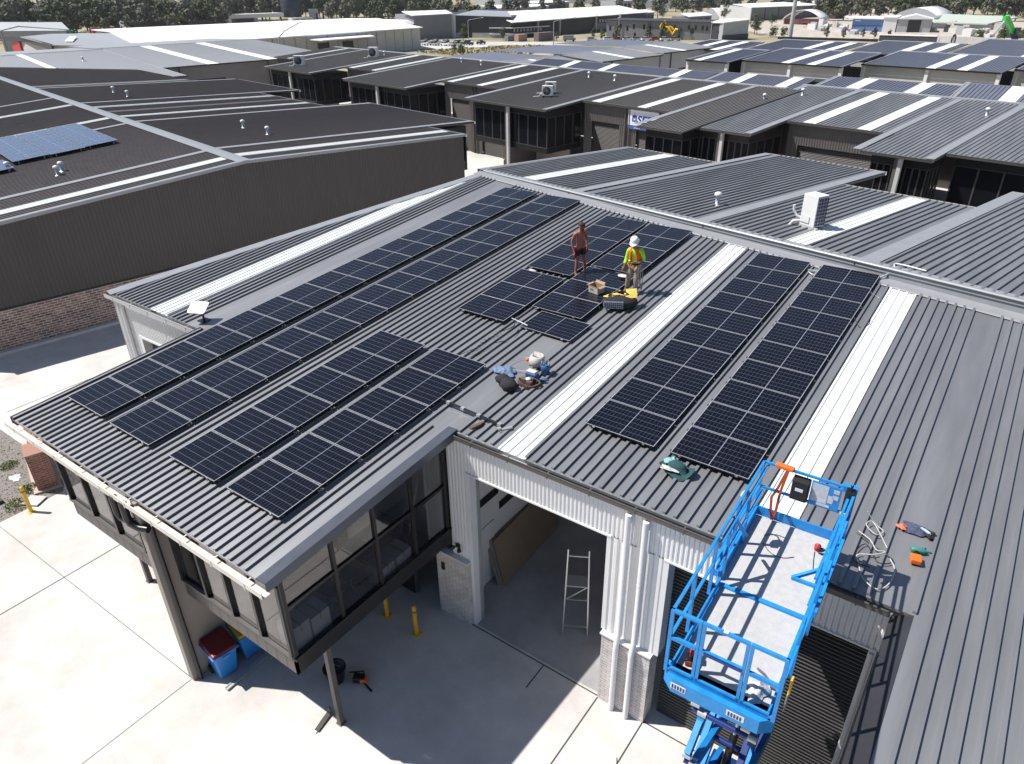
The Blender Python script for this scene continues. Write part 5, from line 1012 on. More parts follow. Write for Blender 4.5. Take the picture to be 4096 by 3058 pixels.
# ================================================================ TREES
M_bark = mat('grey bark', (.16, .13, .10), .9, var=.25, vscale=2)
def leaf_mat(name, c1, c2, sc=.5):
    m = mat(name, c1, .75); n = m.node_tree; b = n.nodes['Principled BSDF']; b.inputs['Specular IOR Level'].default_value = .25; tc = n.nodes.new('ShaderNodeTexCoord'); t = n.nodes.new('ShaderNodeTexNoise'); t.inputs['Scale'].default_value = sc; t.inputs['Detail'].default_value = 4
    n.links.new(tc.outputs['Object'], t.inputs['Vector']); r = n.nodes.new('ShaderNodeValToRGB'); r.color_ramp.elements[0].position = .35; r.color_ramp.elements[1].position = .65; r.color_ramp.elements[0].color = (*c1, 1); r.color_ramp.elements[1].color = (*c2, 1); n.links.new(t.outputs['Fac'], r.inputs[0]); n.links.new(r.outputs[0], b.inputs['Base Color']); return m
ML = [leaf_mat('gum leaves grey green', (.10, .105, .08), (.19, .19, .145)), leaf_mat('gum leaves olive', (.085, .095, .06), (.165, .17, .115)), leaf_mat('leaves deep green', (.05, .065, .03), (.11, .135, .06)), leaf_mat('leaves fresh green', (.06, .09, .03), (.14, .18, .06))]
def tree_mesh(seed, H, cw, m, nl=520, ls=.55, kind='gum'):
    rg = random.Random(seed); t = thing('tree', '', 'tree'); mb = MB(); tips = []
    mb.tube([(0, 0, 0), (rg.uniform(-.2, .2), rg.uniform(-.2, .2), H * .45), (rg.uniform(-.5, .5), rg.uniform(-.5, .5), H * .85)], [H * .022, H * .015, H * .004], 7)
    for k in range(9):
        z = H * rg.uniform(.25, .75); a = rg.uniform(0, 6.28); r = cw * rg.uniform(.35, .8) * (1.1 - z / H); e = Vector((r * math.cos(a), r * math.sin(a), z + r * rg.uniform(.3, 1))); mb.tube([(0, 0, z), e * .5 + Vector((0, 0, z * .45)), e], [H * .009, H * .006, H * .002], 5); tips.append(e)
    mb.build('trunk', M_bark, t); mb = MB()
    clumps = []
    for k in range(16 if kind == 'gum' else 10):
        if kind == 'cone': z = H * rg.uniform(.1, 1); a = rg.uniform(0, 6.28); rr = cw * (1.05 - z / H) * rg.uniform(.2, .8); clumps.append((Vector((rr * math.cos(a), rr * math.sin(a), z)), cw * .35 * (1.2 - z / H)))
        else: z = H * rg.uniform(.28, .95); a = rg.uniform(0, 6.28); env = math.sin(math.pi * min(1, max(0, (z / H - .1) / .95))) ** .7; rr = cw * env * rg.uniform(.15, .85); clumps.append((Vector((rr * math.cos(a), rr * math.sin(a), z)), cw * rg.uniform(.26, .46)))
    clumps += [(e, cw * .3) for e in tips[:6]]
    for i in range(nl):
        c, r = clumps[i % len(clumps)]; d = Vector((rg.gauss(0, 1), rg.gauss(0, 1), rg.gauss(0, .8))).normalized(); p = c + d * r * rg.uniform(.45, 1.05); s = ls * rg.uniform(.5, 1.25)
        n = (d + Vector((rg.uniform(-.6, .6), rg.uniform(-.6, .6), rg.uniform(-.2, .8)))).normalized(); a = n.cross(Vector((rg.random(), rg.random(), rg.random()))).normalized(); b = n.cross(a); mb.face([p - a * s, p - b * s * .5, p + a * s, p + b * s * .55])
    mb.build('crown', m, t); return t
FP = [tree_mesh(100 + i, 13.5 + i % 3, 5.2 + (i % 2), ML[[0, 1, 0, 2, 1][i]], 760, .95) for i in range(5)]
fused = set()
def plant(protos, i, P, sc, label, grp=None):
    o = protos[i] if (id(protos), i) not in fused else dup(protos[i]); fused.add((id(protos), i)); o.location = P; s = sc if isinstance(sc, tuple) else (sc, sc, sc * rnd.uniform(.9, 1.12)); o.scale = s; o.rotation_euler = (0, 0, rnd.uniform(0, 6.28)); o['label'] = label
    if grp: o['group'] = grp
    elif 'group' in o: del o['group']
    return o
CX, CY = 19.05, -6.4
def polar(az, D): return Vector((CX + D * math.cos(R(az)), CY + D * math.sin(R(az)), G))
def belt(az0, az1, D, step, label, grp, s0, s1, jit=12):
    n = max(2, int(abs(az1 - az0) * math.pi / 180 * D / step))
    for i in range(n):
        az = az0 + (az1 - az0) * (i + rnd.uniform(.1, .9)) / n; plant(FP, rnd.randrange(5), polar(az, D + rnd.uniform(-jit, jit)), rnd.uniform(s0, s1), label, grp)
LBL = 'tall grey green gum in the dense tree belt at far left'; LBR = 'tall dark gum in the wooded slope at far right'; LBC = 'bushy gum among the far sheds at the top centre'
belt(160, 145.5, 462, 5.4, LBL, 'trees of the left belt', .95, 1.15, 10); belt(160, 145, 488, 6, LBL, 'trees of the left belt', 1.0, 1.25, 12); belt(160, 147, 436, 16, LBL, 'trees of the left belt', .6, .8, 6); belt(146.5, 130, 588, 6.5, LBL, 'trees of the left belt', 1.1, 1.4, 10); belt(146.5, 130, 620, 7, LBL, 'trees of the left belt', 1.25, 1.5, 14)
belt(160, 145, 530, 8, LBL, 'trees of the left belt', 1.2, 1.5, 20); belt(138.4, 128, 520, 7, LBC, 'trees among the far sheds', .85, 1.1, 25); belt(127, 112, 560, 13, LBC, 'trees among the far sheds', .7, 1.0, 50); belt(131, 124.5, 420, 7, LBC, 'trees among the far sheds', .75, .95, 12); belt(117, 108, 640, 12, LBC, 'trees among the far sheds', .8, 1.1, 30)
belt(104.5, 91, 505, 8, LBR, 'trees of the right slope', .85, 1.15, 14); belt(107, 91, 545, 8, LBR, 'trees of the right slope', 1.0, 1.3, 16); belt(108, 91, 600, 10, LBR, 'trees of the right slope', 1.2, 1.5, 18)
NP = [tree_mesh(300, 8.2, 2.9, ML[2], 1100, .28), tree_mesh(301, 7.0, 2.6, ML[2], 1000, .27)]; CP = [tree_mesh(310, 4.4, 1.7, ML[2], 800, .22, 'cone'), tree_mesh(311, 4.2, 1.5, ML[1], 800, .22, 'cone')]; BP = [tree_mesh(320, 2.6, 1.9, ML[3], 700, .2)]
for p, q, s, lb in [(-166, 318, 1.05, 'dark round crowned tree left of the light pole, in front of the grey wall'), (-162, 313, .8, 'smaller dark tree below the round crowned one, by the sandy ground'), (-192, 379, 1.05, 'round tree before the grey side wall, right of the round crowned pair'), (-281, 405, 1.0, 'dark tree behind the roof of the grey office'), (-262, 409, .8, 'second dark tree behind the roof of the grey office'), (-243, 414, 1.1, 'tree standing before the white gable front'), (-229, 224, .75, 'slim tree at the corner of the dark warehouse'), (-241, 212, .75, 'dark bush at the end of the yard near the curved shelter'), (-176, 318, .75, 'dark tree left of the round crowned one')]: plant(NP, rnd.randrange(2), W(p, q, G), s, lb)
for p, q, s, lb in [(-128, 308.2, 1.15, 'leftmost dark conifer shrub of the row behind the black fence'), (-122.7, 312, 1.0, 'second dark conifer shrub of the row behind the black fence'), (-118.5, 320, 1.0, 'third dark conifer shrub of the row behind the black fence'), (-113.4, 318.7, 1.1, 'fourth dark conifer shrub of the row, before the blue shed'), (-109, 322, .8, 'small conifer shrub at the right end of the row'), (-186.1, 246.9, 1.5, 'conifer before the left windows of the grey office'), (-183.5, 263.6, 1.35, 'conifer left of the yellow emblem'), (-178, 266.5, 1.45, 'conifer right of the yellow emblem'), (-172, 270.5, 1.3, 'conifer under the right windows of the grey office'), (-158.5, 289, 1.3, 'slim conifer by the light grey wing'), (-197.5, 246, 1.2, 'bush left of the loading opening of the dark warehouse'), (-196, 249.5, 1.2, 'bush at the foot of the dark warehouse column'), (-209, 236, .8, 'small round bush by the brown meshed container')]: plant(CP, rnd.randrange(2), W(p, q, G), s, lb)
for p, q, s, lb in [(-190.7, 169.4, 1.1, 'green bush on the dry grass of the vacant lot'), (-150.4, 306, 1.4, 'pale green bush left of the light pole base'), (-146.5, 308, 1.3, 'darker bush beside the light pole base'), (-79, 330, 1.4, 'left bush under the green excavator'), (-74, 338, 1.5, 'middle bush under the green excavator'), (-68, 345, 1.6, 'right bush under the green excavator'), (-168, 272.5, 1.0, 'bright green bush before the fence of the grey office'), (-205, 178, .9, 'small bush at the left edge of the dry lot')]: plant(BP, 0, W(p, q, G), s, lb)

for o in [o for o in bpy.data.objects if not o.parent and o.get('label') == '' ]:
    for c in list(o.children_recursive): bpy.data.objects.remove(c)
    bpy.data.objects.remove(o)
# ================================================================ THINGS ON THE ROOF
def on_roof(x, y, up=0.0): return Vector((x, y, zr(y) + up))
# satellite dish
t = thing('satellite_dish', 'white square flat antenna standing beside the far left long panel row', 'antenna', on_roof(-.95, 4.75, 0))
mb = MB(); mb.tube([(0, 0, 0), (0, 0, .2), (-.03, -.1, .38)], .035, 8); mb.box((-.15, -.15, .0), (.15, .15, .03)); mb.build('mast', M_black, t)
mb = MB(); rot = Euler((R(24), R(2), R(30))).to_matrix()
pts = []
for cx, cy, a0 in ((.22, .15, 0), (-.22, .15, 90), (-.22, -.15, 180), (.22, -.15, 270)):
    for k in range(5): a = R(a0 + k * 22.5); pts.append(Vector((cx + .06 * math.cos(a), cy + .1 * math.sin(a), 0)))
o = Vector((-.02, -.08, .46)); V = [o + rot @ p for p in pts] + [o + rot @ (p + EZ * .03) for p in pts]; n = len(pts)
mb.mesh(V, [tuple(range(n))[::-1], tuple(range(n, 2 * n))] + [(i, (i + 1) % n, n + (i + 1) % n, n + i) for i in range(n)]); mb.build('dish_face', mat('white antenna plastic', (.86, .86, .86), .4), t)

def cloth(mb, o, rx, ry, h, seed, n=18, fold=5.0):
    rg = random.Random(seed); ph = [rg.uniform(0, 6.28) for _ in range(6)]; V = []; F = []
    for i in range(n):
        for j in range(n):
            u = i / (n - 1) * 2 - 1; v = j / (n - 1) * 2 - 1; r = math.hypot(u, v); sq = (max(abs(u), abs(v)) / r if r > 1e-6 else 1); uu, vv = u * (sq * .8 + .2), v * (sq * .8 + .2)
            w = 1 + .18 * math.sin(3 * math.atan2(v, u) + ph[0]) + .1 * math.sin(7 * math.atan2(v, u) + ph[1])
            z = h * max(0, 1 - min(1, r) ** 2.2) * (.7 + .3 * math.sin(fold * u + ph[2]) * math.cos(fold * v + ph[3])) + .25 * h * abs(math.sin(2.2 * fold * u + 3 * v + ph[4])) * max(0, 1 - .6 * r) + .008
            V.append((o[0] + uu * rx * w * .8, o[1] + vv * ry * w * .8, o[2] + z))
    for i in range(n - 1):
        for j in range(n - 1): F.append((i * n + j, (i + 1) * n + j, (i + 1) * n + j + 1, i * n + j + 1))
    mb.mesh(V, F, True)
def heap(name, label, cat, x, y, rx, ry, h, seed, m, rz=0, base=None):
    mb = MB(); cloth(mb, (0, 0, .0), rx, ry, h, seed); o = mb.build(name, m); o.location = base or on_roof(x, y, .03); o.rotation_euler = (S4, 0, rz); tag(o, label, cat)
    sd_ = o.modifiers.new('solid', 'SOLIDIFY'); sd_.thickness = .012; sd_.offset = 1; return o
heap('crumpled_shirt', 'crumpled blue patterned shirt left of the tool bags in the roof middle', 'shirt', 9.12, 7.05, .40, .26, .14, 5, M_denim)
t = thing('bucket_bag', 'white cloth bag with an orange tag, uppermost of the tools in the roof middle', 'bag', on_roof(9.66, 7.75, .04))
mb = MB(); mb.lathe([(.0, 0), (.16, .0), (.22, .08), (.22, .2), (.18, .28), (.16, .3), (.13, .25), (.0, .17)], (0, 0, 0), 18); mb.build('bag_body', M_beige, t)
mb = MB(); mb.tube([(-.14, 0, .27), (-.1, 0, .36), (.05, 0, .39), (.13, 0, .28)], .018, 8); mb.build('handle', M_beige, t)
mb = MB(); mb.blob((-.27, -.08, .12), (.05, .05, .05), 10, 7); mb.build('tag', M_orange, t)
t = thing('tool_drum', 'blue drum shaped tool bucket with silver fittings, right of the white bag', 'bucket', on_roof(10.08, 7.5, .04))
mb = MB(); mb.lathe([(.0, 0), (.11, 0), (.12, .16), (.13, .28), (.11, .28), (.1, .24), (0, .22)], (0, 0, 0), 16); mb.build('drum_body', M_bluep, t)
mb = MB()
for k in range(7): a = k * .9; mb.bar((.07 * math.cos(a), .07 * math.sin(a), .2), (.11 * math.cos(a + .5), .11 * math.sin(a + .5), .34 + .03 * (k % 3)), .03, .02)
mb.build('fittings', M_alu, t)
t = thing('cordless_drill', 'blue and grey cordless drill lying in front of the blue tool bucket', 'drill', on_roof(10.28, 7.12, .05))
mb = MB(); mb.lathe([(.0, 0), (.03, 0), (.045, .03), (.045, .16), (.03, .2), (.02, .24), (.0, .26)], (-.12, 0, .05), 10, axis=(1, .3, 0)); mb.build('motor_body', M_bluep, t)
mb = MB(); mb.bar((-.06, .02, .05), (-.1, -.14, .03), .04, .05); mb.bar((-.13, -.16, .03), (-.06, -.17, .03), .07, .06); mb.build('handle', M_black, t)
t = thing('cable_pouch', 'blue canvas pouch with a white flap between the drum and the brown tool belt', 'pouch', on_roof(9.9, 7.15, .04))
mb = MB(); mb.box((-.16, -.1, 0), (.16, .1, .16)); mb.build('pouch_body', M_bluep, t, .03)
mb = MB(); mb.box((-.17, -.04, .16), (.1, .13, .185)); mb.build('flap', M_beige, t, .012)
for i, (x, y, s, lb) in enumerate([(9.38, 6.58, .21, 'smaller black cloth bag under the crumpled blue shirt'), (9.68, 6.42, .25, 'larger black cloth bag beside the brown tool belt')]):
    mb = MB(); rg = random.Random(i + 2); mb.blob((0, 0, s * .55), (s, s * .8, s * .62), 12, 8, .10, rg); mb.bar((-s * .5, 0, s * 1.05), (s * .4, .05, s * 1.1), .05, .02); o = mb.build('cloth_bag', M_dcloth); o.location = on_roof(x, y, .03); tag(o, lb, 'bag')
t = thing('tool_belt', 'brown leather tool belt with a round gauge, lowest of the tools in the roof middle', 'tool belt', on_roof(9.98, 6.85, .03))
mb = MB(); pts = [(.3 * math.cos(a) * (1 + .15 * math.sin(3 * a)), .2 * math.sin(a), .05 + .03 * math.sin(2 * a)) for a in [k * 6.283 / 20 for k in range(21)]]
for a, b in zip(pts[:-1], pts[1:]): mb.bar(a, b, .03, .09)
mb.build('belt', M_brown, t)
for k, (x, y) in enumerate(((-.12, .0), (.08, -.06), (.02, .1))):
    mb = MB(); mb.box((x - .09, y - .06, .0), (x + .09, y + .06, .16)); mb.build('pouch', M_brown, t, .025)
mb = MB(); mb.lathe([(.0, .0), (.07, .0), (.07, .03), (.0, .035)], (.02, -.02, .165), 14); mb.build('gauge', M_white, t)
mb = MB(); mb.tube([(-.25, -.12, .06), (-.1, .35, .12), (.05, .75, .14), (.12, .85, .1)], .012, 6); mb.build('strap', M_black, t)
def cable(name, label, pts, r, m, cat='cable', n=8):
    P = [Vector(p) for p in pts]; out = []
    for i in range(len(P) - 1):
        p0, p1, p2, p3 = P[max(i - 1, 0)], P[i], P[i + 1], P[min(i + 2, len(P) - 1)]
        for k in range(6):
            t_ = k / 6; out.append(.5 * ((2 * p1) + (p2 - p0) * t_ + (2 * p0 - 5 * p1 + 4 * p2 - p3) * t_ ** 2 + (3 * p1 - p0 - 3 * p2 + p3) * t_ ** 3))
    out.append(P[-1]); mb = MB(); mb.tube(out, r, n); o = mb.build(name, m); origin_to(o, P[0]); return tag(o, label, cat)
cable('thin_cable', 'thin grey cable curling from the white bag over the roof ribs', [on_roof(9.6, 7.9, .1), on_roof(9.2, 7.9, .06), on_roof(9.0, 7.5, .07), on_roof(9.15, 7.2, .06), on_roof(9.6, 7.3, .07), on_roof(9.9, 7.4, .07)], .007, M_galv)
cable('panel_cable', 'thin black cable running from the office row up to the middle blocks', [on_roof(7.5, 7.1, .05), on_roof(7.75, 7.9, .07), on_roof(7.7, 8.6, .06), on_roof(7.85, 9.2, .07), on_roof(7.6, 9.9, .06), on_roof(7.6, 12.6, .08)], .008, M_black)
cable('panel_cable', 'thin black cable running up the roof to the loose panel', [on_roof(7.85, 7.0, .05), on_roof(7.95, 8.0, .07), on_roof(8.2, 8.5, .06), on_roof(8.1, 9.1, .07)], .008, M_black)
mb = MB()
for k in range(9):
    y = 7.3 + k * .16; a = on_roof(7.62 + .05 * math.sin(k), y, .06); mb.tube([a, a + Vector((.1, .05, .03)), a + Vector((.22, .02, .0))], .006, 5)
origin_to(tag(mb.build('cable_ties', M_black), 'row of loose black cable loops lying between two roof ribs', 'cable loops'), on_roof(7.7, 7.3))
# rail length left lying across the ribs
t = thing('spare_rail', 'black mounting rail lying across the ribs by the office corner', 'rail', on_roof(8.62, 5.05, 0)); R0 = on_roof(8.62, 5.05)
mb = MB(); a = on_roof(8.6, 5.06, .12) - R0; b = on_roof(10.56, 4.96, .11) - R0; mb.bar(a, b, .05, .05); mb.build('rail_bar', M_under, t)
for k in (.12, .36, .62, .95):
    p = a + (b - a) * k; mb = MB(); mb.box((p.x - .05, p.y - .04, p.z - .03), (p.x + .05, p.y + .04, p.z + .035)); mb.build('splice', M_galv, t)
mb = MB(); mb.box((-.14, -.04, .05), (.2, .03, .09)); mb.box((-.14, -.04, .05), (-.08, .03, .14)); o = mb.build('bracket', M_galv); o.location = on_roof(10.62, 4.92, 0); o.rotation_euler = (0, 0, R(58)); tag(o, 'silver angle bracket at the end of the spare rail', 'bracket')
mb = MB(); mb.bar((-.2, -.02, .05), (.1, .0, .06), .09, .06); mb.bar((.08, 0, .06), (.2, .03, .05), .05, .05); o = mb.build('hand_clamp', M_brown); o.location = on_roof(9.98, 4.72, .0); o.rotation_euler = (0, 0, R(70)); tag(o, 'small dirty hand clamp lying beside the spare rail', 'clamp')
cable('white_pole', 'short pale rod between the lower left block and the loose panel', [on_roof(7.58, 9.5, .12), on_roof(7.9, 9.42, .13), on_roof(8.25, 9.35, .12)], .016, M_galv, 'rod')
t = thing('conduit_offcut', 'short white pipe under the upper left panel block', 'pipe', on_roof(6.05, 12.72, .05)); mb = MB(); mb.lathe([(.05, 0), (.05, .26), (.04, .26), (.04, 0)], (0, 0, .05), 12, axis=(1, -.1, 0)); mb.build('pipe_wall', M_white, t)
# cardboard box on the lower right block
t = thing('cardboard_box', 'open printed cardboard box standing on the lower right panel block', 'box', RP3(8.93, 12.2, .0), R(-14)); t.rotation_euler = (S4, 0, R(-14))
M_card = mat('box cardboard', (0.36, 0.26, 0.17), .85, var=.12, vscale=5); M_cardp = mat('printed carton side', (.50, .47, .42), .7, var=.12, vscale=6)
mb = MB()
for a, b in (((-.2, -.15, 0), (.2, -.144, .25)), ((-.2, .144, 0), (.2, .15, .25)), ((-.2, -.144, 0), (-.194, .144, .25)), ((.194, -.144, 0), (.2, .144, .25)), ((-.2, -.15, 0), (.2, .15, .006))): mb.box(a, b)
mb.build('box_walls', M_card, t)
mb = MB(); mb.box((-.19, -.153, .02), (.19, -.151, .2)); mb.box((.201, -.14, .02), (.203, .14, .2)); mb.build('printed_sides', M_cardp, t)
for q, (a, b) in enumerate((((-.19, .15, .25), (.19, .24, .3)), ((.2, -.14, .25), (.28, .14, .27)), ((-.2, -.14, .25), (-.27, .14, .22)))):
    mb = MB(); d = Vector(b) - Vector(a)
    if q == 0: mb.face([(-.19, .15, .25), (.19, .15, .25), (.19, .21, .31), (-.19, .21, .31)]); mb.face([(-.19, .151, .246), (.19, .151, .246), (.19, .211, .306), (-.19, .211, .306)][::-1])
    else: s = 1 if q == 1 else -1; mb.face([(s * .2, -.14, .25), (s * .2, .14, .25), (s * .29, .14, .23), (s * .29, -.14, .23)][::s]); mb.face([(s * .2, -.14, .246), (s * .2, .14, .246), (s * .29, .14, .226), (s * .29, -.14, .226)][::-s])
    mb.build('flap', M_card, t)
mb = MB(); mb.box((-.12, -.154, .09), (.02, -.1525, .16)); mb.build('print', mat('green print', (.1, .2, .1), .7), t)
# yellow and black tool bag
t = thing('tool_bag', 'yellow and black tool bag with side netting by the hard hatted worker', 'tool bag', on_roof(9.92, 11.85, .03), R(28)); t.scale = (1.22, 1.2, 1.1)
mb = MB(); rg = random.Random(4); mb.blob((0, 0, .16), (.46, .27, .2), 18, 9, .05, rg); mb.build('bag_body', M_dcloth, t)
mb = MB(); mb.box((-.4, -.29, .1), (.1, -.2, .28)); mb.build('side_pocket', M_navy, t, .03)
M_yc = mat('yellow canvas', (.72, .52, .10), .8, var=.15, vscale=6)
mb = MB(); cloth(mb, (-.1, .05, .3), .34, .16, .08, 9); mb.build('top_flap', M_yc, t)
mb = MB(); mb.face([(.12, -.1, .3), (.42, -.02, .32), (.4, .16, .5), (.14, .14, .48)]); mb.face([(.12, -.095, .305), (.42, -.015, .325), (.4, .165, .505), (.14, .145, .485)][::-1]); mb.box((.1, .1, .28), (.4, .2, .34)); mb.build('open_flap', M_yc, t)
mb = MB()
for k in range(10): x = -.38 + k * .05; mb.bar((x, -.296, .08), (x, -.296, .3), .006, .006)
for k in range(4): mb.bar((-.4, -.297, .1 + k * .06), (.08, -.297, .1 + k * .06), .006, .006)
mb.build('netting', M_white, t)
mb = MB(); mb.tube([(-.3, 0, .32), (-.15, -.02, .46), (.1, .0, .47), (.25, .02, .34)], .018, 8); mb.build('handle', M_black, t)
mb = MB(); mb.box((-.62, -.02, .02), (-.3, .05, .05)); o = mb.build('paint_scraper', M_yc); o.location = on_roof(9.6, 11.55, .04); o.rotation_euler = (0, 0, R(25)); tag(o, 'flat yellow tool poking from the left end of the tool bag', 'hand tool')
# sun hat and gloves near the lift
t = thing('sun_hat', 'teal and white sun hat upturned below the first panel of the lift side row', 'hat', on_roof(14.62, 5.64, .03))
mb = MB(); V = []; F = []; n = 28
for i, (r, z) in enumerate([(.34, .05), (.30, .02), (.19, .02), (.17, .14), (.12, .19), (.0, .2)]):
    for k in range(n):
        a = 6.2832 * k / n; zz = z + (.07 * math.sin(2 * a + 1) + .05 * math.cos(3 * a) if i == 0 else .03 * math.sin(2 * a + 1) if i == 1 else 0); V.append((r * 1.15 * math.cos(a), r * .8 * math.sin(a), zz + .03))
for i in range(5):
    for k in range(n): F.append((i * n + k, i * n + (k + 1) % n, (i + 1) * n + (k + 1) % n, (i + 1) * n + k))
mb.mesh(V, F, True); mb.build('brim_and_crown', mat('dark teal felt', (.02, .07, .075), .9, var=.2), t)
mb = MB(); cloth(mb, (-.16, .1, .12), .2, .15, .10, 12); mb.build('towel', mat('pale teal towel', (.25, .45, .48), .9, var=.25, vscale=12), t)
mb = MB(); cloth(mb, (-.12, -.14, .1), .26, .09, .05, 13); mb.build('lining', mat('pale grey cloth', (.5, .5, .5), .9), t)
mb = MB(); mb.blob((.0, -.02, .16), (.075, .065, .06), 10, 7, .1, random.Random(1)); mb.build('ear_muff', mat('coral foam', (.8, .2, .1), .7), t)
# jacket and drill by the right hand edge
t = thing('work_jacket', 'dark speckled work jacket with one coral glove on the plain roof sheet', 'jacket', on_roof(19.12, 6.42, .01))
mb = MB(); cloth(mb, (0, 0, 0), .36, .2, .10, 21); mb.build('jacket_body', M_navy, t)
mb = MB(); cloth(mb, (.2, -.06, .03), .14, .12, .08, 23); mb.build('sleeve', M_dcloth, t)
mb = MB(); cloth(mb, (-.27, -.1, .03), .11, .1, .06, 24); mb.build('glove', mat('coral rubber', (.7, .16, .1), .6), t)
mb = MB(); mb.bar((.02, 0, .1), (.22, -.1, .08), .05, .02); mb.build('pale_strap', mat('pale blue strap', (.45, .55, .8), .7), t)
t = thing('impact_driver', 'teal impact driver with an orange battery lying on the plain roof sheet', 'power tool', on_roof(19.27, 5.68, .02), R(12))
mb = MB(); mb.lathe([(.0, 0), (.04, 0), (.055, .03), (.055, .2), (.035, .24), (.018, .26), (.018, .33), (0, .33)], (-.14, .14, .06), 12, axis=(1, .05, 0)); mb.build('motor_body', mat('teal plastic', (.04, .25, .2), .45), t)
mb = MB(); mb.bar((-.05, .13, .055), (-.07, -.02, .05), .055, .06); mb.bar((.08, .145, .06), (.1, .24, .06), .03, .03); mb.build('handle', M_black, t)
mb = MB(); mb.box((-.16, -.22, .01), (.02, -.02, .11)); mb.build('battery', M_orange, t, .02)
# white cable coil beside the lift
pts = [on_roof(18.22, 5.75, .08), on_roof(18.45, 5.65, .06), on_roof(18.6, 5.45, .06), on_roof(18.75, 5.5, .05), on_roof(18.6, 5.3, .07), on_roof(18.35, 5.15, .06), on_roof(18.42, 4.95, .05), on_roof(18.55, 4.65, .06), on_roof(18.8, 4.5, .06), on_roof(18.95, 4.7, .06), on_roof(18.98, 5.1, .06), on_roof(18.85, 5.35, .06)]
cable('power_lead', 'white power lead looped on the roof right of the lift', pts, .012, mat('white cable', (.5, .5, .48), .6))
cable('power_lead', 'second white lead bunched against the lift rail above the roof', [on_roof(18.25, 6.1, .3), on_roof(18.45, 6.1, .08), on_roof(18.6, 6.0, .06), on_roof(18.5, 5.8, .1), on_roof(18.3, 5.95, .12), on_roof(18.4, 6.1, .1), on_roof(18.75, 5.6, .06)], .010, MATS['white cable'])
cable('black_lead', 'tangled black lead beside the white power lead on the roof', [on_roof(18.2, 5.7, .08), on_roof(18.5, 5.55, .06), on_roof(18.9, 5.35, .05), on_roof(18.7, 5.15, .06), on_roof(18.4, 5.5, .06), on_roof(18.3, 5.0, .06), on_roof(18.6, 4.95, .06)], .01, M_black)
cable('thin_cable', 'thin black wire loop between the lift side panel row and the skylight', [RP3(16.05, 14.3, -.02), on_roof(16.3, 14.0, .03), on_roof(16.45, 14.25, .05), on_roof(16.4, 14.7, .05)], .007, M_black)
cable('thin_cable', 'pale wire curving from the topmost lift side panels to the skylight', [RP3(16.05, 16.2, -.03), on_roof(16.3, 16.15, .04), on_roof(16.48, 15.9, .05)], .006, M_galv)
# clutter between the right hand rows at the ridge
mb = MB(); mb.bar((-.15, 0, .06), (.2, .03, .06), .12, .05); mb.bar((.1, .1, .06), (.3, .05, .1), .08, .04); mb.tube([(-.1, -.1, .05), (.05, -.25, .04), (.2, -.2, .04), (.3, -.05, .05)], .02, 6)
o = mb.build('conduit_fitting', M_galv); o.location = on_roof(14.1, 17.1); tag(o, 'grey conduit fitting between the tops of the two right hand rows', 'conduit')
cable('conduit', 'grey conduit bent over the ridge from the lift side row', [on_roof(16.0, 17.4, .1), on_roof(16.35, 17.75, .3), W(12.4, 20.9, 7.5), W(13.3, 20.9, 7.5)], .03, M_galv, 'conduit')
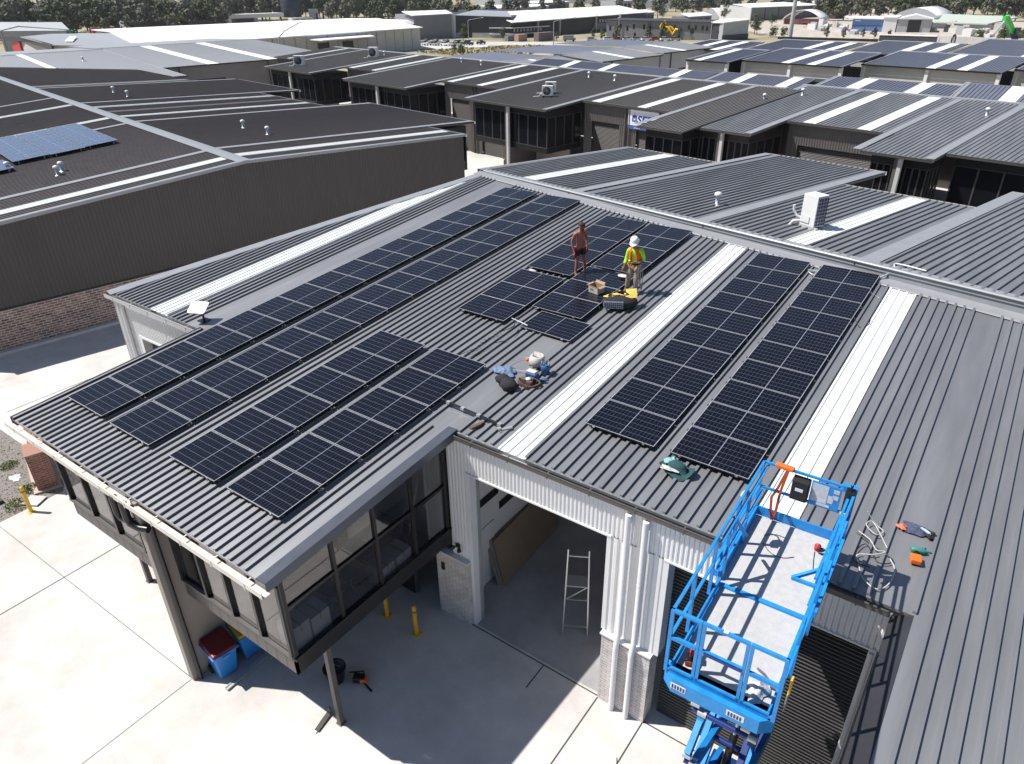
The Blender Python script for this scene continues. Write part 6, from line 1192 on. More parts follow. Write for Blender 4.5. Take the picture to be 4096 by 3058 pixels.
# ================================================================ PEOPLE
def skin(name, verts, edges, m, parent, sub=2, root=None):
    keys = list(verts); me = bpy.data.meshes.new(name); me.from_pydata([verts[k][:3] for k in keys], [(keys.index(a), keys.index(b)) for a, b in edges], [])
    o = bpy.data.objects.new(name, me); col.objects.link(o); o.parent = parent; me.materials.append(m)
    sk = o.modifiers.new('skin', 'SKIN'); sk.use_smooth_shade = True; sk.branch_smoothing = 0.3
    for i, k in enumerate(keys):
        d = me.skin_vertices[0].data[i]; r = verts[k][3:]; d.radius = (r[0], r[1] if len(r) > 1 else r[0]); d.use_root = (k == (root or keys[0]))
    ss = o.modifiers.new('sub', 'SUBSURF'); ss.levels = sub; ss.render_levels = sub
    return o
def lerp(a, b, t): return tuple(a[i] + (b[i] - a[i]) * t for i in range(3))
def body(pose):
    """pose: joint -> (x,y,z); returns skin verts and edges of one continuous figure facing -Y"""
    P = dict(pose); V = {}; E = []
    def add(k, p, *r): V[k] = (*p, *r)
    add('pelvis', P['pelvis'], .125, .105); add('waist', P['waist'], .115, .095); add('chest', P['chest'], .145, .11); add('collar', P['collar'], .085, .075); add('neck', P['neck'], .052); add('jaw', P['jaw'], .07, .075); add('head', P['head'], .088, .092); add('crown', P['crown'], .066)
    E += [('pelvis', 'waist'), ('waist', 'chest'), ('chest', 'collar'), ('collar', 'neck'), ('neck', 'jaw'), ('jaw', 'head'), ('head', 'crown')]
    for s in 'lr':
        add('hip' + s, P['hip' + s], .085); add('thigh' + s, lerp(P['hip' + s], P['knee' + s], .4), .077); add('knee' + s, P['knee' + s], .055); add('calf' + s, lerp(P['knee' + s], P['ankle' + s], .35), .053); add('ankle' + s, P['ankle' + s], .037); add('heel' + s, P['heel' + s], .038); add('toe' + s, P['toe' + s], .034)
        E += [('pelvis', 'hip' + s), ('hip' + s, 'thigh' + s), ('thigh' + s, 'knee' + s), ('knee' + s, 'calf' + s), ('calf' + s, 'ankle' + s), ('ankle' + s, 'heel' + s), ('ankle' + s, 'toe' + s)]
        add('sh' + s, P['sh' + s], .062); add('uarm' + s, lerp(P['sh' + s], P['elb' + s], .45), .047); add('elb' + s, P['elb' + s], .038); add('farm' + s, lerp(P['elb' + s], P['wri' + s], .35), .036); add('wri' + s, P['wri' + s], .024, .022); d = Vector(P['wri' + s]) - Vector(P['elb' + s]); d.normalize()
        palm = Vector(P['wri' + s]) + d * .05; add('palm' + s, palm, .032, .018)
        E += [('collar', 'sh' + s), ('sh' + s, 'uarm' + s), ('uarm' + s, 'elb' + s), ('elb' + s, 'farm' + s), ('farm' + s, 'wri' + s), ('wri' + s, 'palm' + s)]
        sd = d.cross(Vector(P.get('pn' + s, (1, 0, 0)))).normalized(); pn = sd.cross(d).normalized()
        for i, (off, ln) in enumerate(((-.027, .075), (-.009, .085), (.009, .08), (.027, .062))):
            a = palm + d * .04 + sd * off; b = a + d * ln * .5 - pn * .012; c = b + d * ln * .35 - pn * .025
            add(f'f{i}a' + s, a, .0095); add(f'f{i}b' + s, b, .0088); add(f'f{i}c' + s, c, .0075); E += [('palm' + s, f'f{i}a' + s), (f'f{i}a' + s, f'f{i}b' + s), (f'f{i}b' + s, f'f{i}c' + s)]
        a = palm - d * .01 - sd * .035; b = a - sd * .02 + d * .03 - pn * .012; add('th1' + s, a, .011); add('th2' + s, b, .009); E += [('palm' + s, 'th1' + s), ('th1' + s, 'th2' + s)]
    f = Vector(P['face']).normalized(); h = Vector(P['head'])
    add('nose', h + f * .108 - EZ * .02, .014); E.append(('head', 'nose'))
    sdv = f.cross(EZ).normalized()
    for i, s in enumerate((-1, 1)): add(f'ear{i}', h + sdv * s * .098 - EZ * .012, .018); E.append(('head', f'ear{i}'))
    return V, E
def face_parts(t, P, beard=False, glasses=False):
    f = Vector(P['face']).normalized(); h = Vector(P['head']); sd_ = f.cross(EZ).normalized()
    for s in (-1, 1):
        mb = MB(); mb.blob(h + f * .083 + sd_ * s * .033 + EZ * .012, .011, 8, 6); mb.build('eye', M_black, t)
    mb = MB(); mb.bar(h + f * .088 - EZ * .055 - sd_ * .022, h + f * .088 - EZ * .055 + sd_ * .022, .012, .01); mb.build('mouth', mat('lips', (.25, .08, .07), .6), t)
def garment(name, V, E, keys, grow, m, t, root, extra=None):
    S = {k: (*V[k][:3], *[r + grow for r in V[k][3:]]) for k in keys}
    if extra: S.update(extra)
    return skin(name, S, [(a, b) for a, b in E if a in S and b in S], m, t, 2, root)
M_skin = mat('sun reddened skin', (0.36, 0.115, 0.09), .55, var=.08, vscale=6)
M_skin2 = mat('tanned skin', (0.30, 0.16, 0.10), .55, var=.08, vscale=6)
base = dict(pelvis=(0, 0, .93), waist=(0, 0, 1.08), chest=(0, 0, 1.28), collar=(0, .0, 1.44), neck=(0, -.015, 1.51), jaw=(0, -.035, 1.575), head=(0, -.03, 1.65), crown=(0, -.015, 1.71), face=(0, -1, -.25),
            hipl=(.085, 0, .88), hipr=(-.085, 0, .88), kneel=(.10, -.01, .49), kneer=(-.10, -.01, .49), anklel=(.11, .02, .09), ankler=(-.11, .02, .09), heell=(.11, .05, .04), heelr=(-.11, .05, .04), toel=(.13, -.14, .035), toer=(-.13, -.14, .035),
            shl=(.175, .01, 1.40), shr=(-.175, .01, 1.40), elbl=(.235, .02, 1.12), elbr=(-.235, .02, 1.12), wril=(.245, -.06, .88), wrir=(-.245, -.06, .88))
# bare chested installer
P1 = dict(base); P1.update(anklel=(.19, .0, .09), heell=(.19, .03, .04), toel=(.22, -.15, .035), kneel=(.15, -.03, .49), ankler=(-.13, .0, .09), heelr=(-.13, .03, .04), toer=(-.16, -.15, .035), jaw=(0, -.06, 1.57), head=(.0, -.07, 1.645), crown=(0, -.055, 1.705), face=(-.25, -1, -.55), elbl=(.25, .05, 1.13), wril=(.24, -.02, .89), elbr=(-.26, .06, 1.13), wrir=(-.24, -.03, .90))
t = thing('person', 'bare chested man in dark red and black shorts standing between the panel blocks, looking down', 'person', on_roof(7.63, 13.30, .03), R(62))
V1, E1 = body(P1); t.scale = (1.12, 1.12, 1.03); skin('body', V1, E1, M_skin, t, 2, 'pelvis'); face_parts(t, P1)
M_short = mat('black shorts', (.018, .012, .014), .8); M_shortr = mat('dark red cloth', (.22, .012, .03), .8)
sh = {'pelvis': (*V1['pelvis'][:3], .142, .122), 'waist': (*lerp(V1['pelvis'], V1['waist'], .55), .128, .11)}
for s in 'lr': sh['hip' + s] = (*V1['hip' + s][:3], .108); sh['thigh' + s] = (*lerp(V1['hip' + s], V1['knee' + s], .55), .098)
skin('shorts', sh, [('pelvis', 'waist'), ('pelvis', 'hipl'), ('pelvis', 'hipr'), ('hipl', 'thighl'), ('hipr', 'thighr')], M_short, t, 2, 'pelvis')
for s in (-1, 1): mb = MB(); mb.blob((s * .165, .01, .78), (.035, .085, .17), 10, 8); mb.build('side_panel', M_shortr, t)
hd = Vector(P1['head']); mb = MB(); mb.blob(hd + Vector((0, .025, .035)), (.098, .105, .085), 14, 9, .07, random.Random(2)); mb.build('hair', mat('brown hair', (.05, .025, .015), .8), t)
mb = MB(); f_ = Vector(P1['face']).normalized(); sd_ = f_.cross(EZ).normalized(); mb.bar(hd + f_ * .088 + EZ * .012 - sd_ * .075, hd + f_ * .088 + EZ * .012 + sd_ * .075, .02, .03); mb.build('sunglasses', M_black, t)
mb = MB(); mb.blob(hd + f_ * .06 - EZ * .075, (.05, .05, .04), 10, 7); mb.build('beard', mat('dark beard', (.05, .028, .02), .9), t)
for s in 'lr': mb = MB(); a, h_ = Vector(P1['toe' + s]), Vector(P1['heel' + s]); mb.blob((a + h_) / 2 + EZ * .01, (.055, .14, .055), 12, 7); mb.build('shoe', M_brown, t)
mb = MB(); mb.tube([(.07, -.125, 1.4), (.05, -.15, 1.25), (.04, -.13, 1.1), (.06, -.12, 1.0)], .011, 6); mb.tube([(.07, -.12, 1.4), (.09, .02, 1.48), (.06, .12, 1.35)], .011, 6); mb.build('harness_cord', M_brown, t)
# hard hatted worker
P2 = dict(base); P2.update(jaw=(-.01, -.07, 1.57), head=(-.015, -.085, 1.64), crown=(-.01, -.07, 1.70), face=(-.2, -1, -.75), collar=(0, -.02, 1.44), neck=(0, -.04, 1.51), shl=(.19, -.01, 1.39), shr=(-.18, -.02, 1.38),
    elbl=(.26, .05, 1.11), wril=(.03, -.2, 1.07), pnl=(0, -1, 0), elbr=(-.23, -.04, 1.10), wrir=(-.26, -.14, .86), kneel=(.10, -.05, .50), anklel=(.09, .0, .09), heell=(.09, .035, .045), toel=(.07, -.17, .04), kneer=(-.13, -.06, .50), ankler=(-.18, .03, .09), heelr=(-.18, .065, .045), toer=(-.2, -.13, .04))
t = thing('person', 'worker in white hard hat, lime shirt, orange vest and beige trousers', 'person', on_roof(9.78, 12.96, .03), R(8))
V2, E2 = body(P2); t.scale = (1.08, 1.08, 1.0); skin('body', V2, E2, M_skin2, t, 2, 'pelvis'); face_parts(t, P2)
M_lime = mat('lime shirt', (.42, .80, .03), .8, var=.06); M_vest = mat('orange vest', (.88, .12, .02), .8, var=.08); M_beigep = mat('beige work trousers', (.36, .29, .235), .9, var=.2, vscale=7); M_boot = mat('tan boot leather', (.22, .13, .08), .8, var=.2)
ks = ['pelvis', 'waist', 'chest', 'collar', 'shl', 'shr', 'uarml', 'uarmr', 'elbl', 'elbr', 'farmr', 'farml']
Vx = dict(V2); Vx['pelvis'] = (*lerp(V2['pelvis'], V2['waist'], .35), .125, .11)
for s in 'lr': Vx['farm' + s] = (*lerp(V2['elb' + s], V2['wri' + s], .2 if s == 'l' else .7), .045)
o = garment('shirt', Vx, E2, ks, .018, M_lime, t, 'pelvis')
kt = ['pelvis', 'hipl', 'hipr', 'thighl', 'thighr', 'kneel', 'kneer', 'calfl', 'calfr', 'anklel', 'ankler']
Vt = dict(V2)
for s in 'lr': Vt['ankle' + s] = (*lerp(V2['calf' + s], V2['ankle' + s], .85), .06); Vt['calf' + s] = (*V2['calf' + s][:3], .062); Vt['knee' + s] = (*V2['knee' + s][:3], .066)
garment('trousers', Vt, E2, kt, .016, M_beigep, t, 'pelvis')
vs = {'a': (*lerp(V2['waist'], V2['pelvis'], .3), .15, .133), 'b': (*V2['waist'][:3], .148, .13), 'c': (*lerp(V2['waist'], V2['chest'], .55), .158, .134)}
# vest: shells left and right of an open front
def shell(name, z0, z1, a0, a1, m, rx0=.155, ry0=.135, rx1=.178, ry1=.15, n=18, lift=0.0):
    mb = MB(); V = []; F = []
    for j in range(7):
        u = j / 6; z = z0 + (z1 - z0) * u; rx = rx0 + (rx1 - rx0) * math.sin(u * 1.9); ry = ry0 + (ry1 - ry0) * math.sin(u * 1.9)
        if u > .75: rx *= 1 - .35 * (u - .75) * 2; ry *= 1 - .3 * (u - .75) * 2
        for i in range(n): a = R(a0 + (a1 - a0) * i / (n - 1)); V.append(((rx + lift) * math.cos(a), -.01 + (ry + lift) * math.sin(a), z))
    for j in range(6):
        for i in range(n - 1): F.append((j * n + i, j * n + i + 1, (j + 1) * n + i + 1, (j + 1) * n + i))
    mb.mesh(V, F, True); o = mb.build(name, m, t); sl = o.modifiers.new('solid', 'SOLIDIFY'); sl.thickness = .012; return o
shell('vest', .99, 1.42, -62, 242, M_vest); shell('vest_band', 1.03, 1.09, -62, 242, M_lime, lift=.012)
for x in (-1, 1): mb = MB(); mb.bar((x * .09, -.15, 1.36), (x * .11, -.03, 1.49), .05, .015); mb.bar((x * .11, -.03, 1.49), (x * .1, .11, 1.38), .05, .015); mb.build('vest_strap', M_vest, t)
hd = Vector(P2['head']) + EZ * .055 + Vector((-.0, .005, 0)); hm = Euler((R(22), R(-6), 0)).to_matrix()
mb = MB(); V = []; F = []; n = 24
for r, z, fy in [(.148, -.01, .055), (.132, .0, .03), (.127, .02, 0), (.122, .07, 0), (.1, .12, 0), (.06, .148, 0), (.001, .155, 0)]:
    for k in range(n): a = 6.2832 * k / n; c = max(0, -math.sin(a)); V.append(hd + hm @ Vector((r * .92 * math.cos(a), r * 1.1 * math.sin(a) - fy * c, z - .012 * c * (fy > 0))))
for i in range(6):
    for k in range(n): F.append((i * n + k, i * n + (k + 1) % n, (i + 1) * n + (k + 1) % n, (i + 1) * n + k))
mb.mesh(V, F, True); mb.build('hard_hat', mat('white helmet', (.84, .84, .85), .3), t)
for s in 'lr': mb = MB(); a, h_ = Vector(P2['toe' + s]), Vector(P2['heel' + s]); c = (a + h_) / 2; mb.blob(c + EZ * .015, (.058, .155, .06), 12, 7); mb.tube([c + Vector((0, .05, .03)), c + Vector((0, .06, .14)), c + Vector((0, .055, .2))], [.06, .058, .06], 10); mb.build('boot', M_boot, t)
mb = MB(); mb.lathe([(.155, 0), (.158, .02), (.155, .045)], (0, 0, .97), 20); mb.build('tool_belt', M_dcloth, t)
mb = MB(); mb.tube([(.16, .0, .98), (.2, -.02, .6), (.19, -.03, .34), (.22, -.03, .3), (.215, .0, .6), (.17, .02, .97)], .011, 6); mb.tube([(.17, .03, .97), (.25, .05, .7), (.26, .04, .3), (.24, .03, .16)], .010, 6); mb.bar((.245, .03, .34), (.25, .03, .14), .045, .03); mb.build('rope_lanyard', mat('grey rope', (.35, .33, .3), .9), t)
for k, (x, y, z) in enumerate(((.0, -.25, 1.02), (-.06, -.24, .99), (-.1, -.22, 1.04))): mb = MB(); mb.tube([(x, y, z + .04), (x - .03, y - .02, z - .04), (x + .02, y - .015, z - .09), (x + .05, y, z - .03)], .016, 8); mb.build('glove_finger', mat('orange glove', (.8, .28, .03), .7), t)
mb = MB(); mb.blob(Vector(P2['wrir']) + Vector((-.01, -.02, -.06)), (.048, .045, .085), 12, 8, .05, random.Random(3)); mb.build('work_glove', M_boot, t)
# small items at his feet
mb = MB(); mb.blob((0, 0, .04), (.2, .12, .045), 14, 6, .05, random.Random(5)); o = mb.build('white_hat', M_beige); o.location = RP3(9.15, 13.55, .02); tag(o, 'white cloth cap lying on the panels behind the hard hatted worker', 'cap')
t = thing('spirit_level', 'dark offcut of rail with a pale foot by the boots of the hard hatted worker', 'rail', on_roof(9.5, 12.78, .04), R(40))
mb = MB(); mb.box((-.05, -.04, 0), (.5, .04, .07)); mb.build('rail_bar', M_under, t); mb = MB(); mb.blob((-.15, 0, .06), (.13, .07, .04), 12, 6); mb.build('pale_foot', mat('pale yellow rubber', (.62, .55, .35), .7), t)

# ================================================================ SCISSOR LIFT
LX, LY_ = 17.42, 2.46
lift = thing('scissor_lift', 'bright blue scissor lift with its raised deck level with the roof edge', 'scissor lift', (LX, LY_, 0), R(1.8))
DZ, TOP, HW, HL = 6.86, 8.0, .73, 2.03
M_deck = mat('grey deck plate', (.46, .46, .46), .85, var=.12, vscale=9, bump=.3, bscale=120)
M_blued = mat('dark blue lift paint', (.006, .03, .17), .4, var=.1, vscale=4)
mb = MB(); mb.box((-HW + .04, -.02, DZ - .03), (HW - .04, HL - .04, DZ + .012)); mb.build('main_deck', M_deck, lift)
mb = MB(); mb.box((-HW + .08, -HL + .03, DZ - .06), (HW - .08, -.03, DZ - .02)); mb.build('extension_deck', M_deck, lift)
mb = MB(); mb.box((-HW + .04, -.06, DZ - .03), (HW - .04, .02, DZ + .02)); mb.build('deck_nosing', M_blue, lift)
mb = MB(); mb.box((-HW - .02, .0, DZ - .26), (-HW + .04, HL, DZ - .03)); mb.box((HW - .04, .0, DZ - .26), (HW + .02, HL, DZ - .03)); mb.box((-HW - .02, HL - .04, DZ - .26), (HW + .02, HL + .02, DZ - .03)); mb.box((-HW + .05, -HL + .1, DZ - .22), (-HW + .1, .1, DZ - .06)); mb.box((HW - .1, -HL + .1, DZ - .22), (HW - .05, .1, DZ - .06)); mb.build('deck_frame', M_blue, lift)
# front beam with chamfered ends
mb = MB(); a = [(-HW - .04, -HL + .06), (-HW - .04, -HL + .2), (HW + .04, -HL + .2), (HW + .04, -HL + .06), (HW - .12, -HL - .08), (-HW + .12, -HL - .08)][::-1]
V = [(x, y, DZ - .28) for x, y in a] + [(x, y, DZ - .02) for x, y in a]; n = 6; mb.mesh(V, [tuple(range(n))[::-1], tuple(range(n, 12))] + [(i, (i + 1) % n, n + (i + 1) % n, n + i) for i in range(n)]); mb.build('front_beam', M_blue, lift)
M_decal = mat('white decal', (.7, .72, .75), .5)
for x0, x1 in ((-.62, -.40), (.18, .42)):
    mb = MB(); mb.box((x0, -HL - .085, DZ - .20), (x1, -HL - .081, DZ - .09)); dc = mb.build('decal', M_decal, lift)
    mb = MB()
    for i in range(5): mb.box((x0 + .02 + i * .04, -HL - .088, DZ - .185), (x0 + .045 + i * .04, -HL - .0855, DZ - .11))
    mb.build('decal_print', M_blued, dc)
# toe boards
mb = MB(); mb.box((-HW, .05, DZ + .015), (-HW + .025, HL - .02, DZ + .2)); mb.box((-HW - .07, .02, DZ + .08), (-HW, HL - .1, DZ + .2)); mb.build('toe_board', M_blue, lift)
mb = MB(); mb.box((HW - .025, .05, DZ + .015), (HW, HL - .02, DZ + .2)); mb.box((HW, .0, DZ + .06), (HW + .06, HL - .1, DZ + .18)); mb.build('toe_board', M_blue, lift)
mb = MB(); mb.box((-HW, HL - .03, DZ + .015), (HW, HL, DZ + .2)); mb.build('toe_board', M_blue, lift)
mb = MB(); mb.box((-HW + .04, -HL + .02, DZ - .02), (-HW + .065, -.02, DZ + .14)); mb.build('toe_board', M_blue, lift)
mb = MB(); mb.box((HW - .065, -HL + .02, DZ - .02), (HW - .04, -.02, DZ + .14)); mb.build('toe_board', M_blue, lift)
mb = MB(); mb.box((-HW + .04, -HL + .0, DZ - .02), (HW - .04, -HL + .025, DZ + .1)); mb.build('toe_board', M_blue, lift)
def rail(name, pts, w=.04): 
    mb = MB()
    for a, b in zip(pts[:-1], pts[1:]): mb.bar(a, b, w, w)
    return mb.build(name, M_blue, lift)
XR = HW + .02
# left side
rail('top_rail', [(-XR, -HL + .02, TOP), (-XR, HL, TOP)]); rail('mid_rail', [(-XR, -HL + .02, TOP - .52), (-XR, HL, TOP - .52)]); rail('top_rail', [(-XR + .07, -.3, TOP - .08), (-XR + .07, HL, TOP - .08)], .04); rail('mid_rail', [(-XR + .07, -.3, TOP - .6), (-XR + .07, HL, TOP - .6)], .04)
rail('top_rail', [(XR, -HL + .02, TOP), (XR, HL, TOP)]); rail('mid_rail', [(XR, -HL + .02, TOP - .52), (XR, HL, TOP - .52)]); rail('top_rail', [(XR - .07, -.3, TOP - .08), (XR - .07, HL, TOP - .08)], .04); rail('mid_rail', [(XR - .07, -.3, TOP - .6), (XR - .07, HL, TOP - .6)], .04)
rail('top_rail', [(-XR, HL, TOP), (XR, HL, TOP)]); rail('mid_rail', [(-XR, HL, TOP - .52), (XR, HL, TOP - .52)])
for y in (-HL + .02, -1.2, -.3, .75, HL):
    for x in (-XR, XR): rail('post', [(x, y, DZ - .02), (x, y, TOP)], .05)
for y in (.1, 1.1): 
    for x in (-XR + .07, XR - .07): rail('post', [(x, y, DZ + .02), (x, y, TOP - .08)], .045)
rail('folding_brace', [(XR - .04, .35, DZ + .75), (XR - .42, .12, DZ + .55), (XR - .06, .05, DZ + .62)], .05); rail('folding_brace', [(-XR + .04, .35, TOP - .05), (-XR + .2, .72, TOP - .62)], .045); rail('folding_brace', [(-XR + .08, .3, TOP - .1), (-XR + .02, -.1, TOP - .75)], .05)
# front: fixed bay, gate, fixed bay
yf = -HL + .0
for x0, x1, nm in ((-XR, -.36, 'front_bay'), (-.31, .27, 'gate'), (.32, XR, 'front_bay')):
    mb = MB(); ring(mb, (x0 - .02, yf, DZ + .02), (x1 + .02, yf, DZ + .02), (x1 + .02, yf, TOP + .02), (x0 - .02, yf, TOP + .02), .045, .045, (0, 1, 0)); mb.bar((x0 + .02, yf + .02, TOP - .50), (x1 - .02, yf + .02, TOP - .50), .045, .06); g = mb.build(nm, M_blue, lift)
    if nm == 'gate':
        mb = MB(); mb.bar((x0 + .05, yf - .01, TOP - .5), (x1 - .02, yf - .01, TOP - .5), .02, .05); mb.box((x0 + .3, yf - .022, TOP - .52), (x0 + .46, yf - .018, TOP - .48)); mb.build('latch_bar', M_blued, g)
mb = MB(); mb.box((-.06, yf - .005, TOP + .022), (.0, yf + .05, TOP + .028)); mb.build('worn_paint', M_white, lift)
# control box, document board, straps and charger
mb = MB(); mb.box((-.22, HL - .12, TOP - .50), (.06, HL + .08, TOP - .10)); cbx = mb.build('document_box', M_rubber, lift, .02)
mb = MB(); mb.box((-.15, HL - .126, TOP - .3), (-.02, HL - .12, TOP - .24)); mb.build('label', M_decal, cbx)
mb = MB(); mb.box((.08, HL - .03, TOP - .52), (.56, HL - .005, TOP - .05)); bd = mb.build('notice_board', M_blue, lift)
for a, b in (((.10, -.44), (.36, -.08)), ((.37, -.4), (.46, -.25)), ((.44, -.18), (.53, -.1)), ((.44, -.30), (.53, -.22)), ((.2, -.50), (.42, -.45))):
    mb = MB(); mb.box((a[0], HL - .034, TOP + a[1]), (b[0], HL - .031, TOP + b[1])); mb.build('notice', mat('printed notice', (.55, .58, .62), .6, var=.25, vscale=14), bd)
mb = MB(); mb.box((.62, HL - .22, TOP - .34), (.76, HL - .04, TOP + .05)); mb.lathe([(.03, 0), (.015, .06), (.03, .1), (0, .12)], (.69, HL - .13, TOP + .05), 10); ct = mb.build('controller', M_black, lift, .01)
mb = MB(); mb.bar((.62, HL - .23, TOP - .38), (.74, HL - .2, TOP - .38), .05, .04); mb.build('yellow_trim', M_yellow, ct)
mb = MB(); mb.box((.56, HL - .06, TOP - .06), (.78, HL + .06, TOP + .05)); mb.build('controller_bracket', M_blue, lift)
# scissor arms
NLV, Z0, Z1, YA = 4, 1.25, DZ - .3, 1.12; hz = (Z1 - Z0) / NLV
for i in range(NLV):
    za, zb = Z0 + i * hz, Z0 + (i + 1) * hz
    for xi, (x, s) in enumerate(((-.46, 1), (-.34, -1), (.34, 1), (.46, -1))):
        mb = MB(); mb.bar((x, -YA * s, za + .08), (x, YA * s, zb - .08), .10, .26, up=EX.cross(UY) if False else EZ); arm = mb.build('scissor_arm', M_blue if i % 2 or x < 0 else M_blued, lift)
        mb = MB()
        for y, z in ((-YA * s, za + .08), (YA * s, zb - .08)): mb.lathe([(.06, -.07), (.06, .07)], (x, y, z), 12, axis=(1, 0, 0))
        mb.build('pivot', M_galv, arm)
    for y in (-YA, YA):
        mb = MB(); mb.tube([(-.5, y, zb - .08), (.5, y, zb - .08)], .045, 10); mb.build('cross_tube', M_blued, lift)
    mb = MB(); mb.tube([(-.42, 0, (za + zb) / 2), (.42, 0, (za + zb) / 2)], .05, 10); mb.build('cross_tube', M_blued, lift)
mb = MB(); mb.tube([(0, -.7, 2.3), (0, .2, 3.3)], .07, 12); mb.build('lift_ram', M_black, lift); mb = MB(); mb.tube([(0, .2, 3.3), (0, .75, 3.95)], .04, 12); mb.build('ram_rod', M_alu, lift)
mb = MB(); mb.tube([(.15, -1.0, 1.4), (.2, .4, 2.6), (.12, -.6, 3.9), (.2, .5, 5.0), (.1, -.4, 6.2), (.1, 0, DZ - .3)], .025, 8); mb.build('hose', M_rubber, lift)
mb = MB(); mb.box((-.58, -1.3, .32), (.58, 1.3, .82)); mb.box((-.66, -.75, .3), (.66, .75, .95)); mb.build('chassis', M_blue, lift, .02)
mb = MB(); mb.box((-.5, -1.25, .82), (.5, 1.25, 1.2)); mb.build('arm_housing', M_blued, lift, .02)
mb = MB(); mb.bar((.7, -1.35, .6), (.7, -1.35, 1.6), .04, .04); mb.bar((.35, -1.35, .6), (.35, -1.35, 1.6), .04, .04)
for k in range(3): mb.bar((.35, -1.35, .75 + k * .3), (.7, -1.35, .75 + k * .3), .03, .03)
mb.build('ladder', M_blue, lift)
for x in (-.56, .56):
    for y in (-.95, .95):
        mb = MB(); mb.lathe([(.2, -.13), (.32, -.12), (.34, -.06), (.34, .06), (.32, .12), (.2, .13)], (x, y, .34), 24, axis=(1, 0, 0)); wl = mb.build('wheel', M_rubber, lift)
        mb = MB(); mb.lathe([(.0, -.1), (.19, -.12), (.2, .12), (.0, .1)], (x, y, .34), 18, axis=(1, 0, 0)); mb.build('hub', M_galv, wl)
def LP(x, y, z):
    c, s = math.cos(R(1.8)), math.sin(R(1.8)); return Vector((LX + c * x - s * y, LY_ + s * x + c * y, z))
# things carried on the lift
t = thing('sling', 'orange ratchet sling hanging from the back rail of the blue lift', 'sling', LP(-.38, HL, TOP))
mb = MB(); mb.box((-.17, -.05, -.02), (.14, .05, .055)); mb.build('wrap', M_orange, t, .015)
M_web = mat('rust webbing', (.42, .07, .02), .8, var=.15)
for dx in (-.03, .03):
    mb = MB(); p = [Vector(q) for q in ((.05 + dx * .3, -.04, .0), (-.02 + dx, -.07, -.4), (-.06 + dx * 2, -.08, -.62), (-.05 + dx * 1.6, -.08, -.85), (-.04, -.1, -1.08))]
    for a, b in zip(p[:-1], p[1:]): mb.bar(a, b, .045, .012, up=UY)
    mb.build('webbing', M_web, t)
t = thing('rope_grab', 'small red and black rope device lying by the right toe board of the lift deck', 'rope device', LP(.5, 1.62, DZ + .02)); mb = MB(); mb.lathe([(.0, .0), (.05, 0), (.055, .09), (0, .12)], (-.06, 0, .0), 12); mb.build('red_cap', M_red, t)
mb = MB(); mb.tube([(.02 + .07 * math.cos(a), -.02 + .07 * math.sin(a), .02) for a in [k * .5236 for k in range(13)]], .015, 6, caps=False); mb.build('black_loop', M_black, t)
cable('offcut_wire', 'thin black wire offcut on the lift deck near the back', [LP(-.42, 1.5, DZ + .02), LP(-.25, 1.62, DZ + .02), LP(-.1, 1.62, DZ + .02)], .006, M_black, 'wire'); cable('offcut_wire', 'longer curved wire offcut across the middle of the lift deck', [LP(-.38, 1.3, DZ + .02), LP(-.2, 1.12, DZ + .02), LP(.0, 1.1, DZ + .02), LP(.16, 1.22, DZ + .02)], .006, M_black, 'wire'); cable('offcut_wire', 'wire offcut near the red rope device on the lift deck', [LP(.42, 1.55, DZ + .02), LP(.45, 1.35, DZ + .02), LP(.5, 1.1, DZ + .02)], .006, M_black, 'wire')
t = thing('tool_case', 'red and black tool standing in the front left corner of the lift deck', 'tool', LP(-.5, -1.72, DZ - .01), R(20)); mb = MB(); mb.box((-.07, -.08, 0), (.05, .06, .13)); mb.build('black_body', M_black, t, .01); mb = MB(); mb.box((-.02, -.03, .13), (.1, .08, .19)); mb.build('red_top', M_red, t, .012); mb = MB(); mb.box((-.06, -.086, .03), (.03, -.081, .1)); mb.build('label', M_orange, t)
t = thing('wrapped_panel_scrap', 'crumpled clear plastic wrap and strap in the front right corner of the lift deck', 'plastic wrap', LP(.45, -1.55, DZ - .01)); mb = MB(); cloth(mb, (0, -.12, 0), .17, .3, .12, 31); mb.build('wrap', mat('cloudy plastic', (.5, .5, .52), .25), t)
mb = MB(); mb.tube([(-.12, .22, .03), (0, .16, .05), (.1, .1, .03), (.2, .1, .05), (.22, .02, .03), (.12, .02, .04)], .016, 6); mb.build('strap', mat('grey strap', (.12, .11, .14), .8), t)
t = thing('yellow_tag', 'yellow tag and grey plate hanging outside the front right corner of the lift', 'tag', LP(HW + .1, -HL + .25, DZ + .35)); mb = MB(); mb.box((-.01, -.05, -.0), (.02, .05, .28)); mb.build('yellow_handle', M_yellow, t, .012); mb = MB(); mb.box((-.01, -.06, -.32), (.005, .06, .0)); mb.build('plate', mat('tag plate', (.3, .28, .2), .6), t)
t = thing('rail_clutter', 'clear plastic bag tied to the left rail of the lift', 'plastic bag', LP(-XR - .02, 1.1, TOP - .1)); mb = MB(); mb.blob((0, 0, -.05), (.06, .14, .1), 12, 8, .2, random.Random(6)); mb.build('bag', mat('clear plastic', (.55, .6, .68), .2), t)
mb = MB(); mb.tube([(0, .1, 0), (.05, .25, -.2), (.02, .35, -.45), (.05, .2, -.5)], .012, 6); mb.build('tie', M_white, t)

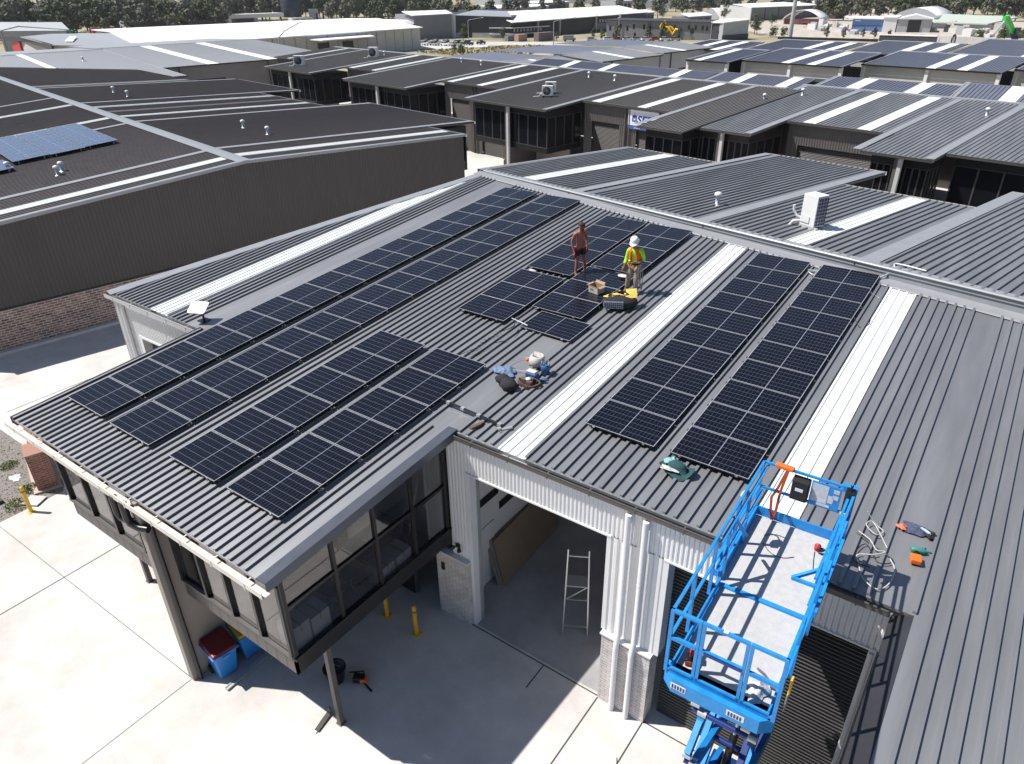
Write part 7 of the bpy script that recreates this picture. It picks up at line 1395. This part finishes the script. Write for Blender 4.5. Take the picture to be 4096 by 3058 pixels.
# ================================================================ FORECOURT OBJECTS
def bollard(x, y, label):
    t = thing('bollard', label, 'bollard', (x, y, 0), 0, 'yellow bollards')
    mb = MB(); mb.lathe([(.06, .01), (.06, .98), (.05, 1.02), (.02, 1.04), (0, 1.042)], (0, 0, 0), 16); mb.build('post', M_yellow, t)
    mb = MB(); mb.box((-.11, -.11, 0), (.11, .11, .014)); mb.build('base_plate', M_yellow, t)
    mb = MB(); mb.lathe([(.0615, .84), (.0615, .88)], (0, 0, 0), 16); mb.build('band', M_black, t)
    mb = MB()
    for sx in (-.08, .08):
        for sy in (-.08, .08): mb.lathe([(.012, .014), (.012, .03), (0, .032)], (sx, sy, 0), 8)
    mb.build('bolts', M_galv, t)
bollard(8.89, 3.1, 'yellow bollard standing clear in front of the open doorway'); bollard(7.77, 3.12, 'yellow bollard half under the glass office by the dark door'); bollard(-5.27, -.46, 'yellow bollard at the corner of the gravel bed in the sun'); bollard(-5.2, 1.25, 'yellow bollard beyond the brick wall, behind the office corner')
mb = MB(); mb.box((-.3, -.25, .02), (.3, .25, .05)); o = mb.build('board_offcut', M_tilt, None, .004); o.location = (-5.75, -.15, .02); o.rotation_euler = (0, 0, .5); tag(o, 'pale square board lying on the gravel behind the sunlit bollard', 'board')
def wheelie(x, y, rz, lid, label):
    t = thing('wheelie_bin', label, 'bin', (x, y, 0), rz, 'blue wheelie bins'); t.scale = (1.12, 1.08, 1.06); Mb = mat('blue bin plastic', (.02, .20, .58), .35, var=.06, vscale=4)
    mb = MB(); b0, t0 = (.21, .22), (.29, .33); F = lambda s, z, k: (s[0], s[1], z)
    V = [(-.2, -.2, .06), (.2, -.2, .06), (.2, .2, .06), (-.2, .2, .06), (-.27, -.33, .92), (.27, -.33, .92), (.27, .31, .98), (-.27, .31, .98)]; mb.hexa([Vector(v) for v in V[:4]], [Vector(v) for v in V[4:]]); mb.build('bin_body', Mb, t, .035)
    mb = MB(); V = [(-.30, -.37, .93), (.30, -.37, .93), (.30, .34, .99), (-.30, .34, .99), (-.27, -.33, .99), (.27, -.33, .99), (.27, .3, 1.06), (-.27, .3, 1.06)]; mb.hexa([Vector(v) for v in V[:4]], [Vector(v) for v in V[4:]]); mb.build('lid', lid, t, .025)
    mb = MB(); mb.box((-.31, -.38, .89), (.31, .34, .925)); mb.build('rim', Mb, t, .01)
    mb = MB(); mb.tube([(-.24, .36, .98), (-.24, .42, 1.0), (.24, .42, 1.0), (.24, .36, .98)], .02, 8); mb.build('handle', Mb, t)
    for s in (-1, 1): mb = MB(); mb.lathe([(.1, -.025), (.1, .025)], (s * .24, .22, .1), 16, axis=(1, 0, 0)); mb.build('wheel', M_rubber, t)
    mb = MB(); mb.box((-.08, -.345, .74), (.08, -.31, .82)); mb.build('grip', M_white if False else Mb, t)
wheelie(5.68, -.60, R(82), mat('maroon lid', (.17, .012, .02), .45), 'blue wheelie bin with a maroon lid beside the fin wall'); wheelie(5.68, .16, R(80), mat('yellow lid', (.62, .36, .02), .45), 'blue wheelie bin with a yellow lid behind the maroon lidded one')
mb = MB(); mb.box((-.05, -.75, .0), (.05, .95, .07)); mb.box((-.045, -.75, .07), (-.02, .75, .09)); o = mb.build('steel_channel', M_galv); o.location = (6.17, -.2, .0); o.rotation_euler = (0, 0, R(2)); tag(o, 'long grey steel channel lying on the concrete from the bins into the sun', 'channel')
t = thing('bucket', 'round black bucket of tools standing behind the office support post', 'bucket', (8.2, .85, 0)); mb = MB(); mb.lathe([(.0, .01), (.2, 0), (.27, .42), (.29, .42), (.29, .45), (.265, .45), (.2, .06), (0, .05)], (0, 0, 0), 22); mb.build('tub', M_black, t); mb = MB(); mb.tube([(-.28, 0, .42), (-.2, .12, .3), (.0, .2, .28)], .012, 6); mb.build('handle', M_galv, t)
t = thing('chainsaw', 'black and orange power tool lying beside the black bucket', 'power tool', (8.72, 1.15, 0), R(30)); mb = MB(); mb.box((-.15, -.1, .02), (.15, .1, .2)); mb.build('motor_body', M_black, t, .03); mb = MB(); mb.box((.05, -.12, .05), (.2, .06, .18)); mb.build('orange_cover', M_orange, t, .02); mb = MB(); mb.tube([(-.3, .2, .05), (-.12, .12, .18), (.1, .1, .26), (.16, -.05, .2)], .022, 8); mb.bar((.15, -.1, .08), (.4, -.3, .05), .05, .03); mb.build('handle', M_dcloth, t)
t = thing('offcut_channel', 'bent dark steel offcut at the foot of the office support post', 'steel offcut', (8.86, -.12, 0), R(20)); mb = MB(); mb.bar((-.05, -.3, .03), (.02, .2, .05), .12, .03); mb.bar((.0, .2, .02), (.03, .24, .18), .12, .03); mb.build('channel_leg', M_charc, t); mb = MB(); mb.bar((-.1, -.34, .02), (-.04, -.1, .02), .12, .02); mb.build('pale_face', M_white, t)
# stepladder inside the open unit
t = thing('ladder', 'aluminium platform ladder standing in the open warehouse doorway', 'ladder', (12.28, 5.75, 0), R(28)); 
for s in (-1, 1):
    mb = MB(); mb.bar((s * .33, -.25, 0), (s * .27, .35, 2.45), .035, .06); mb.build('stile', M_alu, t); mb = MB(); mb.bar((s * .32, 1.0, 0), (s * .28, .35, 1.75), .03, .05); mb.build('rear_leg', M_alu, t)
for z in (.25, 1.0): mb = MB(); y = -.25 + .6 * z / 2.45; mb.box((-.3, y - .0, z), (.3, y + .09, z + .03)) if z > .9 else mb.bar((-.31, y, z), (.31, y, z), .05, .03); mb.build('tread', M_alu, t)
mb = MB(); mb.box((-.28, .05, 1.42), (.28, .45, 1.46)); mb.build('platform', M_galv, t); mb = MB(); mb.bar((-.27, .3, 2.28), (.27, .3, 2.28), .04, .03); mb.build('top_rail', M_alu, t); mb = MB(); mb.bar((-.3, -.02, 1.02), (.28, .1, 1.42), .03, .03); mb.build('brace', M_alu, t)
# leaning boards
M_ply = mat('brown sheet board', (.27, .205, .15), .8, var=.12, vscale=1.5); M_plye = mat('board edge', (.3, .27, .24), .8)
for k, (dx, lb) in enumerate(((0, 'brown sheet board leaning against the inner wall, front of its stack'), (-.07, 'middle sheet board of the stack leaning on the inner wall'), (-.13, 'rearmost sheet board of the stack leaning on the inner wall'))):
    mb = MB(); mb.box((-.018, -1.55, 0), (.018, 1.55, 1.55)); o = mb.build('sheet_board', M_ply if k == 0 else M_plye); o.location = (9.72 + dx, 7.45 - k * .06, .01); o.rotation_euler = (0, R(-13 - k), R(2)); tag(o, lb, 'board', 'boards leaning on the inner wall')
# brick letterbox wall by the gravel
t = thing('brick_wall', 'low red brick garden wall with a pale plinth beside the gravel', 'wall', (-6.15, .5, 0), R(162))
M_rb2 = brick_mat('orange red brick', (.27, .12, .085), (.17, .07, .055), (.32, .25, .21), ms=.01)
mb = MB(); mb.box((-.12, -.3, .0), (.7, .3, 1.5)); mb.build('pier', M_rb2, t); mb = MB(); mb.box((.7, -.14, 0), (3.6, .14, 1.35)); mb.build('wall_panel', M_rb2, t); mb = MB(); mb.box((-.24, -.42, 0), (3.7, .44, .09)); mb.build('plinth', mat('pink plinth', (.5, .38, .33), .8, var=.1), t); mb = MB(); mb.box((-.14, -.32, 1.5), (.74, .32, 1.53)); mb.build('capping', mat('glazed cap', (.4, .22, .17), .3), t)
for k in range(4): mb = MB(); mb.box((.8 + k * .66, .141, .35), (1.4 + k * .66, .16, 1.1)); mb.build('letterbox', M_charc2, t)
def shrub(x, y, r, label, seed, h=.35):
    t = thing('shrub', label, 'plant', (x, y, 0)); rg = random.Random(seed); mb = MB()
    for k in range(260):
        a = rg.uniform(0, 6.28); rr = r * math.sqrt(rg.random()); z = h * rg.random() * (1 - (rr / r) ** 2 * .7); c = Vector((rr * math.cos(a), rr * math.sin(a), z)); d = Vector((rg.uniform(-1, 1), rg.uniform(-1, 1), rg.uniform(-.2, 1))).normalized() * .06; s = d.cross(Vector((rg.random(), rg.random(), rg.random()))).normalized() * .022; mb.face([c, c + d * .5 + s, c + d, c + d * .5 - s])
    mb.build('leaves', mat('weed green', (.12, .17, .04), .8, var=.4, vscale=9), t); mb = MB()
    for k in range(5): a = k * 1.25; mb.tube([(0, 0, 0), (r * .5 * math.cos(a), r * .5 * math.sin(a), h * .6)], .008, 5)
    mb.build('stems', M_brown, t)
shrub(-5.95, -.65, .34, 'green weed clump beside the sunlit bollard', 1); shrub(-6.6, .05, .28, 'small weed clump at the end of the brick wall', 2, .25); shrub(-8.7, .3, .3, 'weed clump on the gravel at the left of the brick wall', 3, .2)
mb = MB(); cloth(mb, (0, 0, 0), .3, .2, .06, 41); o = mb.build('plastic_scrap', M_white); o.location = (-7.75, .1, .01); tag(o, 'white plastic scrap on the gravel', 'rubbish')
mb = MB(); mb.box((-.2, -.13, 0), (.2, .13, .12)); o = mb.build('dark_block', M_charc, None, .02); o.location = (-6.75, -.9, 0); tag(o, 'small dark block on the gravel left of the weeds', 'block')
cable('ground_wire', 'thin dark wire curling on the sunlit concrete before the roller door', [(15.0, 3.05, .01), (15.2, 2.75, .01), (15.5, 2.78, .01), (15.62, 3.1, .01)], .008, M_black, 'wire')

# ================================================================ AIR
mb = MB(); mb.box((-1100, -120, GZ - 1.2), (700, 1300, 27.0)); hz_ = stuff(mb.build('haze', bpy.data.materials.new('haze'))); hz_['label'] = 'pale haze over the far yards and trees'
hm_ = hz_.data.materials[0]; hm_.use_nodes = True; n = hm_.node_tree; n.nodes.clear(); o_ = n.nodes.new('ShaderNodeOutputMaterial'); v_ = n.nodes.new('ShaderNodeVolumePrincipled'); v_.inputs['Density'].default_value = 0.00008; v_.inputs['Color'].default_value = (.85, .90, 1, 1); v_.inputs['Anisotropy'].default_value = 0.2; n.links.new(v_.outputs[0], o_.inputs['Volume'])
